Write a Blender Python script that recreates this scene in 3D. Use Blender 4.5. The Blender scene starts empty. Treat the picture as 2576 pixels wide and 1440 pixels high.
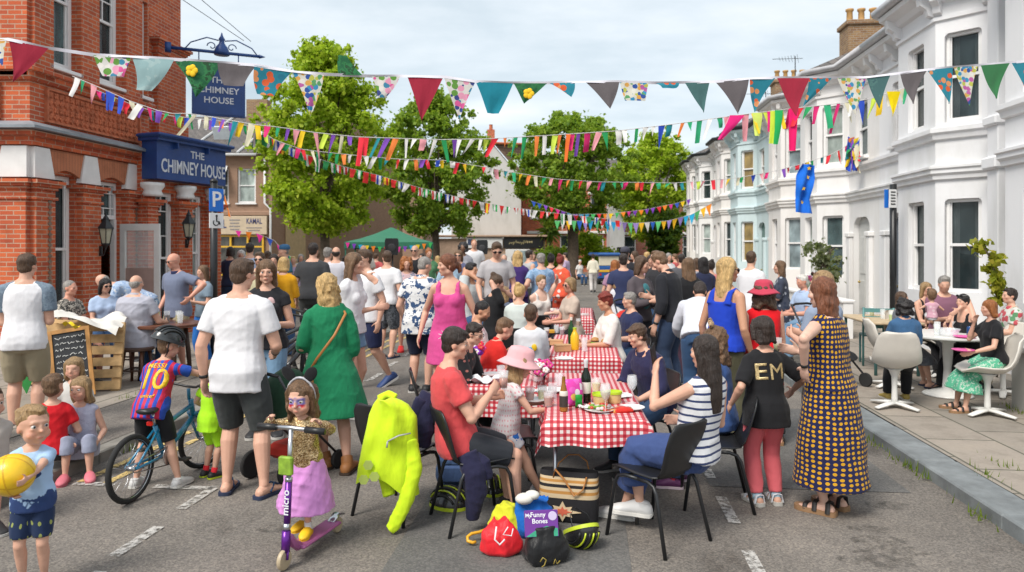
import bpy, bmesh, math, random
import numpy as np
from mathutils import Vector, Matrix, noise as mnoise
from mathutils.bvhtree import BVHTree
R_=math.radians; PI=math.pi
random.seed(7)
scene=bpy.context.scene
COL=scene.collection
# ---------------------------------------------------------------- camera frame
CH=1.87; F=1800.0; UC=1288.0; VH=625.0
def P(u,v,Y): return Vector(((u-UC)*Y/F, Y, CH-(v-VH)*Y/F))
def G(u,v,z=0.0):
    Y=(CH-z)*F/(v-VH); return Vector(((u-UC)*Y/F,Y,z))
D=Vector((192,1800,0)).normalized(); NR=Vector((D.y,-D.x,0))
def S(n,s,z=0.0): 
    v=NR*n+D*s; return Vector((v.x,v.y,z))
SYAW=math.atan2(D.y,D.x)
# ---------------------------------------------------------------- materials
def nmat(name):
    m=bpy.data.materials.new(name); m.use_nodes=True
    nt=m.node_tree; return m,nt,nt.nodes['Principled BSDF']
def nd(nt,t,ins=None,**pr):
    n=nt.nodes.new(t)
    for k,v in pr.items(): setattr(n,k,v)
    for k,v in (ins or {}).items():
        s=n.inputs[k]
        if hasattr(v,'is_output') or isinstance(v,bpy.types.NodeSocket): nt.links.new(v,s)
        else: s.default_value=v
    return n
def c4(c): return (c[0],c[1],c[2],1)
def mth(nt,op,a,b=0.0): return nd(nt,'ShaderNodeMath',{0:a,1:b},operation=op).outputs[0]
def mixc(nt,f,a,b,bt='MIX'):
    n=nd(nt,'ShaderNodeMix',data_type='RGBA',blend_type=bt)
    for s,v in ((n.inputs['Factor'],f),(n.inputs['A'],a),(n.inputs['B'],b)):
        if isinstance(v,bpy.types.NodeSocket): nt.links.new(v,s)
        elif isinstance(v,(tuple,list)): s.default_value=c4(v)
        else: s.default_value=v
    return n.outputs['Result']
def ramp(nt,f,stops,interp='LINEAR'):
    n=nd(nt,'ShaderNodeValToRGB',{0:f}); cr=n.color_ramp; cr.interpolation=interp
    while len(cr.elements)<len(stops): cr.elements.new(0.5)
    for e,(p,c) in zip(cr.elements,stops):
        e.position=p; e.color=c4(c) if isinstance(c,(tuple,list)) else (c,c,c,1)
    return n.outputs[0]
def noise(nt,vec,scale,detail=4,rough=.55,out=0):
    return nd(nt,'ShaderNodeTexNoise',{'Vector':vec,'Scale':scale,'Detail':detail,'Roughness':rough}).outputs[out]
def bump(nt,b,h,strength=.3,dist=.01):
    n=nd(nt,'ShaderNodeBump',{'Height':h,'Strength':strength,'Distance':dist}); nt.links.new(n.outputs[0],b.inputs['Normal']); return n
def tcoord(nt,kind='Object'): return nd(nt,'ShaderNodeTexCoord').outputs[kind]
def scl(nt,v,s): return nd(nt,'ShaderNodeMapping',{'Vector':v,'Scale':s}).outputs[0]
_mc={}
def mat(name,col,rough=.6,var=.12,vs=6.0,bp=0.0,bs=40.0,metal=0.0,spec=.5,sheen=0.0,coat=0.0,trans=0.0,alpha=1.0):
    key=(name,tuple(col),rough,var,vs,bp,bs,metal,trans,alpha)
    if key in _mc: return _mc[key]
    m,nt,b=nmat(name); o=tcoord(nt)
    if var>0:
        n=noise(nt,o,vs,5)
        lo=tuple(max(0,x*(1-var)) for x in col); hi=tuple(min(1,x*(1+var)) for x in col)
        nt.links.new(ramp(nt,n,[(.3,lo),(.7,hi)]),b.inputs['Base Color'])
    else: b.inputs['Base Color'].default_value=c4(col)
    b.inputs['Roughness'].default_value=rough; b.inputs['Metallic'].default_value=metal
    b.inputs['Specular IOR Level'].default_value=spec
    b.inputs['Coat Weight'].default_value=coat; b.inputs['Sheen Weight'].default_value=sheen
    b.inputs['Transmission Weight'].default_value=trans; b.inputs['Alpha'].default_value=alpha
    if bp>0: bump(nt,b,noise(nt,o,bs,4),bp,.01)
    _mc[key]=m; return m
def clothbump(nt,b,o,amt=.35):
    a=noise(nt,scl(nt,o,(1,1,.55)),11,2,.5); f=noise(nt,o,420,1,.5); c=noise(nt,scl(nt,o,(1,1,.35)),30,2)
    h=mth(nt,'ADD',a,mth(nt,'ADD',mth(nt,'MULTIPLY',c,.35),mth(nt,'MULTIPLY',f,.05)))
    bump(nt,b,h,amt,.03)
def cloth(col,kind='plain',cols=(),scale=.05,rough=.85,duty=.5,bamt=.26,vec='Object'):
    key=('cloth',tuple(col),kind,tuple(map(tuple,cols)),scale,rough,duty,bamt,vec)
    if key in _mc: return _mc[key]
    m,nt,b=nmat('fabric'); o=tcoord(nt); pv=tcoord(nt,vec) if vec!='Object' else o
    big=noise(nt,o,7,3)
    base=col
    if kind=='plain': c=mixc(nt,big,tuple(x*.88 for x in col),tuple(min(1,x*1.08) for x in col))
    else:
        wob=nd(nt,'ShaderNodeVectorMath',{0:pv,1:nd(nt,'ShaderNodeVectorMath',{0:noise(nt,o,6,2,.5,1),'Scale':.02 if kind!='gingham' else 0.0},operation='SCALE').outputs[0]},operation='ADD').outputs[0]
        s=nd(nt,'ShaderNodeSeparateXYZ',{0:wob}).outputs
        def st(k,per,du): return mth(nt,'LESS_THAN',mth(nt,'FRACT',mth(nt,'DIVIDE',s[k],per)),du)
        if kind=='stripeH': c=mixc(nt,st(2,scale,duty),col,cols[0])
        elif kind=='stripeV': c=mixc(nt,st(0,scale,duty),col,cols[0])
        elif kind=='gingham':
            a=st(0,scale,.5); d=st(1,scale,.5)
            c=ramp(nt,mth(nt,'MULTIPLY',mth(nt,'ADD',a,d),.5),[(0,col),(.34,cols[0]),(.84,cols[1])],'CONSTANT')
        elif kind=='dots':
            v2=nd(nt,'ShaderNodeCombineXYZ',{0:mth(nt,'MULTIPLY',mth(nt,'ARCTAN2',s[0],s[1]),.19),1:s[2]}).outputs[0]; v=nd(nt,'ShaderNodeTexVoronoi',{'Vector':v2,'Scale':1/scale,'Randomness':.22},voronoi_dimensions='2D'); 
            c=mixc(nt,mth(nt,'LESS_THAN',v.outputs['Distance'],duty),col,cols[0])
        elif kind=='floral':
            v=nd(nt,'ShaderNodeTexVoronoi',{'Vector':wob,'Scale':1/scale,'Randomness':1.0})
            r=nd(nt,'ShaderNodeSeparateColor',{0:v.outputs['Color']}).outputs[0]
            pal=[col]+list(cols); k=len(pal)
            c=ramp(nt,r,[(i/k,pal[i]) for i in range(k)],'CONSTANT')
            c=mixc(nt,mth(nt,'GREATER_THAN',v.outputs['Distance'],duty),c,col)
        elif kind=='blotch':
            n=noise(nt,wob,1/scale,3,.6); k=len(cols)
            c=ramp(nt,n,[(0,col)]+[(duty+.1*i,cols[i]) for i in range(k)],'CONSTANT')
        c=mixc(nt,.25,c,mixc(nt,big,(.55,.55,.55),(1,1,1)),'MULTIPLY')
    nt.links.new(c,b.inputs['Base Color']); b.inputs['Roughness'].default_value=rough
    b.inputs['Sheen Weight'].default_value=.08; b.inputs['Specular IOR Level'].default_value=.25
    clothbump(nt,b,o,bamt); _mc[key]=m; return m
def skinmat():
    if 'skin' in _mc: return _mc['skin']
    m,nt,b=nmat('skin'); a=nd(nt,'ShaderNodeVertexColor',layer_name='Col').outputs[0]
    o=tcoord(nt); n=noise(nt,o,18,4)
    nt.links.new(mixc(nt,.35,a,ramp(nt,n,[(.3,(.8,.72,.7)),(.7,(1,1,1))]),'MULTIPLY'),b.inputs['Base Color'])
    b.inputs['Roughness'].default_value=.5; b.inputs['Specular IOR Level'].default_value=.35
    b.inputs['Subsurface Weight'].default_value=.0
    bump(nt,b,noise(nt,o,160,2),.08,.003); _mc['skin']=m; return m
def hairmat(col,curl=False):
    key=('hair',tuple(col),curl)
    if key in _mc: return _mc[key]
    m,nt,b=nmat('hair'); o=tcoord(nt)
    w=nd(nt,'ShaderNodeVectorMath',{0:o,1:nd(nt,'ShaderNodeVectorMath',{0:noise(nt,o,9,2,.5,1),'Scale':.06 if curl else .035},operation='SCALE').outputs[0]},operation='ADD').outputs[0]
    n=noise(nt,scl(nt,w,(1,1,.09 if not curl else .5)),150 if not curl else 70,3,.6); g=noise(nt,scl(nt,w,(1,1,.15)),22,3)
    k=mth(nt,'ADD',mth(nt,'MULTIPLY',n,.6),mth(nt,'MULTIPLY',g,.4))
    c=ramp(nt,k,[(.3,tuple(x*.32 for x in col)),(.5,col),(.72,tuple(min(1,x*1.75+.015) for x in col))])
    nt.links.new(c,b.inputs['Base Color']); b.inputs['Roughness'].default_value=.42; b.inputs['Specular IOR Level'].default_value=.4
    bump(nt,b,k,.9,.02); _mc[key]=m; return m
# ---------------------------------------------------------------- generic mesh builder
class MB:
    def __init__(s): s.v=[]; s.f=[]; s.mi=[]; s.uv={}; s.m=0
    def add(s,vs,fs,m=None):
        k=len(s.v); s.v+= [Vector(v) for v in vs]
        for f in fs: s.f.append([i+k for i in f]); s.mi.append(s.m if m is None else m)
        return k
    def box(s,c,d,rot=None,m=None):
        c=Vector(c); M=Matrix.Identity(3) if rot is None else (rot if isinstance(rot,Matrix) else Matrix.Rotation(rot,3,'Z'))
        vs=[c+M@Vector((x*d[0]/2,y*d[1]/2,z*d[2]/2)) for x in(-1,1) for y in(-1,1) for z in(-1,1)]
        s.add(vs,[(0,1,3,2),(4,6,7,5),(0,4,5,1),(2,3,7,6),(0,2,6,4),(1,5,7,3)],m)
    def bbox(s,c,d,r=.01,rot=None,m=None):   # box with chamfered vertical + horizontal edges
        c=Vector(c); M=Matrix.Identity(3) if rot is None else (rot if isinstance(rot,Matrix) else Matrix.Rotation(rot,3,'Z'))
        hx,hy,hz=d[0]/2,d[1]/2,d[2]/2; r=min(r,hx*.9,hy*.9,hz*.9)
        rings=[]
        for z,ins in ((-hz,r),(-hz+r,0),(hz-r,0),(hz,r)):
            a,b=hx-ins,hy-ins; q=r*.7
            rings.append([c+M@Vector(p+(z,)) for p in ((-a,-b+q),(-a+q,-b),(a-q,-b),(a,-b+q),(a,b-q),(a-q,b),(-a+q,b),(-a,b-q))])
        s.rings(rings,True,m)
    def rings(s,rings,cap=True,m=None,closed=True):
        n=len(rings[0]); vs=[p for r in rings for p in r]; fs=[]
        for i in range(len(rings)-1):
            for j in range(n if closed else n-1):
                k=(j+1)%n; fs.append((i*n+j,i*n+k,(i+1)*n+k,(i+1)*n+j))
        if cap: fs.append(tuple(range(n-1,-1,-1))); fs.append(tuple((len(rings)-1)*n+j for j in range(n)))
        s.add(vs,fs,m)
    def tube(s,pts,r,n=8,cap=True,m=None,flat=None):
        pts=[Vector(p) for p in pts]; rs=r if isinstance(r,(list,tuple)) else [r]*len(pts); rings=[]; prev=None
        for i,p in enumerate(pts):
            t=(pts[min(i+1,len(pts)-1)]-pts[max(i-1,0)])
            t=t.normalized() if t.length>1e-9 else Vector((0,0,1))
            if prev is None:
                a=Vector((0,0,1)) if abs(t.z)<.9 else Vector((1,0,0)); x=t.cross(a).normalized()
            else: x=(prev-t*prev.dot(t)).normalized()
            prev=x; y=t.cross(x)
            rings.append([p+(x*math.cos(2*PI*j/n)+y*math.sin(2*PI*j/n)*(flat or 1))*rs[i] for j in range(n)])
        s.rings(rings,cap,m)
    def cyl(s,a,b,r0,r1=None,n=12,m=None): s.tube([a,b],[r0,r0 if r1 is None else r1],n,True,m)
    def lathe(s,c,prof,n=20,m=None,M=None,sx=1,sy=1):
        c=Vector(c); M=M or Matrix.Identity(3)
        s.rings([[c+M@Vector((r*math.cos(2*PI*j/n)*sx,r*math.sin(2*PI*j/n)*sy,z)) for j in range(n)] for r,z in prof],True,m)
    def ball(s,c,r,n=12,m=None,M=None):
        r=r if isinstance(r,(tuple,list)) else (r,r,r); c=Vector(c); M=M or Matrix.Identity(3); k=max(5,n//2+1)
        s.rings([[c+M@Vector((r[0]*math.sin(t)*math.cos(2*PI*j/n),r[1]*math.sin(t)*math.sin(2*PI*j/n),-r[2]*math.cos(t))) for j in range(n)] for t in [max(.02,min(PI-.02,PI*i/k)) for i in range(k+1)]],True,m)
    def prism(s,poly,vec,m=None):
        poly=[Vector(p) for p in poly]; vec=Vector(vec); n=len(poly)
        fs=[tuple(range(n-1,-1,-1)),tuple(range(n,2*n))]+[(j,(j+1)%n,(j+1)%n+n,j+n) for j in range(n)]
        s.add(poly+[p+vec for p in poly],fs,m)
    def quad(s,a,b,c,d,m=None): s.add([a,b,c,d],[(0,1,2,3)],m)
    def sheet(s,fn,nu,nv,m=None):
        vs=[fn(i/nu,j/nv) for j in range(nv+1) for i in range(nu+1)]
        fs=[(j*(nu+1)+i,j*(nu+1)+i+1,(j+1)*(nu+1)+i+1,(j+1)*(nu+1)+i) for j in range(nv) for i in range(nu)]
        k=s.add(vs,fs,m)
        for j in range(nv+1):
            for i in range(nu+1): s.uv[k+j*(nu+1)+i]=(i/nu,j/nv)
    def build(s,name,mats,parent=None,smooth=False,boxuv=True,loc=None,angle=None,fixn=True):
        me=bpy.data.meshes.new(name); me.from_pydata([tuple(v) for v in s.v],[],s.f)
        mats=mats if isinstance(mats,(list,tuple)) else [mats]
        for m in mats: me.materials.append(m)
        me.polygons.foreach_set('material_index',[min(i,len(mats)-1) for i in s.mi])
        if fixn:
            bm=bmesh.new(); bm.from_mesh(me); bmesh.ops.recalc_face_normals(bm,faces=bm.faces); bm.to_mesh(me); bm.free()
        uvl=me.uv_layers.new(name='UVMap').data
        if s.uv:
            for l in me.loops: uvl[l.index].uv=s.uv.get(l.vertex_index,(0,0))
        elif boxuv:
            for p in me.polygons:
                n=p.normal
                if abs(n.z)>.72: ax=Vector((1,0,0)); ay=Vector((0,1,0))
                else: ax=Vector((-n.y,n.x,0)).normalized(); ay=Vector((0,0,1))
                for li in p.loop_indices:
                    q=me.vertices[me.loops[li].vertex_index].co; uvl[li].uv=(q.dot(ax),q.dot(ay))
        if smooth:
            me.polygons.foreach_set('use_smooth',[True]*len(me.polygons))
            if angle is not None: 
                try: me.set_sharp_from_angle(angle=R_(angle))
                except Exception: pass
        me.update()
        o=bpy.data.objects.new(name,me); COL.objects.link(o)
        if parent: o.parent=parent
        if loc is not None: o.location=loc
        return o
def tag(o,label=None,cat=None,group=None,kind=None):
    if label: o['label']=label
    if cat: o['category']=cat
    if group: o['group']=group
    if kind: o['kind']=kind
    return o
def thing(name,label,cat,loc=(0,0,0),rz=0,group=None):
    o=bpy.data.objects.new(name,None); COL.objects.link(o); o.location=loc; o.rotation_euler=(0,0,rz); o.empty_display_size=.1
    return tag(o,label,cat,group)
def kids(o): return list(o.children)
def dup(o,parent=None):
    c=o.copy(); COL.objects.link(c)
    if parent is not None: c.parent=parent
    for ch in kids(o): dup(ch,c)
    return c
def copything(o,loc,rz,label,scale=None):
    c=dup(o); c.location=loc; c.rotation_euler=(0,0,rz); c['label']=label
    if scale: c.scale=(scale,)*3
    return c
def textmesh(txt,size=1.0,extr=.004,bold=False,align='CENTER'):
    cu=bpy.data.curves.new('t','FONT'); cu.body=txt; cu.size=size; cu.extrude=extr; cu.align_x=align; cu.align_y='CENTER'; cu.resolution_u=3
    if bold: cu.offset=size*.012
    o=bpy.data.objects.new('t',cu); TS.collection.objects.link(o); TV.update()
    me=bpy.data.meshes.new_from_object(o.evaluated_get(TV.depsgraph)); bpy.data.objects.remove(o); bpy.data.curves.remove(cu)
    return me
def lettering(txt,size,M,material,parent=None,name='lettering',extr=.004,bold=False,sx=1.0,sy=1.0):
    me=textmesh(txt,size,extr,bold); me.transform(Matrix.Diagonal((sx,sy,1,1))); me.transform(M); me.materials.clear(); me.materials.append(material)
    for p in me.polygons: p.material_index=0
    me.name=name
    o=bpy.data.objects.new(name,me); COL.objects.link(o)
    if parent: o.parent=parent
    return o
def frameM(o,x,y,z=None):
    x=Vector(x).normalized(); y=Vector(y).normalized(); z=x.cross(y) if z is None else z
    M=Matrix((x,y,z)).transposed().to_4x4(); M.translation=Vector(o); return M
TS=bpy.data.scenes.new('remesh_bench'); TV=TS.view_layers[0]
# ---------------------------------------------------------------- people: overlapping lofts fused into one skin
class Sh:
    def __init__(s): s.v=[]; s.f=[]; s.k=0
    def rings(s,rings):
        n=len(rings[0]); k=s.k
        for r in rings: s.v.extend(r)
        m=len(rings)
        for i in range(m-1):
            for j in range(n):
                q=(j+1)%n; s.f.append((k+i*n+j,k+i*n+q,k+(i+1)*n+q,k+(i+1)*n+j))
        s.f.append(tuple(k+j for j in range(n-1,-1,-1))); s.f.append(tuple(k+(m-1)*n+j for j in range(n)))
        s.k+=n*m
    def loft(s,secs,n=16,pw=2.0):   # secs: (center, xvec, yvec) already scaled
        rr=[]
        for c,x,y in secs:
            ring=[]
            for j in range(n):
                t=2*PI*j/n; ct,st=math.cos(t),math.sin(t)
                if pw!=2.0:
                    ct=math.copysign(abs(ct)**(2/pw),ct); st=math.copysign(abs(st)**(2/pw),st)
                ring.append(c+x*ct+y*st)
            rr.append(ring)
        s.rings(rr)
    def tube(s,pts,rs,n=12,flat=1.0,up=None):
        pts=[Vector(p) for p in pts]; secs=[]; prev=up
        for i,p in enumerate(pts):
            t=(pts[min(i+1,len(pts)-1)]-pts[max(i-1,0)]).normalized()
            if prev is None: a=Vector((1,0,0)) if abs(t.x)<.9 else Vector((0,1,0))
            else: a=prev
            x=(a-t*a.dot(t)).normalized(); prev=x; y=t.cross(x)
            secs.append((p,x*rs[i],y*rs[i]*flat))
        s.loft(secs,n)
    def ball(s,c,r,M=None,n=14):
        r=r if isinstance(r,(tuple,list)) else (r,r,r); c=Vector(c); M=M or Matrix.Identity(3); k=8
        s.rings([[c+M@Vector((r[0]*math.sin(t)*math.cos(2*PI*j/n),r[1]*math.sin(t)*math.sin(2*PI*j/n),-r[2]*math.cos(t))) for j in range(n)] for t in [max(.03,min(PI-.03,PI*i/k)) for i in range(k+1)]])
_rm=[None]
def remesh(sh,vox,it=2,fold=0.0,fscale=1.0,seed=0,hang=None):
    me=bpy.data.meshes.new('r'); me.from_pydata([tuple(v) for v in sh.v],[],sh.f); me.update()
    o=bpy.data.objects.new('r',me); TS.collection.objects.link(o)
    md=o.modifiers.new('r','REMESH'); md.mode='VOXEL'; md.voxel_size=vox; md.use_smooth_shade=True
    TV.update(); out=bpy.data.meshes.new_from_object(o.evaluated_get(TV.depsgraph))
    bpy.data.objects.remove(o); bpy.data.meshes.remove(me)
    n=len(out.vertices); co=np.empty(n*3,np.float32); out.vertices.foreach_get('co',co); co=co.reshape(-1,3).astype(np.float64)
    e=np.empty(len(out.edges)*2,np.int32); out.edges.foreach_get('vertices',e); e=e.reshape(-1,2)
    deg=np.bincount(e.ravel(),minlength=n)[:,None].clip(1)
    def avg(c):
        r=np.zeros_like(c)
        for k in range(3): r[:,k]=np.bincount(e[:,0],c[e[:,1],k],n)+np.bincount(e[:,1],c[e[:,0],k],n)
        return r/deg
    for _ in range(it): co=co*.45+avg(co)*.55
    if fold>0:
        nm=np.empty(n*3,np.float32); out.vertices.foreach_set('co',co.astype(np.float32).ravel()); out.update(); out.vertices.foreach_get('normal',nm); nm=nm.reshape(-1,3)
        rg=np.random.RandomState(seed); w=np.zeros(n)
        for k in range(7):
            d=rg.normal(size=3); d[2]*=1.6; d/=np.linalg.norm(d); fr=(8+rg.rand()*19)*fscale
            ph=co@d*fr+rg.rand()*6.3+1.6*np.sin(co@(rg.normal(size=3)*7)*1.0+rg.rand()*6)
            s=np.sin(ph); w+=(1-np.abs(s))**2*1.5-.45
        msk=.35+.65*np.clip(.5+.9*np.sin(co@(rg.normal(size=3)*6)+rg.rand()*6)*np.sin(co@(rg.normal(size=3)*9)+1),0,1)
        co=co+nm*(w/4*fold*msk)[:,None]
        co=co*.6+avg(co)*.4
    out.vertices.foreach_set('co',co.astype(np.float32).ravel()); out.update()
    return out,co
def place(me,name,material,parent):
    me.name=name; me.materials.clear(); me.materials.append(material)
    me.polygons.foreach_set('material_index',np.zeros(len(me.polygons),np.int32))
    me.polygons.foreach_set('use_smooth',np.ones(len(me.polygons),bool))
    o=bpy.data.objects.new(name,me); COL.objects.link(o); o.parent=parent; return o
SKIN=dict(fair=(.64,.37,.265),pale=(.69,.44,.34),tan=(.54,.285,.175),red=(.63,.31,.22),olive=(.42,.25,.165),brown=(.22,.12,.075))
HAIR=dict(dark=(.030,.020,.016),brown=(.085,.048,.028),mid=(.15,.085,.045),blonde=(.52,.34,.14),dblonde=(.30,.19,.09),ginger=(.30,.105,.03),red=(.20,.03,.02),grey=(.26,.24,.22),white=(.66,.63,.58),black=(.016,.013,.013),auburn=(.17,.062,.03))
PM=[(-.075,.070,.052,0),(-.04,.090,.066,.006),(0,.096,.070,.008),(.05,.090,.063,.002),(.10,.085,.060,-.002),(.15,.091,.064,-.002),(.20,.100,.068,0),(.245,.102,.064,.004),(.275,.096,.054,.008),(.30,.068,.042,.012),(.318,.040,.036,.014)]
PF=[(-.075,.074,.056,0),(-.04,.096,.070,.008),(0,.100,.072,.010),(.05,.087,.060,.002),(.10,.073,.052,-.002),(.15,.078,.057,-.002),(.20,.086,.060,0),(.24,.088,.055,.004),(.275,.083,.047,.008),(.30,.056,.038,.012),(.318,.035,.032,.014)]
PC=[(-.075,.070,.056,0),(-.04,.086,.068,.004),(0,.090,.070,.004),(.05,.086,.068,-.004),(.10,.083,.066,-.006),(.15,.083,.062,-.002),(.20,.086,.058,0),(.245,.087,.055,.004),(.275,.082,.048,.008),(.30,.055,.038,.010),(.318,.034,.032,.012)]
def rot(ax,a): return Matrix.Rotation(R_(a),3,ax)
def ik(a,t,l1,l2,hint):
    d=t-a; L=d.length; L=max(min(L,(l1+l2)*.998),abs(l1-l2)*1.05+.01); dn=d.normalized(); t=a+dn*L
    c=(l1*l1+L*L-l2*l2)/(2*l1*L); c=max(-1,min(1,c)); s=math.sqrt(1-c*c)
    h=hint-dn*hint.dot(dn); h=h.normalized() if h.length>1e-6 else Vector((0,0,1))
    return a+dn*(l1*c)+h*(l1*s),t
def lerp(a,b,t): return a+(b-a)*t
def person(label,loc,yaw,h=1.75,sex='m',skin='fair',hf=None,fat=1.0,lean=2,curve=4,side=0,twist=0,head=(0,0,0),pelz=None,pelxy=(0,0),
           aL=(.16,.06,-.95),aR=(.16,.06,-.95),eL=None,eR=None,pL=None,pR=None,curl=.5,legs=None,kn=None,seat=None,
           top=None,bottom=None,shoes=None,hair=None,glasses=None,extras=None,lod=None,face=None,cup=None,fl=None,noparts=False,beard=None,watch=None):
    """loc: ground point, yaw 0 faces the camera, 90 faces right. aL/aR: hand relative to shoulder (outward, forward, up) in arm lengths, or ('abs',Vector local)."""
    rnd=random.Random(label); loc=Vector(loc)
    root=thing('person',label,'person',loc,R_(yaw))
    if lod is None: lod=0 if loc.y<6.6 else 1 if loc.y<9.6 else 2 if loc.y<15 else 3
    vb=(.0062,.0095,.014,.020)[lod]; vc=(.0085,.011,.015,.022)[lod]; vh=(.0065,.009,.013,.018)[lod]
    hf=hf or (.132 if sex!='c' else .165); hh=hf*h; B=h*(1-hf)/.868; chd=sex=='c'
    vb=min(vb,hh*.062)
    prof={'m':PM,'f':PF,'c':PC}[sex]; lw={'m':1,'f':.92,'c':.95}[sex]; aw={'m':1,'f':.84,'c':.9}[sex]
    FW=Vector((0,-1,0)); UP=Vector((0,0,1))
    if seat is not None: pz=seat+.085*B if pelz is None else pelz
    else: pz=(.53*B if pelz is None else pelz)
    pel=Vector((pelxy[0],pelxy[1],pz))
    # spine
    def frame(t):
        k=max(0,min(1,t/.30)); a=lean+curve*k
        M=rot('Z',twist*k)@rot('Y',side*k)@rot('X',a)   # +X rot tips up-vector toward -Y
        return M
    sp={}; p=pel.copy(); N=32; tt=-.08
    Lp=[]
    dt=.40/N
    p=pel-(frame(-.08)@UP)*.08*B
    for i in range(N+1):
        Lp.append((tt,p.copy())); p=p+(frame(tt)@UP)*dt*B; tt+=dt
    def spine(t):
        i=max(0,min(N-1,int((t+.08)/dt))); a=Lp[i]; b=Lp[i+1]; return lerp(a[1],b[1],(t-a[0])/dt)
    def sec(t,a,b,yo=0):
        M=frame(t); return (spine(t)+M@Vector((0,yo*B,0)),M@Vector((a*B,0,0)),M@Vector((0,b*B,0)))
    Mc=frame(.3); nb=spine(.312)+Mc@Vector((0,.012*B,0))
    sx={'m':.101,'f':.088,'c':.086}[sex]*B*(1+.35*(fat-1))
    shd={s:spine(.264)+frame(.264)@Vector((s*sx,.006*B,0)) for s in(1,-1)}
    # head
    hy,hp,hr=head; Mh=rot('Z',twist+hy)@rot('Y',hr)@rot('X',hp)
    ndir=(Mc@UP*.6+Mh@UP*.6+FW*.12).normalized(); ntop=nb+ndir*.046*B
    Ho=ntop-Mh@Vector((0,.06,.14))*hh
    def HP(x,y,z): return Ho+Mh@(Vector((x,y,z))*hh)
    # arms
    la,lb=.172*B,.150*B; AL=la+lb; joint={}
    for s,a,e,pp in((1,aL,eL,pL),(-1,aR,eR,pR)):
        if a[0]=='abs': t=Vector(a[1])
        else: t=shd[s]+rot('Z',twist)@Vector((s*a[0],-a[1],a[2]))*AL
        hint=rot('Z',twist)@Vector((s*(e[0] if e else .45),-(e[1] if e else -.8),(e[2] if e else -.35)))
        el,w=ik(shd[s],t,la,lb,hint); joint[s]=(shd[s],el,w,pp)
    # legs
    lt,ls=.245*B,.240*B; hipx=.052*B; lg={}
    for s in(1,-1):
        hip=pel+Vector((s*hipx,0,-.015*B))
        if legs: fx,fy,fz,fyaw=legs[0] if s==1 else legs[1]; ank=Vector((fx,fy,fz+.045*B))
        elif seat is not None: ank=Vector((s*.075*B,pel.y-.24*B,.045*B)); fyaw=s*8
        else: ank=Vector((s*.055*B+pel.x,pel.y+.012*B,.045*B)); fyaw=s*9
        kh=(kn[0] if s==1 else kn[1]) if kn else (s*.08,-1,.35 if seat is not None else 0)
        k,ank=ik(hip,ank,lt,ls,Vector(kh)); lg[s]=(hip,k,ank,fyaw)
    # -------- body
    b=Sh()
    b.loft([sec(t,a*(1+.8*(fat-1)),bb*fat,yo) for t,a,bb,yo in prof],16,2.3)
    if sex=='f':
        for s in(1,-1): b.ball(spine(.195)+frame(.195)@Vector((s*.042*B,-.045*B,0)),(.040*B*fat,.034*B*fat,.042*B),frame(.195))
    if fat>1.12: b.ball(spine(.07)+frame(.07)@Vector((0,-.03*B*fat,0)),(.085*B,.065*B*fat,.10*B),frame(.07))
    nr=(.0315 if sex=='m' else .026 if sex=='f' else .027)*B
    b.tube([nb-ndir*.03*B,nb+ndir*.02*B,lerp(nb,HP(0,.05,.30),.75),HP(0,.05,.32)],[nr*1.25,nr,nr*.98,nr*.95])
    for s in(1,-1):
        sh_,el,w,pp=joint[s]
        b.tube([nb+ndir*.02*B,lerp(nb,sh_,.55)+UP*.004*B,sh_],[.022*B,.026*B,.032*B*aw],10)
        b.ball(sh_,.0355*B*aw)
        b.tube([sh_,lerp(sh_,el,.35),lerp(sh_,el,.75),el,lerp(el,w,.22),lerp(el,w,.6),w],[r*B*aw for r in(.036,.032,.027,.0245,.0265,.021,.0155)],12)
        b.ball(el,.0245*B*aw)
        # hand
        d=(w-el).normalized(); pn=Vector(pp) if pp else rot('Z',twist)@Vector((-s,.15,0)); pn=(pn-d*pn.dot(d)).normalized()
        wv=d.cross(pn); 
        if wv.dot(Vector((0,-1,.5)))<0: wv=-wv
        hs=B*(.98 if not chd else .9)
        pc=w+d*.030*hs
        Mp=Matrix((wv,pn,d)).transposed()
        b.ball(pc,(.024*hs,.0115*hs,.036*hs),Mp)
        b.tube([w-d*.008*hs,w+d*.02*hs],[.0155*B*aw,.017*hs],10,.75,wv)
        cu=curl if not isinstance(curl,(tuple,list)) else curl[0 if s==1 else 1]
        for i,(ox,ln) in enumerate(((.0175,.042),(.006,.047),(-.0058,.044),(-.0170,.034))):
            q0=w+d*.050*hs+wv*ox*hs; a1=cu*.55; a2=cu*1.35
            d1=(d*math.cos(a1)+pn*math.sin(a1)+wv*ox*5*(1-cu*.6)).normalized(); d2=(d*math.cos(a2)+pn*math.sin(a2)+wv*ox*3).normalized()
            q1=q0+d1*ln*hs*.52; q2=q1+d2*ln*hs*.55
            b.tube([q0-d*.012*hs,q0,q1,q2],[.0062*hs,.0060*hs,.0055*hs,.0044*hs],8)
        q0=w+d*.012*hs+wv*.018*hs; td=(d*.62+wv*.72+pn*.35*cu).normalized(); q1=q0+td*.026*hs; q2=q1+(td*.7+d*.5+pn*.3*cu).normalized()*.022*hs
        b.tube([q0-td*.01*hs,q0,q1,q2],[.0085*hs,.0082*hs,.0065*hs,.0050*hs],8)
    bare=shoes is None or shoes[0] in('flip','sandal','bare')
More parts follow.
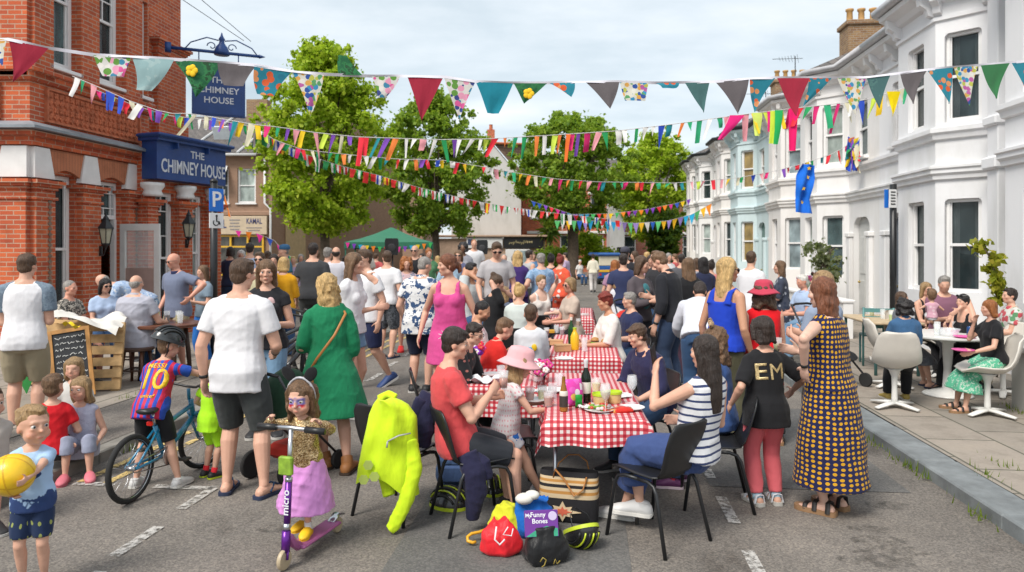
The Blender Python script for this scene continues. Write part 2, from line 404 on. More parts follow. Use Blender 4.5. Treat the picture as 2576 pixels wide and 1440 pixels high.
    for s in(1,-1):
        hip,k,an,fy=lg[s]; cf=(k-hip).cross(an-k); 
        b.tube([hip+(hip-k).normalized()*.02*B,lerp(hip,k,.2),lerp(hip,k,.6),lerp(hip,k,.92),k],[r*B*lw for r in(.056,.056,.046,.035,.034)],14)
        sh2=(an-k).normalized(); bk=Vector((0,1,0))-sh2*sh2.y; bk=bk.normalized() if bk.length>.1 else Vector((0,0,-1))
        b.ball(k,.035*B*lw)
        b.tube([k,lerp(k,an,.28)+bk*.010*B,lerp(k,an,.6)+bk*.003*B,lerp(k,an,.88),an],[r*B*lw for r in(.034,.0365,.029,.0205,.0205)],12)
        M=rot('Z',fy); f_=M@FW; rt=M@Vector((1,0,0)); fz=an.z-.043*B
        up=UP
        if fl and fl[0 if s==1 else 1]:   # heel lifted foot: pitch
            a=R_(fl[0 if s==1 else 1]); f2=f_*math.cos(a)-UP*math.sin(a); up=UP*math.cos(a)+f_*math.sin(a); f_=f2
        g=an-up*.043*B
        lg[s]=lg[s]+(f_,rt,up,g)
        b.loft([(g+f_*y*B+up*z*B,rt*a*B,up*c*B) for y,z,a,c in((-.040,.018,.012,.014),(-.028,.022,.021,.021),(0,.026,.023,.026),(.035,.024,.024,.022),(.070,.016,.027,.0145),(.095,.012,.027,.0115),(.112,.010,.020,.0085),(.118,.009,.010,.005))],12)
    # head shapes
    def hb(x,y,z,r): b.ball(HP(x,y,z),tuple(q*hh for q in (r if isinstance(r,tuple) else (r,r,r))),Mh)
    fw=.95 if sex=='f' else 1.0
    if chd:
        hb(0,.03,.60,(.345,.405,.405)); hb(0,-.09,.28,(.275,.25,.26)); hb(0,-.245,.10,(.085,.07,.07))
        for s in(1,-1): hb(s*.17,-.235,.30,(.115,.11,.12)); hb(s*.335,.03,.43,(.028,.075,.105))
        hb(0,-.15,.40,(.275,.225,.25)); hb(0,-.24,.215,(.15,.10,.12)); hb(0,-.375,.47,(.05,.05,.09)); hb(0,-.425,.385,(.055,.05,.045)); hb(0,-.345,.60,(.22,.05,.05))
        for s in(1,-1): hb(s*.14,-.318,.572,(.085,.045,.030)); hb(s*.14,-.322,.445,(.085,.045,.03))
        hb(0,-.332,.228,(.10,.045,.020)); hb(0,-.326,.192,(.08,.04,.022))
    else:
        hb(0,.03,.60,(.325*fw,.405,.40)); hb(0,-.09,.27,(.245*fw,.26,.265)); hb(0,-.285,.075,(.085*fw,.075,.065))
        hb(0,-.20,.12,(.16*fw,.13,.09))
        for s in(1,-1):
            hb(s*.18*fw,-.265,.41,(.10,.10,.10)); hb(s*.325*fw,.03,.45,(.026,.078,.115)); hb(s*.045,-.415,.375,(.035,.045,.030))
            hb(s*.215*fw,-.02,.20,(.06,.13,.12))
        hb(0,-.16,.41,(.265*fw,.235,.25)); hb(0,-.265,.235,(.15,.115,.12)); hb(0,-.385,.485,(.042,.06,.11)); hb(0,-.445,.395,(.042,.052,.045)); hb(0,-.43,.44,(.032,.045,.07))
        for s in(1,-1): hb(s*.138,-.325,.553,(.085,.05,.030)); hb(s*.138,-.322,.452,(.08,.045,.028))
        hb(0,-.352,.580,(.235*fw,.055,.042)); hb(0,-.372,.245,(.092,.045,.023)); hb(0,-.366,.205,(.080,.042,.024))
    me,co=remesh(b,vb,2)
    # vertex colours
    sc=np.array(SKIN[skin] if isinstance(skin,str) else skin); n=len(co); cols=np.ones((n,4)); cols[:,:3]=sc
    Hi=np.array((Mh.transposed()).to_3x3()); hl=(co-np.array(Ho))@Hi.T/hh
    inh=(hl[:,2]>-.05)&(hl[:,2]<1.1)&(np.linalg.norm(hl[:,:2],axis=1)<.62)
    def blot(x,y,z,rx,ry,rz,c,k=1.0,sym=True):
        for s in((1,-1) if sym and x else (1,)):
            d=((hl[:,0]-s*x)/rx)**2+((hl[:,1]-y)/ry)**2+((hl[:,2]-z)/rz)**2
            w=(np.clip(1.35-d,0,1)*k*inh)[:,None]; cols[:,:3]=cols[:,:3]*(1-w)+np.array(c)*w
    hc=np.array(HAIR[hair[1]] if hair and isinstance(hair[1],str) else (.08,.05,.03))
    blot(.19,-.30,.33,.13,.14,.12,sc*np.array((1.05,.78,.74)),.45); blot(0,-.46,.385,.07,.08,.06,sc*np.array((1.03,.82,.78)),.5)
    blot(.34,.03,.44,.05,.09,.12,sc*np.array((1.02,.78,.74)),.6)
    if beard: 
        blot(.12,-.28,.12,.20,.22,.17,np.array(beard),.85); blot(0,-.38,.29,.12,.08,.035,np.array(beard),.8)
    blot(0,-.40,.225,.10,.09,.042,sc*np.array((.82,.48,.48)) if sex!='m' else sc*np.array((.85,.58,.55)),.8)
    by=.585 if not chd else .61
    bc=hc*.7+sc*.15
    for s in(1,-1):
        for q in range(4): blot(s*(.08+.045*q),-.37+.012*q,by+.010*math.sin(q),.035,.09,.020,bc,.75 if not chd else .28,False)
    if lod>=1: blot(.14,-.335,.497,.055,.08,.026,(.05,.035,.03),.85)
    else: blot(.14,-.345,.505,.085,.09,.045,sc*np.array((.72,.6,.58)),.5)
    if face: face(cols,hl,inh,blot)
    ca=me.color_attributes.new('Col','FLOAT_COLOR','POINT'); ca.data.foreach_set('color',cols.astype(np.float32).ravel())
    place(me,'body',skinmat(),root)
    if lod==0 and not(glasses and glasses[0]=='sun'):
        for s in(1,-1):
            e=MB(); c=Vector((s*.138,-.312 if not chd else -.308,.503)); r=.058 if not chd else .060
            q=HP(*c); e.ball(q,r*hh,14,0,Mh); gz=Mh@Vector((0,-1,0))
            e.ball(q+gz*(r*.36*hh),r*.72*hh,12,1,Mh); e.ball(q+gz*(r*.78*hh),r*.36*hh,10,2,Mh)
            e.build('eye',[mat('eye_white',(.62,.58,.55),.25,0),mat('iris',(.07,.09,.10) if rnd.random()<.5 else (.08,.045,.02),.2,0),mat('pupil',(.005,.005,.005),.1,0)],root,True)
    # -------- clothes
    def limbpts(s,upto,frm=0.0):
        a_,e_,w_,_=joint[s]; out=[]
        for t in np.linspace(frm,upto,7): out.append(lerp(a_,e_,t) if t<=1 else lerp(e_,w_,t-1))
        return out
    def armr(t): return np.interp(t,[0,.35,.75,1,1.22,1.6,2],[.036,.032,.027,.0245,.0265,.021,.0155])*B*aw
    def legpts(s,upto,frm=0.0):
        hp,k,an=lg[s][:3]; out=[]
        for t in np.linspace(frm,upto,8): out.append(lerp(hp,k,t) if t<=1 else lerp(k,an,t-1))
        return out
    def legr(t): return np.interp(t,[0,.2,.6,.92,1,1.28,1.6,1.88,2],[.056,.056,.047,.036,.035,.037,.031,.0215,.021])*B*lw
    if top:
        kind=top.get('kind','tee'); lo=top.get('lo',-.03); loose=top.get('loose',1.0); neck=top.get('neck',.300); fold=top.get('fold',.008)
        g=Sh(); secs=[]; ts=list(np.linspace(lo,.25,9))+[.275,.296,neck] if kind not in('tank',) else list(np.linspace(lo,.215,9))+[.235]
        pa=[q[0] for q in prof]
        cm=max(np.interp(.2,pa,[q[1] for q in prof]),.001)
        for t in ts:
            a=np.interp(t,pa,[q[1] for q in prof])*(1+.8*(fat-1)); bb=np.interp(t,pa,[q[2] for q in prof])*fat; yo=np.interp(t,pa,[q[3] for q in prof])
            k=.011 if t<.26 else .007
            if t<.06 and not top.get('skirt'): k=.017
            if t<.2: a=max(a,cm*(1+.8*(fat-1))*(.80+.09*loose))*1.0; bb=max(bb,.060*fat*(.9+.12*loose))
            if sex=='f' and t<.16: bb=max(bb,.064)
            if fat>1.12 and t<.16: bb=max(bb,.066*fat); yo-=.012*fat
            fl_=1+(0 if top.get('skirt') else .07*loose*max(0,.05-t)/.1 if t<.05 else 0)
            secs.append(sec(t,(a+k*loose*1.1)*fl_,(bb+k*loose)*fl_,yo))
        g.loft(secs,18,2.35)
        if sex=='f' and kind!='none':
            for s in(1,-1): g.ball(spine(.195)+frame(.195)@Vector((s*.042*B,-.046*B,0)),(.043*B*fat,.038*B*fat,.047*B),frame(.195))
        if kind=='tank':
            for s in(1,-1):
                q=[spine(.22)+frame(.22)@Vector((s*.06*B,-.052*B,0)),spine(.285)+frame(.285)@Vector((s*.058*B,-.028*B,.006*B)),spine(.305)+frame(.3)@Vector((s*.056*B,.008*B,.004*B)),spine(.285)+frame(.285)@Vector((s*.056*B,.045*B,0)),spine(.22)+frame(.22)@Vector((s*.055*B,.062*B,0))]
                g.tube(q,[.02*B,.016*B,.016*B,.018*B,.024*B],10,.55,Vector((1,0,0)))
        else:
            sl={'tee':.62,'polo':.66,'long':1.93,'sleeveless':.0,'elbow':1.0,'roll':1.25,'cap':.32}.get(kind,.62); sl=top.get('sl',sl)
            for s in(1,-1):
                a_=joint[s][0]
                g.tube([lerp(nb,a_,.25)-UP*.004*B,lerp(nb,a_,.6)+UP*.004*B,a_],[.030*B,.034*B,.036*B*aw],12)
                if sl>0:
                    g.ball(a_,.0415*B*aw)
                    pts=limbpts(s,sl); tq=np.linspace(0,sl,7)
                    g.tube(pts,[armr(t)+(.008+.007*loose*min(1,t/.6))*B*(1 if t<1.7 else .6) for t in tq],14)
                else: g.ball(a_+(nb-a_)*.12,.040*B*aw)
        if top.get('skirt'):
            hem,fla,flb=top['skirt']; addskirt(g,pel,B,hem,fla,flb,sec,lg,seat,prof)
        tm,tco=remesh(g,vc,2,fold*(1 if lod<2 else .8),1/max(.5,B/1.6),rnd.randint(0,999))
        o=place(tm,top.get('name','shirt'),top['mat'],root); root_top=o
        if kind in('polo','roll') or top.get('collar'):
            cb=MB(); 
            ring=[]
            for hgt,rr in((0,1.22),(.018,1.12),(.034,1.15),(.030,1.28),(.008,1.42)):
                ring.append([nb-ndir*.012*B+ndir*hgt*B+Mc@Vector((math.cos(t)*nr*rr*1.08,math.sin(t)*nr*rr*1.05-.002*B,(.006*math.sin(t)-.006)*B)) for t in [2*PI*j/18 for j in range(18)]])
            cb.rings(ring,False); cb.build('collar',top.get('cmat',top['mat']),root,True)
    else: root_top=None
    if bottom:
        kind=bottom.get('kind','shorts'); g=Sh(); ln=bottom.get('len',{'shorts':.82,'trousers':1.93,'brief':.35}.get(kind,.8)); loose=bottom.get('loose',1.0)
        pa=[q[0] for q in prof]
        secs=[]
        wt=bottom.get('waist',.062 if not(top and not top.get('tuck')) else max(.0,min(.062,top.get('lo',-.03)+.045)))
        for t in [lerp(-.078,wt,q/5) for q in range(6)]:
            a=np.interp(t,pa,[q[1] for q in prof])*(1+.8*(fat-1)); bb=np.interp(t,pa,[q[2] for q in prof])*fat; yo=np.interp(t,pa,[q[3] for q in prof])
            secs.append(sec(t,a+.007,bb+.007,yo))
        g.loft(secs,16,2.3)
        if kind=='skirt': addskirt(g,pel,B,bottom['hem'],bottom.get('fa',.16),bottom.get('fb',.13),sec,lg,seat,prof,.045)
        else:
            for s in(1,-1):
                tq=np.linspace(0,ln,8); pts=legpts(s,ln)
                ex=lambda t: (.006+.010*loose*min(1,t/.5) if ln<1.1 else (.008+.006*loose)*(1 if t<1 else 1+.4*(t-1)))*B
                g.tube([pts[0]+(pts[0]-pts[1])*.15]+pts,[legr(0)*.98]+[legr(t)*(1 if t<1 else (.92 if loose<.6 else 1))+ex(t) for t in tq],14)
        tm,_=remesh(g,vc,2,bottom.get('fold',.005),1/max(.5,B/1.6),rnd.randint(0,999))
        place(tm,bottom.get('name',{'shorts':'shorts','trousers':'trousers','skirt':'skirt','brief':'shorts'}[kind]),bottom['mat'],root)
    if shoes:
        for s in(1,-1):
            f_,rt,up,gp=lg[s][4:8]; k=shoes[0]; sb=MB(); 
            def rg(lst,m=0,n=14): sb.rings([[gp+f_*y*B+up*z*B+rt*(a*B*math.cos(2*PI*j/n))+up*(c*B*math.sin(2*PI*j/n)) for j in range(n)] for y,z,a,c in lst],True,m)
            if k in('sneak','boot','shoe'):
                rg([(-.052,.022,.008,.010),(-.046,.024,.022,.022),(-.030,.030,.029,.030),(0,.032,.030,.033),(.03,.030,.031,.029),(.065,.022,.034,.021),(.098,.018,.034,.0165),(.120,.015,.026,.012),(.130,.013,.010,.006)])
                if k=='boot': sb.tube([gp+up*.03*B,gp+up*.055*B-f_*.004*B,lg[s][2]+(lg[s][1]-lg[s][2]).normalized()*.035*B],[.032*B,.030*B,.029*B],14)
                else: sb.tube([gp+up*.03*B-f_*.012*B,gp+up*.056*B-f_*.014*B],[.031*B,.0265*B],14)
                rg2=[(-.052,.018),(-.045,.028),(-.02,.032),(.03,.031),(.07,.036),(.10,.036),(.124,.026),(.134,.012)]
                poly=[gp+f_*y*B+rt*w*B for y,w in rg2]+[gp+f_*y*B-rt*w*B for y,w in reversed(rg2)]
                sb.prism([q+up*.0005 for q in poly],up*.013*B,1)
                lc=shoes[3] if len(shoes)>3 and isinstance(shoes[3],tuple) else (.8,.8,.8)
                if k=='sneak' and len(shoes)>3:
                    for q in(.028,.042,.056): sb.tube([gp+f_*q*B+up*(.062-q*.45)*B-rt*.016*B,gp+f_*q*B+up*(.068-q*.45)*B,gp+f_*q*B+up*(.062-q*.45)*B+rt*.016*B],.0025*B,6,True,2)
                ms=[mat('shoe',shoes[1],.6),mat('sole',shoes[2] if len(shoes)>2 else (.7,.68,.65),.7),mat('lace',lc,.8)]
                sb.build('shoe' if k!='boot' else 'boot',ms,root,True,angle=50)
            elif k in('flip','sandal','clog'):
                rg2=[(-.048,.016),(-.04,.025),(-.01,.027),(.03,.027),(.07,.033),(.10,.032),(.122,.020),(.128,.008)]
                poly=[gp+f_*y*B+rt*w*B for y,w in rg2]+[gp+f_*y*B-rt*w*B for y,w in reversed(rg2)]
                th=.014 if k=='flip' else .020
                sb.prism([q-up*(.002) for q in poly],up*th*B,1)
                if k=='clog': rg([(-.02,.02,.024,.016),(.02,.034,.032,.030),(.06,.030,.038,.026),(.10,.024,.036,.019),(.125,.018,.024,.012),(.134,.016,.008,.005)])
                elif k=='flip':
                    sb.tube([gp+f_*.092*B+up*.024*B,gp+f_*.05*B+up*.046*B+rt*.010*B,gp+f_*.01*B+up*.02*B+rt*.028*B],.0042*B,6); sb.tube([gp+f_*.092*B+up*.024*B,gp+f_*.05*B+up*.046*B-rt*.010*B,gp+f_*.01*B+up*.02*B-rt*.028*B],.0042*B,6)
                else:
                    for y0,zz in((.075,.034),(.035,.050),(-.02,.058)):
                        sb.tube([gp+f_*y0*B+up*.012*B-rt*.031*B,gp+f_*y0*B+up*zz*B*.9-rt*.022*B,gp+f_*y0*B+up*zz*B,gp+f_*y0*B+up*zz*B*.9+rt*.022*B,gp+f_*y0*B+up*.012*B+rt*.031*B],.010*B,8,True,0,.35)
                sb.build('sandal' if k!='clog' else 'clog',[mat('strap',shoes[1],.6),mat('sole',shoes[2] if len(shoes)>2 else (.08,.06,.05),.7)],root,True,angle=50)
            if len(shoes)>4 or (k in('sneak',) and shoes[-1]=='sock'): pass
            sock=None
            for q in shoes:
                if isinstance(q,dict): sock=q
            if sock:
                kb=MB(); an=lg[s][2]; kd=(lg[s][1]-an).normalized()
                kb.tube([gp+up*.03*B,an,an+kd*sock.get('h',.04)*B],[.027*B,.026*B,.026*B*sock.get('w',1.0)],14); kb.build('sock',cloth(sock['c']),root,True)
    # -------- hair
    if hair and hair[0]!='none': build_hair(hair,HP,Mh,hh,root,vh,rnd,lod,Ho)
    if glasses:
        g=MB(); dk=glasses[0]=='sun'; yb=-.395; zc=.50
        up_=glasses[2] if len(glasses)>2 else None
        if up_: yb,zc=-.30,.90
        for s in(1,-1):
            if dk:
                g.ball(HP(s*.15,yb,zc),(.125*hh,.03*hh,.085*hh),12,0,Mh)
            else:
                ring=[HP(s*.15+.115*math.cos(t),yb,zc+.08*math.sin(t)) for t in [2*PI*j/14 for j in range(15)]]; g.tube(ring,.013*hh,6,True,1)
            g.tube([HP(s*.26,yb+.01,zc+.04),HP(s*.34,yb+.16,zc+.04),HP(s*.355,.05,zc+.02)],.014*hh,6,True,1)
        g.tube([HP(-.05,yb-.012,zc+.02),HP(0,yb-.03,zc+.03),HP(.05,yb-.012,zc+.02)],.013*hh,6,True,1)
        g.build('sunglasses' if dk else 'glasses',[mat('lens',(.012,.012,.014),.08,0),mat('frame',glasses[1] if len(glasses)>1 else (.02,.018,.016),.3,0)],root,True)
    info=dict(root=root,HP=HP,Mh=Mh,hh=hh,joint=joint,lg=lg,spine=spine,frame=frame,B=B,pel=pel,nb=nb,top=root_top,nr=nr,Mc=Mc,shd=shd)
    if watch:
        for s in watch:
            _,el,w,_=joint[s]; d=(w-el).normalized(); m_=MB(); m_.tube([w-d*.022*B,w-d*.008*B],.0185*B*aw,14); m_.build('wristwatch',mat('watch',(.02,.02,.02),.4,0),root,True)
    if cup:
        pass
    if extras: extras(info)
    return info
def addskirt(g,pel,B,hem,fa,fb,sec,lg,seat,prof,t0=.12):
    if seat is None:
        secs=[sec(t0,prof[4][1]+.016,prof[4][2]+.016,0),sec(.02,prof[2][1]+.018,prof[2][2]+.018,.008)]
        c0=secs[-1][0]; mid=(lg[1][2]+lg[-1][2])*.5
        a0,b0=prof[2][1]+.018,prof[2][2]+.018
        for k in (.18,.4,.6,.8,1.0):
            z=lerp(c0.z,hem,k); c=lerp(c0,Vector((lerp(c0.x,mid.x,.6),lerp(c0.y,mid.y,.6),0)),k); c.z=z
            secs.append((c,Vector((lerp(a0,fa,k**.7)*B,0,0)),Vector((0,lerp(b0,fb,k**.7)*B,0))))
        g.loft(secs,26)
    else:
        for s in(1,-1):
            hp,k,an=lg[s][:3]; f=max(0,min(1,(k.z-hem)/max(.05,k.z-an.z)))
            e=lerp(k,an,f)
            g.tube([hp,lerp(hp,k,.5),k,lerp(k,e,.3),e],[.075*B,.075*B,.060*B,fa*.45*B,fa*.55*B],14)
        ks=(lg[1][1]+lg[-1][1])*.5; hs=(lg[1][0]+lg[-1][0])*.5
        g.tube([hs,lerp(hs,ks,.6),ks],[.07*B,.06*B,.045*B],12)
def build_hair(hair,HP,Mh,hh,root,vh,rnd,lod,Ho):
    kind,colr=hair[0],hair[1]; L=hair[2] if len(hair)>2 else .5
    col=HAIR[colr] if isinstance(colr,str) else colr
    g=Sh()
    def hb(x,y,z,r): g.ball(HP(x,y,z),tuple(q*hh for q in (r if isinstance(r,tuple) else (r,r,r))),Mh)
    DN=Vector((0,0,-1)); amp=.03
    def hang(pts,rs,n=12,flat=1.0): g.tube(pts,[r*hh for r in rs],n,flat,Mh@Vector((1,0,0)))
    if kind=='short':
        hb(0,.065,.665,(.365,.425,.395)); hb(0,.16,.42,(.30,.29,.28)); hb(0,-.10,.90,(.26,.26,.13)); amp=.045
        for i in range(16):
            a=rnd.uniform(0,6.28); q=rnd.uniform(.05,.30); hb(q*math.cos(a),.02+q*math.sin(a)*1.15,.98-q*.35,(.08,.10,.06))
    elif kind=='tousled':
        hb(0,.06,.68,(.375,.43,.41)); hb(0,.16,.42,(.30,.29,.28)); amp=.07
        for i in range(26):
            a=rnd.uniform(0,6.28); q=rnd.uniform(.1,.36); hb(q*math.cos(a),.0+q*math.sin(a)*1.15,1.0-q*.55,(.09,.10,.09))
    elif kind=='cropped':
        hb(0,.065,.655,(.345,.41,.375)); hb(0,.15,.42,(.29,.275,.27)); amp=.012
    elif kind=='balding':
        hb(0,.17,.52,(.345,.29,.24)); hb(0,.20,.45,(.28,.24,.25)); 
        for s in(1,-1): hb(s*.25,.02,.56,(.085,.19,.13))
        amp=.02
    else:
        hb(0,.06,.665,(.375,.43,.40)); hb(0,.12,.50,(.355,.36,.36)); amp=.03
        if kind=='curly':
            for i in range(90):
                a=rnd.uniform(0,6.28); zz=rnd.uniform(.25-L*.9,1.02); 
                rr=.40 if zz>.3 else .40+.06*(.3-zz)
                y=.10+rr*math.sin(a)*1.0; x=rr*math.cos(a)*1.05
                if y<-.24 and zz<.86: continue
                k=math.sqrt(max(.05,1-((zz-.5)/.6)**2)) if zz>.5 else 1
                hb(x*k,y*k+.02,zz,rnd.uniform(.11,.17))
            g.tube([HP(0,.14,.6),HP(0,.20,.3),HP(0,.22,.25-L)],[.36*hh,.36*hh,.30*hh],14,.6); amp=.06
        elif kind in('long','bob','wavy'):
            base=HP(0,.16,.55)
            e=Ho+Mh@Vector((0,.26,0))*hh
            pts=[HP(0,.14,.60),HP(0,.19,.35),HP(0,.22,.12)]; rs=[.36,.375,.37]
            if L>.15:
                q=pts[-1]
                for k in range(3): q=q+(DN*.9+Mh@Vector((0,0,-.1)))*(L*hh/3)+Mh@Vector((0,.02,0))*hh; pts.append(q.copy()); rs.append(((.36,.34,.24) if L<1 else (.41,.40,.30))[k])
            hang(pts,rs,16,.62)
            for s in(1,-1):
                pts=[HP(s*.20,-.13,.90),HP(s*.325,-.08,.68),HP(s*.35,-.01,.42),HP(s*.335,.03,.2)]; rs=[.10,.115,.115,.12]
                if L>.15:
                    q=pts[-1]
                    for k in range(2): q=q+DN*(L*hh/2)+Mh@Vector((s*.01,.05,0))*hh; pts.append(q.copy()); rs.append((.11,.07)[k])
                hang(pts,rs,10)
            if kind=='wavy':
                for i in range(34):
                    s=rnd.choice((1,-1)); z=rnd.uniform(.2-L,.75); y=rnd.uniform(-.12,.45); x=s*(.36 if y<.3 else rnd.uniform(0,.3)); hb(x,y,z,(.07,.07,.17))
            # separate locks at the ends
            for i in range(10 if lod<2 else 4):
                x=rnd.uniform(-.34,.34); q=HP(x,.32-.5*x*x,.15); m=q+DN*(L*.6*hh); hang([q,lerp(q,m,.5)+Mh@Vector((x*.2,.03,0))*hh,m+Mh@Vector((x*.25+rnd.uniform(-.05,.05),.02,0))*hh,m+DN*(rnd.uniform(.12,.42)*L*hh)],[.07,.075,.06,.015],8)
            amp=.05 if kind=='wavy' else .022
        elif kind=='bun': hb(0,.30,1.0,(.19,.17,.17)); hb(0,.14,.42,(.30,.29,.28))
        elif kind=='pony':
            q=HP(0,.42,.55); hang([q,HP(0,.56,.5),HP(0,.58,.2),HP(0,.50,.15-L)],[.09,.11,.12,.03])
    me,co=remesh(g,vh if kind!='cropped' else vh*1.1,2 if kind not in('curly','tousled') else 1,amp*hh*.9,2.2*.23/hh,rnd.randint(0,999))
    place(me,'hair',hairmat(col,kind=='curly'),root)
def lathe_on(HP,Mh,hh,prof,name,material,root,tilt=None,n=28,wav=0,off=(0,.05,0)):
    g=MB(); rings=[]
    for r,z in prof:
        rings.append([HP(off[0]+r*math.cos(t)*.93,off[1]+r*math.sin(t)*1.12,z+wav*max(0,r-.45)*math.sin(3*t+1)) for t in [2*PI*j/n for j in range(n)]])
    g.rings(rings,False); return g.build(name,material,root,True)
# ---------------------------------------------------------------- camera, light, sky
cam=bpy.data.cameras.new('camera'); camo=bpy.data.objects.new('camera',cam); COL.objects.link(camo)
camo.location=(0,0,CH); camo.rotation_euler=(R_(90),0,0); cam.sensor_width=36; cam.lens=36*F/2576; cam.shift_y=-(720-VH)/2576*1.0; cam.clip_end=3000; cam.clip_start=.05; cam.dof.use_dof=True; cam.dof.focus_distance=5.6; cam.dof.aperture_fstop=2.8
scene.camera=camo
SUN_EL,SUN_AZ=50,-140   # elevation, azimuth (0 = behind the far end of the street, negative = left)
w=bpy.data.worlds.new('World'); scene.world=w; w.use_nodes=True; nt=w.node_tree; bg=nt.nodes['Background']
sky=nd(nt,'ShaderNodeTexSky',sky_type='NISHITA',sun_disc=False,sun_elevation=R_(SUN_EL),sun_rotation=R_(SUN_AZ),air_density=1.0,dust_density=2.0)
g_=tcoord(nt,'Generated'); sx_=nd(nt,'ShaderNodeSeparateXYZ',{0:g_}).outputs
den=mth(nt,'ADD',mth(nt,'MAXIMUM',sx_[2],0.0),.16)
pv=nd(nt,'ShaderNodeCombineXYZ',{0:mth(nt,'DIVIDE',sx_[0],den),1:mth(nt,'MULTIPLY',mth(nt,'DIVIDE',sx_[1],den),1.5),2:.3}).outputs[0]
n1=noise(nt,pv,1.15,7,.56); n2=noise(nt,pv,.45,3,.5)
cv=mth(nt,'ADD',mth(nt,'MULTIPLY',n1,.65),mth(nt,'MULTIPLY',n2,.45))
cl=ramp(nt,cv,[(.40,(.53,.62,.67)),(.52,(.67,.75,.79)),(.60,(.80,.86,.89)),(.72,(.98,.98,.98))])
skyc=nd(nt,'ShaderNodeVectorMath',{0:cl,'Scale':4.9},operation='SCALE').outputs[0]
nt.links.new(mixc(nt,.86,sky.outputs[0],skyc),bg.inputs[0]); bg.inputs[1].default_value=.125
sl=bpy.data.lights.new('sun','SUN'); so=bpy.data.objects.new('sun',sl); COL.objects.link(so); sl.energy=2.0; sl.angle=R_(24); sl.color=(1,.95,.88)
sd=Vector((math.sin(R_(SUN_AZ))*math.cos(R_(SUN_EL)),math.cos(R_(SUN_AZ))*math.cos(R_(SUN_EL)),math.sin(R_(SUN_EL)))); so.rotation_euler=sd.to_track_quat('Z','Y').to_euler(); so.location=(-10,30,40)
scene.view_settings.view_transform='Standard'; scene.view_settings.look='None'; scene.view_settings.exposure=.92; scene.view_settings.gamma=1
scene.cycles.max_bounces=6; scene.cycles.diffuse_bounces=4; scene.cycles.glossy_bounces=3; scene.cycles.transparent_max_bounces=10; scene.cycles.transmission_bounces=5
scene.cycles.use_denoising=True
# ---------------------------------------------------------------- setting materials
def m_asphalt(name,c,spk):
    m,nt,b=nmat(name); o=tcoord(nt)
    big=noise(nt,o,.7,5,.6); st=noise(nt,scl(nt,o,(1,.45,1)),1.9,6,.65); f=noise(nt,o,70,3,.7); v=nd(nt,'ShaderNodeTexVoronoi',{'Vector':o,'Scale':95.0}).outputs['Color']
    r=nd(nt,'ShaderNodeSeparateColor',{0:v}).outputs[0]
    base=ramp(nt,big,[(.30,tuple(x*.80 for x in c)),(.5,c),(.70,tuple(x*1.22 for x in c))])
    base=mixc(nt,.9,base,ramp(nt,st,[(.28,(.55,.53,.52)),(.42,(.92,.92,.92)),(.62,(1.06,1.05,1.03))]),'MULTIPLY')
    k=ramp(nt,mth(nt,'ADD',mth(nt,'MULTIPLY',r,.7),mth(nt,'MULTIPLY',f,.4)),[(.18,(1-spk,)*3),(.55,(1,)*3),(.92,(1+spk*1.5,1+spk*1.4,1+spk*1.2))])
    nt.links.new(mixc(nt,1.0,base,k,'MULTIPLY'),b.inputs['Base Color']); b.inputs['Roughness'].default_value=.88; b.inputs['Specular IOR Level'].default_value=.25
    bump(nt,b,r,.35,.006); return m
M_ROAD=m_asphalt('old_asphalt',(.172,.155,.140),.30); M_PATCH=m_asphalt('patched_asphalt',(.132,.128,.124),.22)
def m_bricktex(name,c1,c2,mort,bw,bh,msz,rough=.85,off=.5,rotz=0,bumpv=.4,var=.35,vec='UV'):
    m,nt,b=nmat(name); uv=tcoord(nt,vec); 
    if rotz: uv=nd(nt,'ShaderNodeMapping',{'Vector':uv,'Rotation':(0,0,rotz)}).outputs[0]
    t=nd(nt,'ShaderNodeTexBrick',{'Vector':uv,'Color1':c4(c1),'Color2':c4(c2),'Mortar':c4(mort),'Scale':1.0,'Mortar Size':msz,'Mortar Smooth':.2,'Bias':0.0,'Brick Width':bw,'Row Height':bh},offset=off)
    n=noise(nt,tcoord(nt),3.5,6,.65); n2=noise(nt,tcoord(nt),45,3)
    c=mixc(nt,var*2,t.outputs[0],ramp(nt,n,[(.25,(.62,.6,.58)),(.5,(1,1,1)),(.75,(1.12,1.1,1.06))]),'MULTIPLY')
    c=mixc(nt,.35,c,ramp(nt,n2,[(.3,(.75,.75,.75)),(.7,(1.1,1.1,1.1))]),'MULTIPLY')
    nt.links.new(c,b.inputs['Base Color']); b.inputs['Roughness'].default_value=rough; b.inputs['Specular IOR Level'].default_value=.25
    bump(nt,b,mth(nt,'ADD',mth(nt,'MULTIPLY',t.outputs[1],-1.0),mth(nt,'MULTIPLY',n2,.3)),bumpv,.012); return m
M_BRICK=m_bricktex('red_brick',(.60,.135,.05),(.42,.085,.042),(.47,.32,.23),.225,.075,.008)
M_BRICKD=m_bricktex('dark_red_brick',(.34,.095,.055),(.26,.07,.045),(.30,.24,.20),.225,.078,.010)
M_BRICKB=m_bricktex('brown_brick',(.36,.225,.155),(.32,.195,.135),(.34,.24,.17),.225,.078,.006,var=.2)
M_BRICKY=m_bricktex('stock_brick',(.34,.21,.10),(.24,.13,.07),(.33,.28,.22),.225,.078,.010)
M_SLAB=m_bricktex('paving_slabs',(.335,.29,.245),(.27,.24,.205),(.12,.115,.09),.92,.62,.012,.85,.37,-SYAW,.3,.35)
M_SLATE=m_bricktex('roof_slates',(.16,.14,.13),(.115,.105,.10),(.05,.047,.045),.30,.20,.012,.7,.5,0,.5,.3)
M_KERB=mat('granite',(.185,.20,.205),.8,.3,5,.2,60)
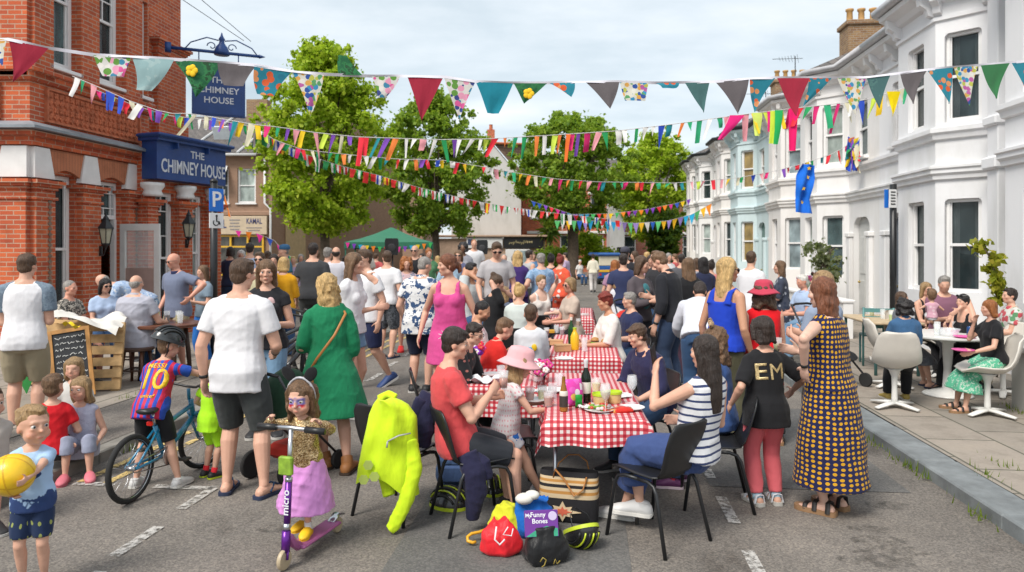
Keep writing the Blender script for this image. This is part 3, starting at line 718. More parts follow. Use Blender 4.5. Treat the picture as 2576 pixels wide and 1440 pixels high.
def m_render(name,c,dirt=.12):
    m,nt,b=nmat(name); o=tcoord(nt); n=noise(nt,scl(nt,o,(1,1,.35)),1.3,6,.6); f=noise(nt,o,28,3)
    c_=mixc(nt,1.0,c,ramp(nt,n,[(.28,(1-dirt*1.6,1-dirt*1.6,1-dirt*1.8)),(.5,(1-dirt*.3,)*3),(.7,(1,1,1))]),'MULTIPLY')
    nt.links.new(c_,b.inputs['Base Color']); b.inputs['Roughness'].default_value=.65; b.inputs['Specular IOR Level'].default_value=.3; bump(nt,b,f,.12,.006); return m
M_WHITE=m_render('white_stucco',(.80,.785,.77)); M_WHITE2=m_render('grey_white_stucco',(.79,.79,.80)); M_CREAMW=m_render('warm_white_stucco',(.80,.77,.745)); M_BLUEW=m_render('pale_blue_stucco',(.58,.69,.705)); M_GREYW=m_render('grey_render',(.52,.50,.47),.2)
M_PAINT=mat('white_paint',(.78,.77,.76),.4,.05,3); M_TERRA=mat('terracotta',(.47,.135,.06),.8,.35,9,.4,30); M_LEAD=mat('lead',(.22,.245,.27),.5,.2,4)
M_STONE=mat('painted_stone',(.74,.725,.71),.6,.08,4); M_NAVY=mat('navy_paint',(.018,.055,.20),.35,.15,3,spec=.4); M_IRON=mat('black_iron',(.015,.016,.018),.4,.1); M_BLUEIRON=mat('blue_ironwork',(.015,.06,.22),.4,.15)
M_GUT=mat('dark_gutter',(.035,.037,.042),.5,.1); M_WOODD=mat('dark_wood',(.055,.026,.016),.5,.3,8); M_CHROME=mat('steel',(.55,.56,.58),.28,.05,3,metal=1.0); M_BLACK=mat('black_plastic',(.014,.0145,.016),.42,.15,9)
def m_glass(name,c,rough=.06,al=1.0):
    m,nt,b=nmat(name); o=tcoord(nt); n=noise(nt,scl(nt,o,(1.2,1.2,.7)),2.2,4)
    nt.links.new(ramp(nt,n,[(.3,tuple(x*.45 for x in c)),(.55,c),(.75,tuple(min(1,x*1.7) for x in c))]),b.inputs['Base Color']); b.inputs['Roughness'].default_value=rough; b.inputs['Specular IOR Level'].default_value=.6; b.inputs['Alpha'].default_value=al
    return m
G_DARK=m_glass('dark_window_glass',(.045,.065,.07),.04,.55); G_TEAL=m_glass('reflecting_glass',(.11,.165,.17),.04,.72); G_BLIND=m_glass('glass_over_blind',(.36,.42,.39),.12); G_CURT=m_glass('glass_over_curtain',(.27,.34,.36),.12); G_OCHRE=m_glass('glass_over_ochre_blind',(.30,.21,.075),.2)
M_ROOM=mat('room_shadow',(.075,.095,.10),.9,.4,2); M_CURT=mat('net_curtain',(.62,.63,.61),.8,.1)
M_GLASS,_nt,_b=nmat('clear_glass'); _b.inputs['Base Color'].default_value=(.9,.95,.95,1); _b.inputs['Alpha'].default_value=.22; _b.inputs['Roughness'].default_value=.05
def structure(o): return tag(o,kind='structure')
# ---------------------------------------------------------------- ground
mb=MB(); mb.quad((-260,-60,0),(260,-60,0),(260,600,0),(-260,600,0)); structure(mb.build('road',M_ROAD))
KR,KL=2.73,-4.22
def strip(mb,n0,n1,s0,s1,z,seg=1,jit=0,rnd=random.Random(3)):
    mb.quad(S(n0,s0,z),S(n1,s0,z),S(n1,s1,z),S(n0,s1,z))
mb=MB(); strip(mb,-1.19,.25,1.5,9.4,.004); strip(mb,.95,2.45,5.75,8.6,.004); strip(mb,-1.6,1.2,15,19,.004); structure(mb.build('road_patches',M_PATCH))
# kerbs as individual stones in one kerb line
def kerbline(n0,n1,s0,s1,step,rnd):
    mb=MB(); s=s0
    while s<s1:
        L=step*rnd.uniform(.85,1.2); c=S((n0+n1)/2+rnd.uniform(-.008,.008),s+L/2,.040+rnd.uniform(-.005,.005)); mb.bbox(c,(L-.012,abs(n1-n0),.125),.012,SYAW); s+=L
    return mb
rk=random.Random(5)
structure(kerbline(KR,KR+.32,1.5,46,1.15,rk).build('kerb',M_KERB)); structure(kerbline(KL-.16,KL,1.0,24,.9,rk).build('kerb',mat('old_kerb',(.22,.205,.18),.85,.3,5,.2,50)))
mb=MB(); strip(mb,KR+.32,20,0,46.6,.100); structure(mb.build('pavement',M_SLAB))
mb=MB(); strip(mb,-5.35,KL-.16,0,24,.100); structure(mb.build('pavement_edge',M_ROAD))
mb=MB(); strip(mb,-24,-5.35,-4,24,.106); structure(mb.build('pavement',M_SLAB))
# painted markings with worn edges
m,nt_,b_=nmat('road_paint'); o_=tcoord(nt_); n_=noise(nt_,o_,22,5,.7); b_.inputs['Roughness'].default_value=.7
a_=ramp(nt_,n_,[(.38,0.0),(.58,.95)]); nt_.links.new(a_,b_.inputs['Alpha']); b_.inputs['Base Color'].default_value=(.52,.50,.47,1); M_RP=m
m,nt_,b_=nmat('yellow_road_paint'); o_=tcoord(nt_); n_=noise(nt_,o_,14,5,.75); b_.inputs['Roughness'].default_value=.7
a_=ramp(nt_,n_,[(.40,0.0),(.52,1.0)]); nt_.links.new(a_,b_.inputs['Alpha']); b_.inputs['Base Color'].default_value=(.62,.45,.17,1); M_RY=m
mb=MB()
for s0 in [x*.0 for x in ()]: pass
def dash(n,s0,s1,w=.08): strip(mb,n-w/2,n+w/2,s0,s1,.009)
def cross(n0,n1,s,w=.08): strip(mb,n0,n1,s-w/2,s+w/2,.009)
gs=lambda u,v:(lambda q:(q.x*NR.x+q.y*NR.y,q.x*D.x+q.y*D.y))(G(u,v))
for a,b in (((546,1226),(452,1283)),((400,1327),(285,1403)),((240,1440),(120,1540)),((931,958),(958,940)),((973,924),(1000,911)),((1014,897),(1035,887)),((1060,872),(1080,862)),((1810,1252),(1852,1320)),((1878,1388),(1926,1470)),((1776,1182),(1790,1205)),((1740,1120),(1752,1140))):
    (n0,s0),(n1,s1)=gs(*a),gs(*b); dash((n0+n1)/2,min(s0,s1),max(s0,s1))
n0,s0=gs(379,1231); n1,s1=gs(546,1226); cross(n0,n1,(s0+s1)/2); cross(-4.05,gs(233,1238)[0],(s0+s1)/2); n0,s0=gs(894,959); n1,s1=gs(931,958); cross(n0,n1,s0); n0,s0=gs(2141,1170); n1,_=gs(2186,1175); cross(n0,n1,s0)
structure(mb.build('road_marking',M_RP))
mb=MB(); dash(-4.02,5.3,16,.07); dash(-3.80,5.3,16,.07); structure(mb.build('yellow_lines',M_RY))
# stains and dropped scraps on the tarmac
mb=MB(); rs=random.Random(9)
for u,v,r in ((2190,1330,.10),(2210,1360,.13),(2235,1385,.15),(2215,1410,.14),(2230,1270,.12),(700,1330,.10)):
    q=G(u,v,.0065); mb.add([q+D*(r*1.3*math.cos(t)*rs.uniform(.7,1.2))*.55+NR*(r*1.6*math.sin(t)*rs.uniform(.7,1.2)) for t in [2*PI*k/16 for k in range(16)]],[tuple(range(16))])
m,nt_,b_=nmat('oil_stain'); o_=tcoord(nt_); nt_.links.new(ramp(nt_,noise(nt_,o_,16,5,.7),[(.42,0.0),(.68,.5)]),b_.inputs['Alpha']); b_.inputs['Base Color'].default_value=(.05,.046,.04,1); b_.inputs['Roughness'].default_value=.7
structure(mb.build('road_stain',m))
# ---------------------------------------------------------------- wall with openings
def wallpanel(mb,o,ex,ey,W,z0,z1,holes,depth=.16,m=0,mrev=None):
    """o origin (z ignored), ex along wall, ey outward; holes (x0,x1,za,zb)."""
    o=Vector((o[0],o[1],0)); ex=Vector(ex); ey=Vector(ey)
    xs=sorted({0,W,*[h[0] for h in holes],*[h[1] for h in holes]}); zs=sorted({z0,z1,*[h[2] for h in holes],*[h[3] for h in holes]})
    p=lambda x,z,d=0:o+ex*x-ey*d+Vector((0,0,z))
    for i in range(len(xs)-1):
        for j in range(len(zs)-1):
            cx,cz=(xs[i]+xs[i+1])/2,(zs[j]+zs[j+1])/2
            if any(h[0]<cx<h[1] and h[2]<cz<h[3] for h in holes): continue
            mb.quad(p(xs[i],zs[j]),p(xs[i+1],zs[j]),p(xs[i+1],zs[j+1]),p(xs[i],zs[j+1]),m)
    r=m if mrev is None else mrev
    for a,b,c,d in holes:
        mb.quad(p(a,c),p(a,d),p(a,d,depth),p(a,c,depth),r); mb.quad(p(b,c),p(b,d),p(b,d,depth),p(b,c,depth),r)
        mb.quad(p(a,d),p(b,d),p(b,d,depth),p(a,d,depth),r); mb.quad(p(a,c),p(b,c),p(b,c,depth),p(a,c,depth),r)
def window(parent,o,ex,ey,h,depth,glass,frame=M_PAINT,style='sash',fw=.055,sill=True,name='window',corner=None,loc=None):
    a,b,c,d=h; o=Vector((o[0],o[1],0)); ex=Vector(ex); ey=Vector(ey); Z=Vector((0,0,1))
    A=math.atan2(ex.y,ex.x); f=MB()
    def bar(x0,x1,z0,z1,dd,th): f.box(o+ex*((x0+x1)/2)-ey*(dd)+Z*((z0+z1)/2),(abs(x1-x0),th,abs(z1-z0)),A)
    e=.004
    bar(a+e,a+fw,c+e,d-e,depth-.02,.07); bar(b-fw,b-e,c+e,d-e,depth-.02,.07); bar(a+fw,b-fw,d-fw,d-e,depth-.02,.066); bar(a+fw,b-fw,c+e,c+fw*1.3,depth-.02,.066)
    mid=(c+d)/2+.02
    if style in('sash','leaded'):
        bar(a+fw,b-fw,mid-.024,mid+.024,depth-.022,.05)
        for x in (a+fw+.012,b-fw-.012): bar(x-.012,x+.012,c+fw*1.3,mid-.024,depth-.004,.03); bar(x-.012,x+.012,mid+.024,d-fw,depth-.016,.03)
    if style=='leaded':
        q=mid+(d-mid)*.34
        bar(a+fw+.024,b-fw-.024,q-.012,q+.012,depth-.012,.03); q2=mid+(d-mid)*.72; bar(a+fw+.024,b-fw-.024,q2-.012,q2+.012,depth-.012,.03)
        xm=(a+b)/2; bar(xm-.012,xm+.012,q2+.012,d-fw,depth-.012,.03); bar(xm-.012,xm+.012,mid+.024,q-.012,depth-.012,.03)
    w_=f.build(name,frame,parent)
    g=MB(); p=lambda x,z:o+ex*x-ey*(depth+.012)+Z*z
    g.prism([p(a+fw*.5,c+fw*.5),p(b-fw*.5,c+fw*.5),p(b-fw*.5,d-fw*.5),p(a+fw*.5,d-fw*.5)],-ey*.008); g.build('pane',glass,w_)
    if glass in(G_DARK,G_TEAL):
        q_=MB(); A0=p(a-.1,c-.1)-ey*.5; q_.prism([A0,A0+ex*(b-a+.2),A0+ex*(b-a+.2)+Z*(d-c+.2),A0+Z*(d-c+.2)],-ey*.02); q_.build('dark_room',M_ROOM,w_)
        q_=MB(); hw=(b-a)*.24
        for x0_ in(a+.03,b-.03-hw): q_.sheet(lambda s,t:p(x0_+hw*s,c+.05+(d-c-.1)*t)-ey*(.07+.02*math.sin(s*26)),16,1)
        if (b-a)>.3: q_.build('curtain',M_CURT,w_,True,fixn=False)
    if sill:
        s_=MB(); s_.bbox(o+ex*((a+b)/2)+ey*(.03)+Z*(c-.035),(b-a+.14,.14,.07),.012,A); s_.build('sill',frame,w_)
    if corner:
        k=MB()
        for x,sg in((a,1),(b,-1)):
            poly=[o+ex*x+ey*.0-ey*.002+Z*d]+[o+ex*(x+sg*(corner-corner*math.sin(t)))-ey*.002+Z*(d-corner+corner*math.cos(t)) for t in [PI/2*q/5 for q in range(6)]][::-1]
            k.prism(poly,-ey*(depth-.03))
        k.build('corner_moulding',corner_mat[0],w_)
    return w_
corner_mat=[M_WHITE]
def offset(poly,d):
    out=[]
    for i,p in enumerate(poly):
        p=Vector((p[0],p[1])); n=[]
        if i>0: t=(p-Vector(poly[i-1][:2])).normalized(); n.append(Vector((-t.y,t.x)))
        if i<len(poly)-1: t=(Vector(poly[i+1][:2])-p).normalized(); n.append(Vector((-t.y,t.x)))
        if len(n)==2: m=(n[0]+n[1]).normalized(); q=p+m*(d/max(.4,m.dot(n[0])))
        else: q=p+n[0]*d
        out.append(q)
    return out
def band(mb,poly,prof,m=0):   # prof: list of (outward, z) swept along plan polyline (left side outward)
    rings=[]
    offs={d:offset(poly,d) for d,_ in prof}
    n=len(poly)
    rings=[[Vector((offs[d][i].x,offs[d][i].y,z)) for d,z in prof] for i in range(n)]
    mb.rings(rings,True,m)
# ---------------------------------------------------------------- terraced houses on the right
HW=4.95; NB=5.9
def house(k,s0,mir,wm,label,glz,zoff,gut=M_WHITE2,cornice=True,gnd=None,ends=False):
    root=thing('terraced_house',label,'house',S(NB,s0,0),SYAW,'terraced houses along the right pavement')
    X=(lambda x:HW-x) if mir else (lambda x:x)
    pl=[(0,-.6),(.45,-.6),(1.03,0),(2.5,0),(3.08,-.6),(HW,-.6)]
    poly=[(X(x),y) for x,y in pl]
    if mir: poly=poly[::-1]
    Z=lambda z:z+zoff
    corner_mat[0]=wm
    top=Z(6.25); wins=[]
    w_=MB()
    segs=[]
    for i in range(5):
        a,b=Vector(poly[i]),Vector(poly[i+1]); L=(b-a).length; ex=(b-a)/L; ey=Vector((-ex.y,ex.x)); idx=i if not mir else 4-i
        holes=[]
        if idx in(1,3): q=L*.17; holes=[(q,L-q,Z(1.12),Z(2.70)),(q,L-q,Z(4.0),Z(5.50))]
        elif idx==2: q=.42; holes=[(q,L-q,Z(1.12),Z(2.70)),(q,L-q,Z(4.0),Z(5.50))]
        elif idx==4:
            xa=.30; holes=[(xa,xa+1.0,.10,Z(2.62)),(xa+.12,xa+.88,Z(4.05),Z(5.40))]
            if mir: holes=[(L-h[1],L-h[0],h[2],h[3]) for h in holes]
        e3=Vector((ex.x,ex.y,0)); y3=Vector((ey.x,ey.y,0))
        wallpanel(w_,(a.x,a.y),e3,y3,L,-.1,top,holes,.15)
        segs.append((a,e3,y3,L,holes,idx))
    # end walls, back and parapet upstand
    for x in((0,HW) if ends else (0,HW)): w_.quad((x,-.6,-.1),(x,-9,-.1),(x,-9,top),(x,-.6,top))
    band(w_,poly,[(-.02,Z(3.02)),(.05,Z(3.04)),(.06,Z(3.10)),(.10,Z(3.14)),(.10,Z(3.20)),(.13,Z(3.22)),(.13,Z(3.26)),(-.02,Z(3.30))])
    band(w_,poly,[(-.02,Z(3.70)),(.05,Z(3.72)),(.07,Z(3.80)),(.11,Z(3.83)),(.11,Z(3.90)),(-.02,Z(3.94))])
    band(w_,poly,[(-.02,Z(5.72)),(.04,Z(5.74)),(.04,Z(5.80)),(-.02,Z(5.82))])
    band(w_,poly,[(-.02,Z(6.02)),(.08,Z(6.06)),(.14,Z(6.14)),(.30,Z(6.22)),(.32,Z(6.30)),(-.02,Z(6.31))])
    wl=w_.build('wall',wm,root)
    pts=[(2.9,-.6+.0),(3.3,-.6),(4.8,-.6),(.12,-.6)]
    def bracket(c,ey):
        ex=Vector((-ey.y,ey.x,0)); c=Vector((c[0],c[1],0))
        prof=[(0,5.82),(.10,5.86),(.13,5.96),(.24,6.04),(.27,6.22),(0,6.22)]
        br=MB(); br.prism([c-ex*.06+ey*d+Vector((0,0,Z(z))) for d,z in prof],ex*.12); br.build('eaves_bracket',wm,wl)
    for a,e3,y3,L,hs,idx in segs:
        for t in ((.06,.94) if idx in(1,2,3) else (.5,) if idx==0 else (.12,.5,.94)): bracket(Vector((a.x,a.y,0))+e3*(L*t),y3)
    for a,e3,y3,L,hs,idx in segs:
        for j,h in enumerate(hs):
            if idx==4 and j==0:
                dm=MB(); A=math.atan2(e3.y,e3.x); c=Vector((a.x,a.y,0))+e3*((h[0]+h[1])/2)-y3*.145
                dm.bbox(c+Vector((0,0,(h[3]+.1)/2)),(h[1]-h[0]-.02,.05,h[3]-.12),.01,A)
                for px in(-.22,.22):
                    for pz,ph in((.75,.7),(1.7,.9)): dm.bbox(c+e3*px+y3*.03+Vector((0,0,pz)),(.30,.03,ph),.01,A)
                d_=dm.build('door',mat('door_paint',((.05,.07,.10),(.52,.52,.50),(.55,.55,.52),(.06,.14,.12),(.6,.6,.58),(.1,.1,.12),(.4,.4,.4))[k%7],.35,.08),root)
                kb=MB(); kb.ball(c+e3*.38+y3*.06+Vector((0,0,1.05)),.035,8); kb.build('handle',mat('brass',(.5,.36,.12),.3,0,metal=1),d_,True)
                am=MB()
                for x,sg in((h[0],1),(h[1],-1)):
                    o=Vector((a.x,a.y,0)); q=.32
                    am.prism([o+e3*x-y3*.002+Vector((0,0,h[3]))]+[o+e3*(x+sg*q*(1-math.sin(t)))-y3*.002+Vector((0,0,h[3]-q*.8+q*.8*math.cos(t))) for t in [PI/2*u/5 for u in range(6)]][::-1],-y3*.12)
                for x in (h[0]-.13,h[1]+.13):
                    am.bbox(Vector((a.x,a.y,0))+e3*x+y3*.05+Vector((0,0,1.1)),(.20,.10,2.1),.02,A); am.bbox(Vector((a.x,a.y,0))+e3*x+y3*.06+Vector((0,0,2.2)),(.27,.14,.12),.02,A)
                am.build('porch_arch',wm,root)
                continue
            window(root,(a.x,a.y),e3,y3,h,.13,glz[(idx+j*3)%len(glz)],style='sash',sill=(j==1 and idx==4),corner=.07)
    # gutter and roof
    g=MB(); band(g,poly,[(.28,Z(6.31)),(.42,Z(6.34)),(.44,Z(6.44)),(.40,Z(6.45)),(.36,Z(6.38)),(.26,Z(6.40))]); g.build('gutter',gut,root,True)
    r=MB(); of=offset(poly,.34); n=len(of)
    rid=[Vector((q.x,-4.8,Z(8.6))) for q in of]
    for i in range(n-1): r.add([(of[i].x,of[i].y,Z(6.44)),(of[i+1].x,of[i+1].y,Z(6.44)),tuple(rid[i+1]),tuple(rid[i])],[(0,1,2,3)])
    r.quad((0,-4.8,Z(8.6)),(HW,-4.8,Z(8.6)),(HW,-9,Z(6.4)),(0,-9,Z(6.4)))
    for x in(0,HW): r.add([(x,-.3,Z(6.44)),(x,-4.8,Z(8.6)),(x,-9,Z(6.4))],[(0,1,2)])
    r.build('roof',M_SLATE,root)
    pp=MB()
    pp.tube([(X(.10),-.53,.1),(X(.10),-.53,Z(5.9)),(X(.10),-.35,Z(6.1)),(X(.10),-.24,Z(6.34))],.042,8)
    if not mir or k==1: pp.build('downpipe',M_PAINT,root,True)
    if k in(2,4,1):
        ch=MB(); ch.box((HW if k!=1 else HW,-4.0,Z(8.7)),(.9,1.6,1.9)); ch.bbox((HW,-4.0,Z(9.72)),(1.05,1.75,.18),.03); c_=ch.build('chimney',M_BRICKY,root)
        for q in range(4): po=MB(); po.lathe((HW,-4.6+.4*q,Z(9.8)),[(.13,0),(.11,.1),(.10,.42),(.14,.46),(.14,.52),(.10,.53)],12); po.build('chimney_pot',mat('buff_pot',(.46,.27,.10),.8,.2),c_,True)
    return root
HZ=[('near grey-white stuccoed house with a two-storey bay behind the pavement table',M_WHITE2,[G_TEAL,G_DARK,G_DARK],0),('white bay-fronted house with a potted olive and a bundle of bunting on its drainpipe',M_WHITE,[G_BLIND,G_DARK,G_BLIND,G_TEAL],0),('off-white house whose bay carries the long blue starred flag',M_CREAMW,[G_CURT,G_CURT,G_DARK],.10),('pale blue painted house with ochre blinds in its windows',M_BLUEW,[G_OCHRE,G_OCHRE,G_TEAL],.22),('warm white house next beyond the pale blue one',M_CREAMW,[G_BLIND,G_DARK],.34),('white house with a black gutter, second beyond the pale blue one',M_WHITE,[G_DARK,G_BLIND],.46),('last white bay-fronted house at the far end of the terrace by the trees',M_CREAMW,[G_BLIND,G_DARK],.56)]
for k,(lb,wm,gz,zo) in enumerate(HZ): house(k,11.9+HW*k,k%2==1,wm,lb,gz,zo,gut=M_GUT if k>=3 else mat('grey_gutter',(.52,.52,.54),.5,.1))
house(7,11.9-HW,True,M_WHITE2,'nearest white house at the right edge, mostly out of the frame',[G_TEAL,G_DARK],0,gut=mat('grey_gutter',(.52,.52,.54),.5,.1))
# scrolled pier between the two nearest houses
mb=MB(); c=S(NB+.50,11.90); A=SYAW
mb.bbox(c+Vector((0,0,3.1)),(.30,.26,6.2),.02,A); mb.bbox(c+Vector((0,0,3.20)),(.40,.40,.20),.03,A); mb.bbox(c+Vector((0,0,3.86)),(.38,.38,.16),.03,A); mb.bbox(c+Vector((0,0,6.1)),(.38,.40,.5),.05,A)
tag(mb.build('party_pier',M_WHITE2),'tall moulded white pier standing between the two nearest right-hand houses','pier')
mb=MB(); mb.box(S(4.83,5.2,.37),(6.6,.30,.56+.18),SYAW); mb.bbox(S(4.83,5.2,.775),(6.7,.40,.08),.015,SYAW)
tag(mb.build('garden_wall',M_GREYW),'low grey rendered garden wall with coping at the right edge','wall')
mb=MB(); mb.box(S(5.05,17.6,.45),(6.0,.18,.72),SYAW); mb.bbox(S(5.05,17.6,.83),(6.05,.26,.06),.012,SYAW)
tag(mb.build('garden_wall',M_WHITE),'low white front wall behind the seated old man in light blue','wall')
# TV aerials
for (n,s,z,lb) in ((8.6,31,9.6,'spiky television aerial on the right-hand roofs above the yellow chimney pots'),(8.6,36,9.2,'smaller television aerial standing farther back on the right-hand roofs')):
    mb=MB(); q=S(n,s,z-1.6); mb.tube([q,q+Vector((0,0,1.9))],.02,6); t=q+Vector((0,0,1.8)); ax=Vector((-.95,.3,.05)); mb.tube([t-ax*.3,t+ax*.9],.012,6)
    for k in range(7): e=t+ax*(.12*k-.1); mb.tube([e-Vector((.05,.2,.22-.015*k)),e+Vector((.05,.2,.22-.015*k))],.008,5)
    tag(mb.build('tv_aerial',M_GUT),lb,'aerial')
# ---------------------------------------------------------------- the pub on the left corner
PC_=S(-9,10.70); pub=thing('pub','red brick corner pub with white sash windows and a navy fascia sign','pub',PC_)
def under(o,root=pub): o.parent=root; o.location=-root.location; return o
E2=D.copy(); Y2=NR.copy()      # face 2 parallel to the street
E1=Vector((1,0,0)); Y1=Vector((0,-1,0)); O1=PC_-E1*6
wb=MB()
h2=[(.42,1.02,.55,3.12),(1.57,2.25,.11,3.12)]; u2=[(.40,1.05,4.95,7.3),(1.55,2.25,4.95,7.3),(2.80,3.12,4.95,6.9)]
wallpanel(wb,PC_,E2,Y2,3.16,-.05,3.86,h2,.22); 
EU=E2; wallpanel(wb,PC_,E2,Y2,3.16,3.86,9.5,u2,.20)
h1=[(4.2,5.55,.55,3.12),(1.6,3.2,.55,3.12)]; u1=[(4.4,5.5,4.95,7.3),(1.8,3.2,4.95,7.3)]
wallpanel(wb,O1,E1,Y1,6,-.05,3.86,h1,.22); wallpanel(wb,O1,E1,Y1,6,3.86,9.5,u1,.2)
# return and recessed upper wall
q0=S(-9,13.86); q1=S(-9.35,13.86); q2=S(-9.35,15.6); q3=S(-15,15.6)
def vq(a,b,z0,z1,m=0): wb.quad(a+Vector((0,0,z0)),b+Vector((0,0,z0)),b+Vector((0,0,z1)),a+Vector((0,0,z1)),m)
vq(q0,q1,-.05,9.5); wallpanel(wb,q1,E2,Y2,1.74,-.05,9.5,[(.10,.55,4.95,6.9)],.2); vq(q2,q3,-.05,9.5); vq(O1,O1+Vector((0,9,0)),-.05,9.5)
# ground-floor shopfront turned slightly towards the crossing
ES=Vector((.331,.944,0)).normalized(); YS=Vector((ES.y,-ES.x,0)); W0=Vector((-7.28,14.12,0)); WL=2.05
wallpanel(wb,W0,ES,YS,WL,-.05,3.9,[(.30,.78,.3,3.0),(1.22,1.60,.5,3.0)],.18)
e=W0+ES*WL; vq(e,e-YS*2.5,-.05,3.9); vq(W0,W0-YS*.9,-.05,3.9); wb.add([W0+Vector((0,0,3.9)),e+Vector((0,0,3.9)),e-YS*2.5+Vector((0,0,3.9)),W0-YS*2.5+Vector((0,0,3.9))],[(0,1,2,3)])
wb.add([PC_+Vector((0,0,9.5)),q2+Vector((0,0,9.5)),q3+Vector((0,0,9.5)),O1+Vector((0,9,9.5)),O1+Vector((0,0,9.5))],[(0,1,2,3,4)])
under(wb.build('wall',M_BRICK))
# pillars with moulded capitals (proud of the wall)
def pier(o,ex,ey,x0,x1,z0,z1,pr,mm=M_BRICK,cap=True,name='pillar'):
    A=math.atan2(ex.y,ex.x); p=MB(); c=Vector((o[0],o[1],0))+ex*((x0+x1)/2)+ey*(pr/2); wd=x1-x0
    p.box(c+Vector((0,0,(z0+z1)/2)),(wd,pr,z1-z0),A)
    if cap:
        p.box(c+Vector((0,0,z0+.35)),(wd+.08,pr+.08,.6),A)
        for dz,g,hh_ in((-.26,.03,.05),(-.10,.03,.05),(-.05,.07,.05),(0,.11,.06)): p.box(c+Vector((0,0,z1+dz+.03)),(wd+2*g,pr+2*g,hh_),A)
    return under(p.build(name,mm))
PIER2=[(-.02,.40),(1.06,1.53),(2.29,2.80)]
for x0,x1 in PIER2: pier(PC_,E2,Y2,x0,x1,.0,2.92,.13)
pier(O1,E1,Y1,5.58,6.02,.0,2.92,.13); pier(O1,E1,Y1,3.3,4.1,.0,2.92,.13)
for x0,x1 in PIER2: pier(PC_,E2,Y2,x0,x1,4.66,9.4,.10,cap=False)
pier(O1,E1,Y1,5.58,6.02,4.66,9.4,.10,cap=False)
# dark diaper strips on the pillars
for x in(.27,2.55):
    dz=MB()
    for k in range(22):
        c=Vector((PC_.x,PC_.y,0))+E2*x+Y2*.135+Vector((0,0,.75+.09*k)); dz.prism([c+E2*.05,c+Vector((0,0,.045)),c-E2*.05,c-Vector((0,0,.045))],Y2*.006)
    under(dz.build('diaper_brickwork',mat('burnt_brick',(.20,.13,.09),.8,.3)))
# white springers, brick flat arches, ledge, terracotta panel, sill string
def trap(o,ex,ey,xb0,xb1,xt0,xt1,z0,z1,pr,m,name,th=.30):
    p=MB(); o=Vector((o[0],o[1],0)); q=lambda x,z:o+ex*x+ey*pr+Vector((0,0,z)); p.prism([q(xb0,z0),q(xb1,z0),q(xt1,z1),q(xt0,z1)],-ey*th); return under(p.build(name,m))
for x0,x1,t0,t1 in((-.02,.42,-.02,.30),(1.04,1.56,1.14,1.46),(2.27,2.84,2.37,2.84)): trap(PC_,E2,Y2,x0,x1,t0,t1,3.02,3.52,.11,M_STONE,'springer',.10)
trap(O1,E1,Y1,5.52,6.02,5.62,6.02,3.02,3.52,.11,M_STONE,'springer',.10); trap(O1,E1,Y1,3.2,4.2,3.3,4.1,3.02,3.52,.11,M_STONE,'springer',.10)
M_ARCH=m_bricktex('rubbed_brick_arch',(.50,.19,.10),(.46,.17,.09),(.33,.14,.08),.07,.5,.006,.85,0)
for o,ex,ey,a,b in((PC_,E2,Y2,.30,1.14),(PC_,E2,Y2,1.46,2.37),(O1,E1,Y1,4.1,5.62)):
    p=MB(); oo=Vector((o[0],o[1],0)); k=9; top=[oo+ex*lerp(a,b,i/k)+ey*.085+Vector((0,0,3.52)) for i in range(k+1)]; ins=.10
    bot=[oo+ex*lerp(a+ins,b-ins,i/k)+ey*.085+Vector((0,0,3.10+.10*math.sin(PI*i/k))) for i in range(k+1)]
    p.prism(bot+top[::-1],-ey*.075); under(p.build('brick_arch',M_ARCH))
poly=[tuple((O1-Vector((.1,0,0))).xy),tuple(PC_.xy),tuple((S(-9,13.86)).xy)]
poly=[(v[0],v[1]) for v in poly][::-1]
lb=MB(); band(lb,poly,[(.0,3.53),(.14,3.54),(.14,3.60),(.10,3.61),(.10,3.67),(.20,3.69),(.22,3.76),(.0,3.77)]); under(lb.build('brick_cornice',M_BRICK))
lb=MB(); band(lb,poly,[(.0,3.772),(.34,3.775),(.34,3.82),(.16,3.90),(.0,3.94)]); under(lb.build('lead_ledge',M_LEAD))
lb=MB(); band(lb,poly,[(.0,4.60),(.05,4.60),(.10,4.66),(.10,4.72),(.16,4.74),(.16,4.80),(.0,4.86)]); under(lb.build('string_course',M_BRICK))
tp=MB(); rr=random.Random(2)
for o,ex,ey,a,b in((PC_,E2,Y2,.35,2.78),(O1,E1,Y1,3.0,5.5)):
    oo=Vector((o[0],o[1],0)); A=math.atan2(ex.y,ex.x)
    tp.box(oo+ex*((a+b)/2)+ey*.012+Vector((0,0,4.26)),(b-a,.02,.50),A)
    for zz,hh_ in((3.99,.04),(4.53,.04)): tp.box(oo+ex*((a+b)/2)+ey*.03+Vector((0,0,zz)),(b-a+.08,.06,hh_),A)
    for xx in(a-.02,b+.02): tp.box(oo+ex*xx+ey*.03+Vector((0,0,4.26)),(.04,.06,.50),A)
    for i in range(int((b-a)/.125)):
        for j in range(4):
            c=oo+ex*(a+.0625+.125*i)+ey*.03+Vector((0,0,4.075+.122*j))
            for k in range(4): t=k*PI/2+PI/4*(j%2); tp.ball(c+ex*.032*math.cos(t)+Vector((0,0,.032*math.sin(t))),(.024,.024,.03),6)
            tp.ball(c,(.02,.03,.02),6)
under(tp.build('terracotta_panel',M_TERRA))
for h in h2[:1]: under(window(None,PC_,E2,Y2,h,.16,G_DARK,style='sash',fw=.07))
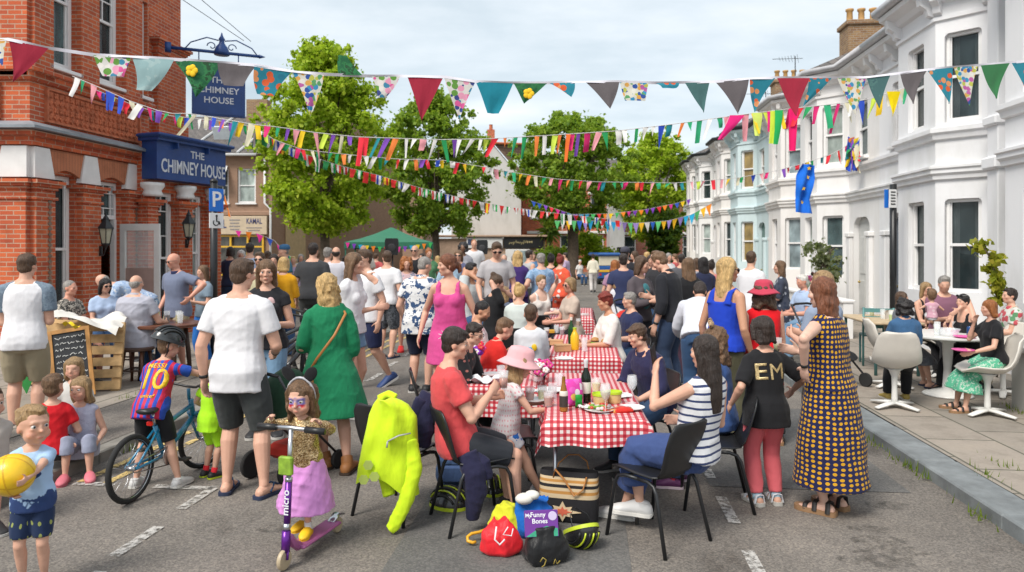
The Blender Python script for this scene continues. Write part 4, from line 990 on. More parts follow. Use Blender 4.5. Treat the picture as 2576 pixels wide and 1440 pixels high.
# door opening: fanlight window above the transom, open leaf and dark hall
under(window(None,PC_,E2,Y2,(1.57,2.25,2.42,3.12),.14,G_TEAL,style='plain',fw=.06,sill=False,name='fanlight'))
ff=MB(); oo=Vector((PC_.x,PC_.y,0)); A2=math.atan2(E2.y,E2.x)
for x in(1.60,2.22): ff.box(oo+E2*x-Y2*.12+Vector((0,0,1.26)),(.06,.09,2.32),A2)
for x0,x1,z0,z1 in((1.70,1.72,2.5,3.05),(2.10,2.12,2.5,3.05),(1.6,2.2,2.62,2.64),(1.6,2.2,2.90,2.92),(1.90,1.92,2.92,3.06),(1.90,1.92,2.48,2.62)): ff.box(oo+E2*(x0+x1)/2-Y2*.115+Vector((0,0,(z0+z1)/2)),(max(.02,x1-x0),.03,z1-z0),A2)
under(ff.build('door_frame',M_PAINT))
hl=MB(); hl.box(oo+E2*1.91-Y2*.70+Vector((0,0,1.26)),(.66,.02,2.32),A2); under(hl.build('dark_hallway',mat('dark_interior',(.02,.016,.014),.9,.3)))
H0=oo+E2*2.25+Y2*.01; ed=Vector((.985,-.17,0)).normalized(); yd=Vector((ed.y,-ed.x,0)); Ad=math.atan2(ed.y,ed.x); df=MB(); Wd=.84
for x in(.055,Wd-.055): df.box(H0+ed*x+Vector((0,0,1.23)),(.11,.045,2.22),Ad)
for z,hh_ in((2.275,.13),(.35,.46)): df.box(H0+ed*(Wd/2)+Vector((0,0,z)),(Wd-.22,.045,hh_),Ad)
dl=under(df.build('door',mat('door_white',(.66,.645,.63),.45,.06)))
pn=MB(); pn.box(H0+ed*(Wd/2)+Vector((0,0,1.85)),(Wd-.22,.012,.72),Ad); pn.build('pane',M_GLASS,dl); pn=MB(); pn.box(H0+ed*(Wd/2)+Vector((0,0,1.035)),(Wd-.22,.012,.91),Ad); pn.build('frosted_pane',mat('frosted',(.36,.25,.22),.5,.1),dl)
for h in h1: under(window(None,O1,E1,Y1,h,.16,G_DARK,style='sash',fw=.08))
for h in u1: under(window(None,O1,E1,Y1,h,.14,G_DARK,style='leaded',fw=.08))
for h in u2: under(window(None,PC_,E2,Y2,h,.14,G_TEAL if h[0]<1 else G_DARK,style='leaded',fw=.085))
under(window(None,q1,E2,Y2,(.10,.55,4.95,6.9),.14,G_BLIND,style='leaded',fw=.07))
pier(q1,E2,Y2,.66,1.72,4.0,6.35,.14,cap=True)
for h,gl in(((.30,.78,.3,3.0),G_DARK),((1.22,1.60,.5,3.0),G_BLIND)): under(window(None,W0,ES,YS,h,.13,gl,style='leaded',fw=.07))
for x0,x1 in((.02,.27),(.82,1.18),(1.66,2.03)):
    pier(W0,ES,YS,x0,x1,0,2.78,.11); 
    p=MB(); p.lathe(W0+ES*((x0+x1)/2)+YS*.09+Vector((0,0,2.90)),[(.17,0),(.19,.05),(.16,.12),(.22,.20),(.22,.27)],14); under(p.build('console',M_STONE,smooth=True))
# fascia sign box
Q0=Vector((-6.95,14.0,0)); SL=1.90; As=math.atan2(ES.y,ES.x); fs=MB()
fs.box(Q0+ES*(SL/2)-YS*.19+Vector((0,0,3.615)),(SL,.38,.75),As); fs.box(Q0+ES*(SL/2)-YS*.16+Vector((0,0,4.02)),(SL+.12,.52,.06),As); fs.bbox(Q0+ES*(SL/2)-YS*.13+Vector((0,0,4.09)),(SL+.22,.62,.08),.03,As)
for x in (.45,1.3): fs.box(Q0+ES*x+YS*.05+Vector((0,0,3.93)),(.03,.10,.12),As)
sg=under(fs.build('fascia_sign',M_NAVY)); M_LET=mat('sign_letter',(.60,.62,.66),.5,.1)
def wsign(txt,size,pos,ex,parent,sx=1,bold=True,mt=None,sy=1):
    M=frameM(pos,ex,(0,0,1)); o=lettering(txt,size,M,mt or M_LET,None,extr=.004,bold=bold,sx=sx,sy=sy); o.parent=parent; return o
wsign('THE',.21,Q0+ES*(SL*.56)+YS*.006+Vector((0,0,3.80)),ES,sg,1.0); wsign('CHIMNEY HOUSE',.29,Q0+ES*(SL*.52)+YS*.006+Vector((0,0,3.50)),ES,sg,.78,sy=1.3)
# wall lanterns
def lantern(o,out,label):
    r=thing('wall_lantern',label,'lantern',o); out=Vector(out).normalized(); c=out*.26
    f=MB(); f.tube([(0,0,-.32),out*.14+Vector((0,0,-.36)),out*.25+Vector((0,0,-.25)),c+Vector((0,0,-.14))],.014,8); f.box((0,0,-.28),(.05,.05,.18)); 
    f.lathe(c+Vector((0,0,-.16)),[(.02,-.06),(.05,-.02),(.08,0),(.075,.02)],6); f.lathe(c+Vector((0,0,.12)),[(.15,0),(.14,.03),(.075,.12),(.05,.17),(.06,.18),(.025,.24),(.008,.30)],6)
    for k in range(6):
        t=2*PI*k/6; f.tube([c+Vector((.075*math.cos(t),.075*math.sin(t),-.15)),c+Vector((.125*math.cos(t),.125*math.sin(t),.13))],.008,5)
    f.build('lantern_frame',M_IRON,r); g=MB(); g.lathe(c+Vector((0,0,-.14)),[(.066,0),(.112,.26)],6); g.build('lantern_glass',mat('lantern_glass',(.42,.40,.30),.15,.1),r)
lantern(oo+E2*1.50+Y2*.14+Vector((0,0,2.10)),Y2*.7-E2*.5,'black iron lantern on the pub pillar left of the open door'); lantern(W0+ES*1.0+YS*.12+Vector((0,0,2.25)),YS*.8-ES*.6,'black iron lantern on the pub pillar below the fascia sign')
# hanging sign on its bracket
BD=Vector((.914,.407,0)); B0=P(420,119,15.2); hs=thing('hanging_sign','navy hanging pub board under a scrolled blue iron bracket','pub sign',B0); YB=Vector((BD.y,-BD.x,0))
f=MB(); f.tube([(0,0,0),BD*1.85],.035,8); f.tube([BD*1.85,BD*1.98],[.05,.005],8); f.box(BD*.02,(.12,.12,.20),math.atan2(BD.y,BD.x))
f.lathe(BD*1.08,[(.16,-.05),(.17,0),(.12,.12),(.06,.20),(.05,.26),(.07,.29),(.03,.36),(.008,.44)],14)
for sgn in(-1,1):
    f.tube([BD*(1.08+sgn*.06)+Vector((0,0,.26)),BD*(1.08+sgn*.30)+Vector((0,0,.30)),BD*(1.08+sgn*.62)+Vector((0,0,.16)),BD*(1.08+sgn*.72)+Vector((0,0,.03))],.014,6)
    f.tube([BD*(1.08+sgn*.20)+Vector((0,0,.12))+(BD*math.cos(t)*sgn+Vector((0,0,math.sin(t))))*(.10-.012*t) for t in [k*.6 for k in range(11)]],.012,6)
for x in(.62,1.42): f.tube([BD*x,BD*x+Vector((0,0,-.24))],.012,6)
f.build('bracket',M_BLUEIRON,hs,True)
b=MB(); ab=math.atan2(BD.y,BD.x); bc=BD*1.02+Vector((0,0,-.82)); b.bbox(bc,(1.08,.06,1.16),.012,ab); b.bbox(bc+Vector((0,0,.585)),(1.16,.10,.05),.012,ab)
for zz in(.50,-.52): b.box(bc+YB*.035+Vector((0,0,zz)),(1.02,.02,.035),ab)
for xx in(-.49,.49): b.box(bc+BD*xx+YB*.035,(.035,.02,1.0),ab)
bo=b.build('sign_board',M_NAVY,hs)
for t,z,s_ in(('THE',.20,.19),('CHIMNEY',-.02,.19),('HOUSE',-.24,.19)): wsign(t,s_,bc+YB*.036+Vector((0,0,z)),BD,bo,1.0)
mb=MB(); a=P(541,95,15.9); mb.tube([a+BD*.6,P(430,-20,13.5)],.007,5); mb.tube([a+BD*.75,P(436,-60,13.0)],.007,5); mb.build('stay_wire',M_IRON,hs).location=-B0
# parking sign on a post
q=P(538,900,11.2); ps=thing('parking_sign','black post with a blue disabled parking plate beside the pub sign','road sign',(q.x,q.y,.1))
m_=MB(); m_.tube([(0,0,0),(0,0,2.80)],.055,10); m_.lathe((0,0,2.80),[(.06,0),(.06,.03),(.03,.06)],10); m_.build('post',M_IRON,ps,True)
pd=Vector((.62,.78,0)); py=Vector((pd.y,-pd.x,0)); ap=math.atan2(pd.y,pd.x)
m_=MB(); m_.bbox(py*.075+Vector((0,0,2.52)),(.235,.012,.36),.01,ap); pb=m_.build('sign_plate',mat('sign_blue',(.01,.16,.62),.35,0),ps); wsign('P',.34,py*.083+Vector((0,0,2.52)),pd,pb,.95,True,mat('sign_white',(.8,.8,.8),.4,0))
m_=MB(); m_.bbox(py*.075+Vector((0,0,2.20)),(.235,.012,.24),.01,ap); pb=m_.build('sign_plate',mat('sign_white',(.8,.8,.8),.4,0),ps)
m_=MB(); c=py*.085+Vector((0,0,2.20)); m_.ball(c+Vector((0,0,.075)),.018,8); m_.tube([c+Vector((0,0,.055)),c+Vector((0,0,-.01)),c+pd*.04-Vector((0,0,.015)),c+pd*.055-Vector((0,0,.06))],.011,6); m_.tube([c-pd*.01-Vector((0,0,.03))+(pd*math.cos(t)+Vector((0,0,math.sin(t))))*.045 for t in [2.4+k*.42 for k in range(11)]],.008,6); m_.build('wheelchair_symbol',M_IRON,pb)
q=P(2247,740,13.2); qs=thing('street_sign_post','black post with a small white and blue notice beside the nearest bay','road sign',(q.x,q.y,.1))
m_=MB(); m_.tube([(0,0,0),(0,0,2.95)],.06,10); m_.build('post',M_IRON,qs,True)
m_=MB(); m_.bbox((-.045,-.075,2.68),(.16,.012,.34),.008,.25); a=m_.build('sign_plate',mat('sign_white',(.8,.8,.8),.4,0),qs); m_=MB(); m_.bbox((-.155,-.055,2.68),(.09,.012,.34),.008,.25); m_.build('sign_plate',mat('sign_blue',(.01,.16,.62),.35,0),qs)
m_=MB()
for k in range(5): m_.box((-.045,-.084,2.80-.055*k),(.10,.004,.022),.25)
m_.build('printed_lines',M_IRON,a)
# ---------------------------------------------------------------- buildings across the junction
def simplewin(root,y,x0,x1,z0,z1,gl,style='sash'): return window(root,(0,y,0),Vector((1,0,0)),Vector((0,-1,0)),(x0,x1,z0,z1),.14,gl,style=style,fw=.08)
EX=Vector((1,0,0)); EYm=Vector((0,-1,0))
bb=thing('brown_shop_building','brown rendered corner shop with slate roof and beige shop fascia','building',(-17.3,37,0))
mb=MB(); hol=[(.35,.95,4.2,6.0),(1.75,2.65,4.2,6.0),(3.1,4.05,4.2,6.0)]; shop=[(1.0,4.5,.5,2.55)]
wallpanel(mb,(0,0),EX,EYm,4.9,-.1,6.75,hol+shop,.2); sw=Vector((4.9,0,0)); sd_=Vector((4.75,13,0)); 
def vq2(mb,a,b,z0,z1): mb.quad(a+Vector((0,0,z0)),b+Vector((0,0,z0)),b+Vector((0,0,z1)),a+Vector((0,0,z1)))
vq2(mb,sw,sw+sd_,-.1,7.6); mb.add([sw+Vector((0,0,7.6)),sw+sd_+Vector((0,0,7.6)),sw+sd_*.5+Vector((0,0,10.4))],[(0,1,2)]); vq2(mb,sw+sd_,sw+sd_+Vector((-9,3,0)),-.1,7.6); vq2(mb,Vector((-4,0,0)),Vector((0,0,0)),-.1,6.75)
band(mb,[(4.9,0),(-4,0)],[(0,3.55),(.12,3.58),(.12,3.75),(0,3.8)]); mb.build('wall',M_BRICKB,bb)
for h in hol: simplewin(bb,0,*h,G_BLIND if h[0]>3 else G_DARK)
op=MB(); op.bbox((2.2,-.35,5.75),(.86,.04,.95),.01,Matrix.Rotation(R_(-38),3,'X')); op.build('open_sash',M_PAINT,bb)
mb=MB(); mb.quad((-4,-.35,6.7),(5.1,-.35,6.7),(5.1,5,9.6),(-4,5,9.6)); mb.add([(5.1,-.35,6.7),(5.1,5,9.6),(6.6,4,7.6)],[(0,1,2)]); rf=mb.build('roof',M_SLATE,bb)
mb=MB(); mb.bbox((1.7,1.55,7.82),(.9,.08,1.3),.02,Matrix.Rotation(R_(28.5),3,'X')); mb.build('skylight',mat('skylight',(.62,.68,.72),.2,.1),rf)
mb=MB()
for x in(.5,3.2): mb.tube([(x,-.3,6.77),(x+.6,4.9,9.6)],.07,6)
mb.build('ridge_lead',mat('pale_lead',(.55,.55,.55),.5,.1),rf); mb=MB(); mb.box((2.6,4.6,9.7),(1.2,.8,1.5)); mb.build('chimney',M_BRICKY,rf)
mb=MB(); mb.tube([(4.2,-.4,6.66),(-4,-.4,6.66)],.07,6); mb.tube([(4.55,-.12,6.5),(4.55,-.12,4.2),(4.85,-.12,3.9),(4.85,-.12,0)],.06,8); mb.build('downpipe',M_PAINT,bb,True)
mb=MB(); mb.bbox((2.65,-.16,3.05),(4.1,.16,.95),.02); sf=mb.build('shop_fascia',mat('beige_board',(.55,.44,.31),.6,.08),bb)
wsign('KAMAL',.62,Vector((2.0,-.245,3.1)),EX,sf,.62,True,mat('navy_letter',(.04,.05,.16),.5,0)); wsign('KAMAL',.40,Vector((4.05,-.245,3.25)),EX,sf,.62,True,mat('navy_letter',(.04,.05,.16),.5,0))
mb=MB()
for k in range(4): mb.box((3.05,-.245,3.32-.16*k),(.55-.08*(k%2),.01,.06)); 
for k in range(2): mb.box((4.05,-.245,2.92-.13*k),(.8-.2*k,.01,.05))
mb.build('printed_lines',mat('grey_print',(.25,.22,.22),.6,0),sf)
mb=MB()
for x in(1.03,1.9,2.78,3.66,4.45): mb.box((x,-.06,1.5),(.09,.10,2.05))
for z in(2.5,1.95,.5): mb.box((2.74,-.055,z),(3.5,.08,.08))
mb.build('shop_window_frame',mat('yellow_paint',(.72,.42,.03),.4,.05),bb); mb=MB(); mb.box((2.74,.1,1.5),(3.5,.02,2.1)); mb.build('pane',m_glass('shop_glass',(.10,.095,.085)),bb)
pl=sw+sd_*.07+Vector((.0,0,0)); sdn=sd_.normalized(); sn=Vector((sdn.y,-sdn.x,0)); mb=MB(); mb.bbox(pl+sdn*.9+sn*.05+Vector((0,0,2.2)),(1.7,.06,2.6),.02,math.atan2(sdn.y,sdn.x)); pb=mb.build('wall_board',mat('tan_board',(.50,.36,.20),.6,.1),bb)
wsign('KAMAL',.42,pl+sdn*.9+sn*.085+Vector((0,0,3.15)),sdn,pb,.9,True,mat('red_letter',(.42,.08,.02),.5,0))
# white gable house with flat-roofed shop in front
wh=thing('white_gable_house','white rendered gable-end house with brown tiled roof behind the second tree','house',(-4.4,52,0))
mb=MB(); mb.add([(0,0,-.1),(5.05,0,-.1),(5.05,0,6.9),(3.1,0,9.3),(0,0,6.2)],[(0,1,2,3,4)]); vq2(mb,Vector((5.05,0,0)),Vector((5.05,9,0)),-.1,6.9); mb.build('wall',m_render('pale_render',(.60,.585,.56),.15),wh)
mb=MB(); mb.quad((5.25,-.1,6.75),(3.0,-.1,9.45),(3.0,9,9.45),(5.25,9,6.75)); mb.quad((-.1,-.1,6.1),(3.0,-.1,9.45),(3.0,9,9.45),(-.1,9,6.1)); 
mb.quad((3.05,.05,9.5),(6.2,1.8,9.6),(6.6,1.8,6.8),(5.25,.0,6.9)); rf=mb.build('roof',m_bricktex('brown_tiles',(.20,.13,.09),(.16,.10,.07),(.08,.05,.04),.3,.2,.012),wh)
mb=MB(); mb.bbox((4.9,.62,8.0),(1.0,.06,.8),.02,Matrix.Rotation(R_(52),3,'Y')@Matrix.Rotation(R_(0),3,'X')); mb.build('skylight',mat('skylight',(.62,.68,.72),.2,.1),rf); mb=MB(); mb.tube([(3.0,-.1,9.5),(6.3,1.8,9.65)],.1,6); mb.build('ridge_tiles',M_TERRA,rf)
mb=MB(); mb.box((2.85,.6,9.8),(.55,.6,1.5)); c_=mb.build('chimney',M_BRICK,wh); mb=MB(); mb.lathe((2.85,.6,10.5),[(.14,0),(.12,.4),(.15,.45)],10); mb.build('chimney_pot',M_TERRA,c_)
sh=thing('flat_roofed_shop','low flat-roofed shop with white panel and black fascia in front of the white gable','shop',(-5.5,49.8,0))
mb=MB(); mb.box((3.9,1,1.25),(7.8,1.9,2.6)); mb.bbox((3.9,.9,2.72),(8.1,2.3,.14),.03); mb.build('wall',mat('tan_wall',(.42,.29,.21),.8,.15),sh)
mb=MB(); mb.bbox((3.6,-.05,2.25),(2.5,.1,.75),.02); mb.build('white_panel',mat('white_board',(.72,.72,.72),.5,.05),sh); mb=MB(); mb.bbox((6.3,-.06,2.25),(2.75,.12,.75),.02); a=mb.build('black_fascia',mat('black_board',(.012,.012,.014),.4,.1),sh)
mb=MB(); rr=random.Random(4)
for k in range(9): mb.tube([(5.3+.14*k,-.13,2.2+rr.uniform(-.1,.1)),(5.37+.14*k,-.13,2.36+rr.uniform(-.1,.1)),(5.43+.14*k,-.13,2.22)],.022,5)
for k in range(3): mb.ball((6.6+.14*k,-.13,2.3),(.05,.02,.08),6)
mb.build('script_lettering',mat('gold_letter',(.45,.38,.2),.5,.1),a); mb=MB(); mb.bbox((5.9,-.05,1.15),(1.7,.1,1.3),.02); mb.build('shop_window_frame',M_PAINT,sh); mb=MB(); mb.box((6.1,-.11,1.15),(.9,.02,1.1)); mb.build('pane',G_CURT,sh); mb=MB(); mb.box((2.6,-.11,2.3),(.35,.02,.4)); mb.build('poster',mat('dark_print',(.04,.06,.12),.5,.1),sh)
# red brick villas beyond
def villa(label,x,y,wd,hgt,brick,n,trim=True):
    r=thing('brick_house',label,'house',(x,y,0)); mb=MB(); hol=[]
    for k in range(n):
        cx=wd*(k+.5)/n; hol+= [(cx-.55,cx+.55,1.0,2.9),(cx-.5,cx+.5,4.2,6.0)]
    wallpanel(mb,(0,0),EX,EYm,wd,-.1,7.2,hol,.2); vq2(mb,Vector((wd,0,0)),Vector((wd,8,0)),-.1,7.2); vq2(mb,Vector((0,0,0)),Vector((0,8,0)),-.1,7.2); mb.build('wall',brick,r)
    for h in hol: simplewin(r,0,*h,G_BLIND if rk.random()<.4 else G_DARK)
    for k in range(n):
        cx=wd*(k+.5)/n
        for q_ in(((cx,-.1,3.1),(1.6,.3,.22)),((cx,-.08,6.15),(1.4,.24,.2))): tr=MB(); tr.bbox(*q_,.03); tr.build('lintel',M_STONE,r)
    mb=MB(); mb.quad((-.2,-.4,7.1),(wd+.2,-.4,7.1),(wd+.2,4,9.8),(-.2,4,9.8)); mb.build('roof',M_SLATE,r)
    return r
villa('red brick house with pale lintels behind the third tree',.8,56,7.0,7,M_BRICK,3); villa('darker red brick house beyond the blue three-wheeler',8.6,60,7.5,7,M_BRICKD,3)
ws=MB(); ws.box((7.95,57,3.3),(1.1,6,6.8)); ws.box((8.35,53.95,1.0),(.9,.1,1.9),0,1); tag(ws.build('side_wall',[m_render('pale_end_render',(.56,.56,.57),.15),M_IRON]),'narrow pale grey end wall between the two red brick houses','wall')
# distant band of roofs closing the gap behind the trees
for x,y,wd,hh_,lb,mm in((-22,64,14,7.5,'distant brown-roofed building behind the first two trees',M_BRICKB),(16,66,16,7,'distant brick building behind the fourth tree',M_BRICKD)):
    r=thing('distant_house',lb,'house',(x,y,0)); mb=MB(); mb.box((wd/2,4,hh_/2),(wd,8,hh_)); mb.build('wall',mm,r); mb=MB(); mb.prism([(-.3,-.3,hh_),(-.3,8.3,hh_),(-.3,4,hh_+3)],(wd+.6,0,0)); mb.build('roof',M_SLATE,r); w_=MB()
    for k in range(4): window(r,(0,0,0),EX,EYm,(1+k*3,2.2+k*3,3.8,5.4),-.02,G_DARK,fw=.1)
# ---------------------------------------------------------------- trees
def m_leaf(name,c1,c2,c3):
    m,nt,b=nmat(name); gi=nd(nt,'ShaderNodeNewGeometry'); o=tcoord(nt); n=noise(nt,o,1.1,3)
    r=mth(nt,'ADD',mth(nt,'MULTIPLY',gi.outputs['Random Per Island'],.65),mth(nt,'MULTIPLY',n,.5))
    c=ramp(nt,r,[(.2,c1),(.55,c2),(.9,c3)]); nt.links.new(c,b.inputs['Base Color']); b.inputs['Roughness'].default_value=.5; b.inputs['Specular IOR Level'].default_value=.3
    tr=nd(nt,'ShaderNodeBsdfTranslucent',{0:mixc(nt,.5,c,(.42,.55,.03))}); mx=nd(nt,'ShaderNodeMixShader',{0:.5,1:b.outputs[0],2:tr.outputs[0]}); nt.links.new(mx.outputs[0],nt.nodes['Material Output'].inputs[0]); return m
L_BRIGHT=m_leaf('bright_leaves',(.20,.34,.012),(.38,.54,.025),(.56,.66,.07)); L_MID=m_leaf('mid_leaves',(.10,.20,.02),(.21,.35,.035),(.36,.48,.06)); L_DARK=m_leaf('deep_leaves',(.02,.055,.012),(.045,.10,.016),(.085,.16,.025))
M_BARK=mat('bark',(.115,.085,.06),.9,.35,9,.8,14)
def leafcloud(clumps,nleaf,size,rnd,up=.25):
    rg=np.random.RandomState(rnd.randint(0,99999)); cs=np.array([c[:3] for c in clumps]); rr=np.array([c[3] for c in clumps]); w_=rr**2; w_/=w_.sum()
    idx=rg.choice(len(cs),nleaf,p=w_); d=rg.normal(size=(nleaf,3)); d/=np.linalg.norm(d,axis=1)[:,None]; rad=np.abs(rg.normal(size=nleaf))*.62+.12
    p=cs[idx]+d*(rr[idx]*rad)[:,None]*np.array((1,1,.8))
    nrm=d*.55+rg.normal(size=(nleaf,3))*.6+np.array((0,0,up)); nrm/=np.linalg.norm(nrm,axis=1)[:,None]
    t=np.cross(nrm,rg.normal(size=(nleaf,3))); t/=np.linalg.norm(t,axis=1)[:,None]; bt=np.cross(nrm,t); s=size*(.6+.8*rg.rand(nleaf))[:,None]
    droop=nrm*.18*s
    v=np.stack([p-t*s*.5-droop,p+bt*s*.38,p+t*s*.5-droop*.6,p-bt*s*.38],1).reshape(-1,3)
    me=bpy.data.meshes.new('crown'); me.vertices.add(len(v)); me.vertices.foreach_set('co',v.ravel()); me.loops.add(len(v)); me.polygons.add(nleaf)
    me.loops.foreach_set('vertex_index',np.arange(len(v))); me.polygons.foreach_set('loop_start',np.arange(0,len(v),4)); me.update(); me.validate(); return me
def tree(label,loc,ht,cr,lo,mt,rnd,nl=26000,ls=.24,tr=.22,spread=1.0,cone=.0):
    r=thing('street_tree',label,'tree',loc,0,'street trees along the far road'); t=MB(); fork=lo*.95
    t.tube([(0,0,-.1),(.02,0,.4),(.05,.03,fork*.6),(.0,.05,fork)],[tr*1.45,tr*1.1,tr,tr*.92],12)
    clumps=[]; n=13
    for k in range(n):
        a=2*PI*k/n+rnd.uniform(-.3,.3); f=rnd.uniform(.25,1); z=lerp(lo+.6,ht-1.0,rnd.random()); wid=cr*math.sin(PI*min(.97,max(.14,(z-lo+.7)/(ht-lo+.7))))**.6*(1-cone*max(0,(z-lo)/(ht-lo)-.3)); e=Vector((math.cos(a)*wid*f*.75,math.sin(a)*wid*f*.75,z)); m_=Vector((e.x*.35,e.y*.35,lerp(fork,z,.55)))
        t.tube([(0,.05,fork-.1),m_,e],[tr*.55,tr*.3,.02],7)
    for k in range(300):
        z=lo-.3+(ht-lo+.2)*rnd.random(); q=max(.10,min(.985,(z-lo+.6)/(ht-lo+.6))); wid=cr*(math.sin(PI*q)**.55)*(1-cone*max(0,q-.3))*spread; a=rnd.uniform(0,2*PI); f=rnd.random()**.45; clumps.append((math.cos(a)*wid*f,math.sin(a)*wid*f,z,rnd.uniform(.22,.50)))
    for k in range(90):   # ragged shoots
        a=rnd.uniform(0,2*PI); q=rnd.uniform(.3,1.0); z=lo+(ht-lo)*q; wid=cr*math.sin(PI*min(.97,max(.15,q)))**.55*(1-cone*max(0,q-.3)); clumps.append((math.cos(a)*wid*1.10,math.sin(a)*wid*1.10,z+rnd.uniform(-.1,.5),rnd.uniform(.14,.34)))
    t.build('trunk',M_BARK,r,True)
    me=leafcloud(clumps,nl,ls,rnd); me.materials.append(mt); o=bpy.data.objects.new('crown',me); COL.objects.link(o); o.parent=r
    return r
rt=random.Random(11)
tree('bright lime-green street tree left of the green gazebo',((815-UC)*30/F,30,0),10.3,2.75,2.9,L_BRIGHT,rt,62000,.17,.20,cone=.35)
tree('darker green street tree standing behind the green gazebo',((1095-UC)*39/F,39,0),10.2,3.3,3.0,L_MID,rt,56000,.19,.2,cone=.55)
tree('broad mid-green tree with a stout grey trunk in the middle of the road end',((1440-UC)*43/F,43,0),9.7,3.5,3.6,L_MID,rt,56000,.20,.33)
tree('green tree whose crown touches the far end of the white terrace',((1650-UC)*52/F,52,0),10.0,2.9,2.9,L_BRIGHT,rt,44000,.21,.3)
tree('dark leafy tree low down between the houses at the end of the terrace',((1668-UC)*47/F,47.0,0),4.6,1.1,1.6,L_DARK,rt,9000,.22,.1)
def shrub(name,label,loc,r_,h,mt,nl,ls,rnd,cat='bush'):
    r=thing(name,label,cat,loc); cl=[(rnd.gauss(0,r_*.45),rnd.gauss(0,r_*.45),rnd.uniform(.25,1)*h,r_*rnd.uniform(.25,.45)) for k in range(30)]; me=leafcloud(cl,nl,ls,rnd); me.materials.append(mt); o=bpy.data.objects.new('foliage',me); COL.objects.link(o); o.parent=r
    t=MB()
    for k in range(6): t.tube([(0,0,0),(rnd.uniform(-.2,.2)*r_,rnd.uniform(-.2,.2)*r_,h*.5),(rnd.uniform(-.6,.6)*r_,rnd.uniform(-.6,.6)*r_,h*.9)],[.03,.02,.008],6)
    t.build('stem',M_BARK,r); return r
shrub('round_bush','rounded light green bush right of the stout tree trunk',((1487-UC)*46/F,46,0),1.25,2.7,L_BRIGHT,7000,.17,rt); shrub('garden_bush','small dull green bush left of the stout tree trunk',((1395-UC)*47/F,47,0),1.0,1.9,L_MID,4000,.16,rt)
# cabbage palm
r=thing('cabbage_palm','spiky cabbage palm in front of the red brick house','palm',((1378-UC)*50/F,50,0)); t=MB(); t.tube([(0,0,0),(.1,0,1.6),(.05,0,3.0)],[.22,.17,.15],8); t.build('trunk',M_BARK,r,True); t=MB()
for k in range(90):
    a=rt.uniform(0,2*PI); e=rt.uniform(-.9,1.3); d_=Vector((math.cos(a)*math.cos(e),math.sin(a)*math.cos(e),math.sin(e))); sdw=d_.cross(Vector((0,0,1))).normalized()*.05; c=Vector((.05,0,3.0)); L=rt.uniform(.8,1.3)
    t.add([c-sdw,c+sdw,c+d_*L*.6+sdw*.8,c+d_*L-Vector((0,0,.25)),c+d_*L*.6-sdw*.8],[(0,1,2,3,4)])
t.build('fronds',L_DARK,r)
# olive in front of the white house, climbing plant, flower tubs
shrub('olive_tree','small grey-green olive in front of the white house window',S(5.55,17.6,.84),.42,1.15,m_leaf('olive_leaves',(.10,.12,.075),(.17,.19,.12),(.26,.27,.19)),1500,.085,rt,'olive')
r=thing('climbing_plant','yellow-green climbing plant against the near bay window','plant',P(2505,756,9.3)); mb=MB(); q=[P(2508,756,9.3),P(2503,720,9.3),P(2497,690,9.3),P(2500,660,9.3),P(2475,625,9.3),P(2470,605,9.3)]; q=[p-r.location for p in q]; mb.tube([q[0]-Vector((0,0,1.0))]+q,.012,6); mb.build('stem',M_BARK,r)
cl=[]
for i in range(len(q)-1):
    for k in range(4): p=lerp(q[i],q[i+1],k/4); cl.append((p.x+rt.uniform(-.07,.07),p.y+rt.uniform(-.05,.05),p.z,rt.uniform(.05,.11)))
me=leafcloud(cl,420,.095,rt); me.materials.append(m_leaf('yellow_leaves',(.18,.22,.015),(.33,.32,.03),(.50,.42,.06))); o=bpy.data.objects.new('foliage',me); COL.objects.link(o); o.parent=r
# grass tufts along kerbs: one uncountable thing
mb=MB(); rg=random.Random(8)
spots=[(KR-.05,s,.05) for s in (5.25,6.2,6.45,7.1)]+[(KL+.04,6.35,.03),(KL+.05,6.5,.05),(KL-.2,7.9,.16),(KL-.25,8.1,.16),(-5.4,8.0,.11)]+[(4.62,7.5,.11),(4.60,8.2,.11),(4.65,8.5,.11),(3.35,6.2,.11),(3.9,6.6,.11),(KR+.36,5.9,.11)]
for n,s,z in spots:
    for k in range(26):
        c=S(n+rg.gauss(0,.035),s+rg.gauss(0,.12),max(0,z-.03)); a=rg.uniform(0,6.28); h=rg.uniform(.03,.10); d_=Vector((math.cos(a),math.sin(a),0)); mb.add([c-d_*.006,c+d_*.006,c+Vector((-d_.y,d_.x,0))*rg.uniform(-.05,.05)+Vector((0,0,h))],[(0,1,2)])
tag(mb.build('grass',m_leaf('grass_blades',(.06,.11,.01),(.12,.19,.02),(.22,.26,.04))),'tufts of grass and weeds growing along the kerbs','grass',None,'stuff')
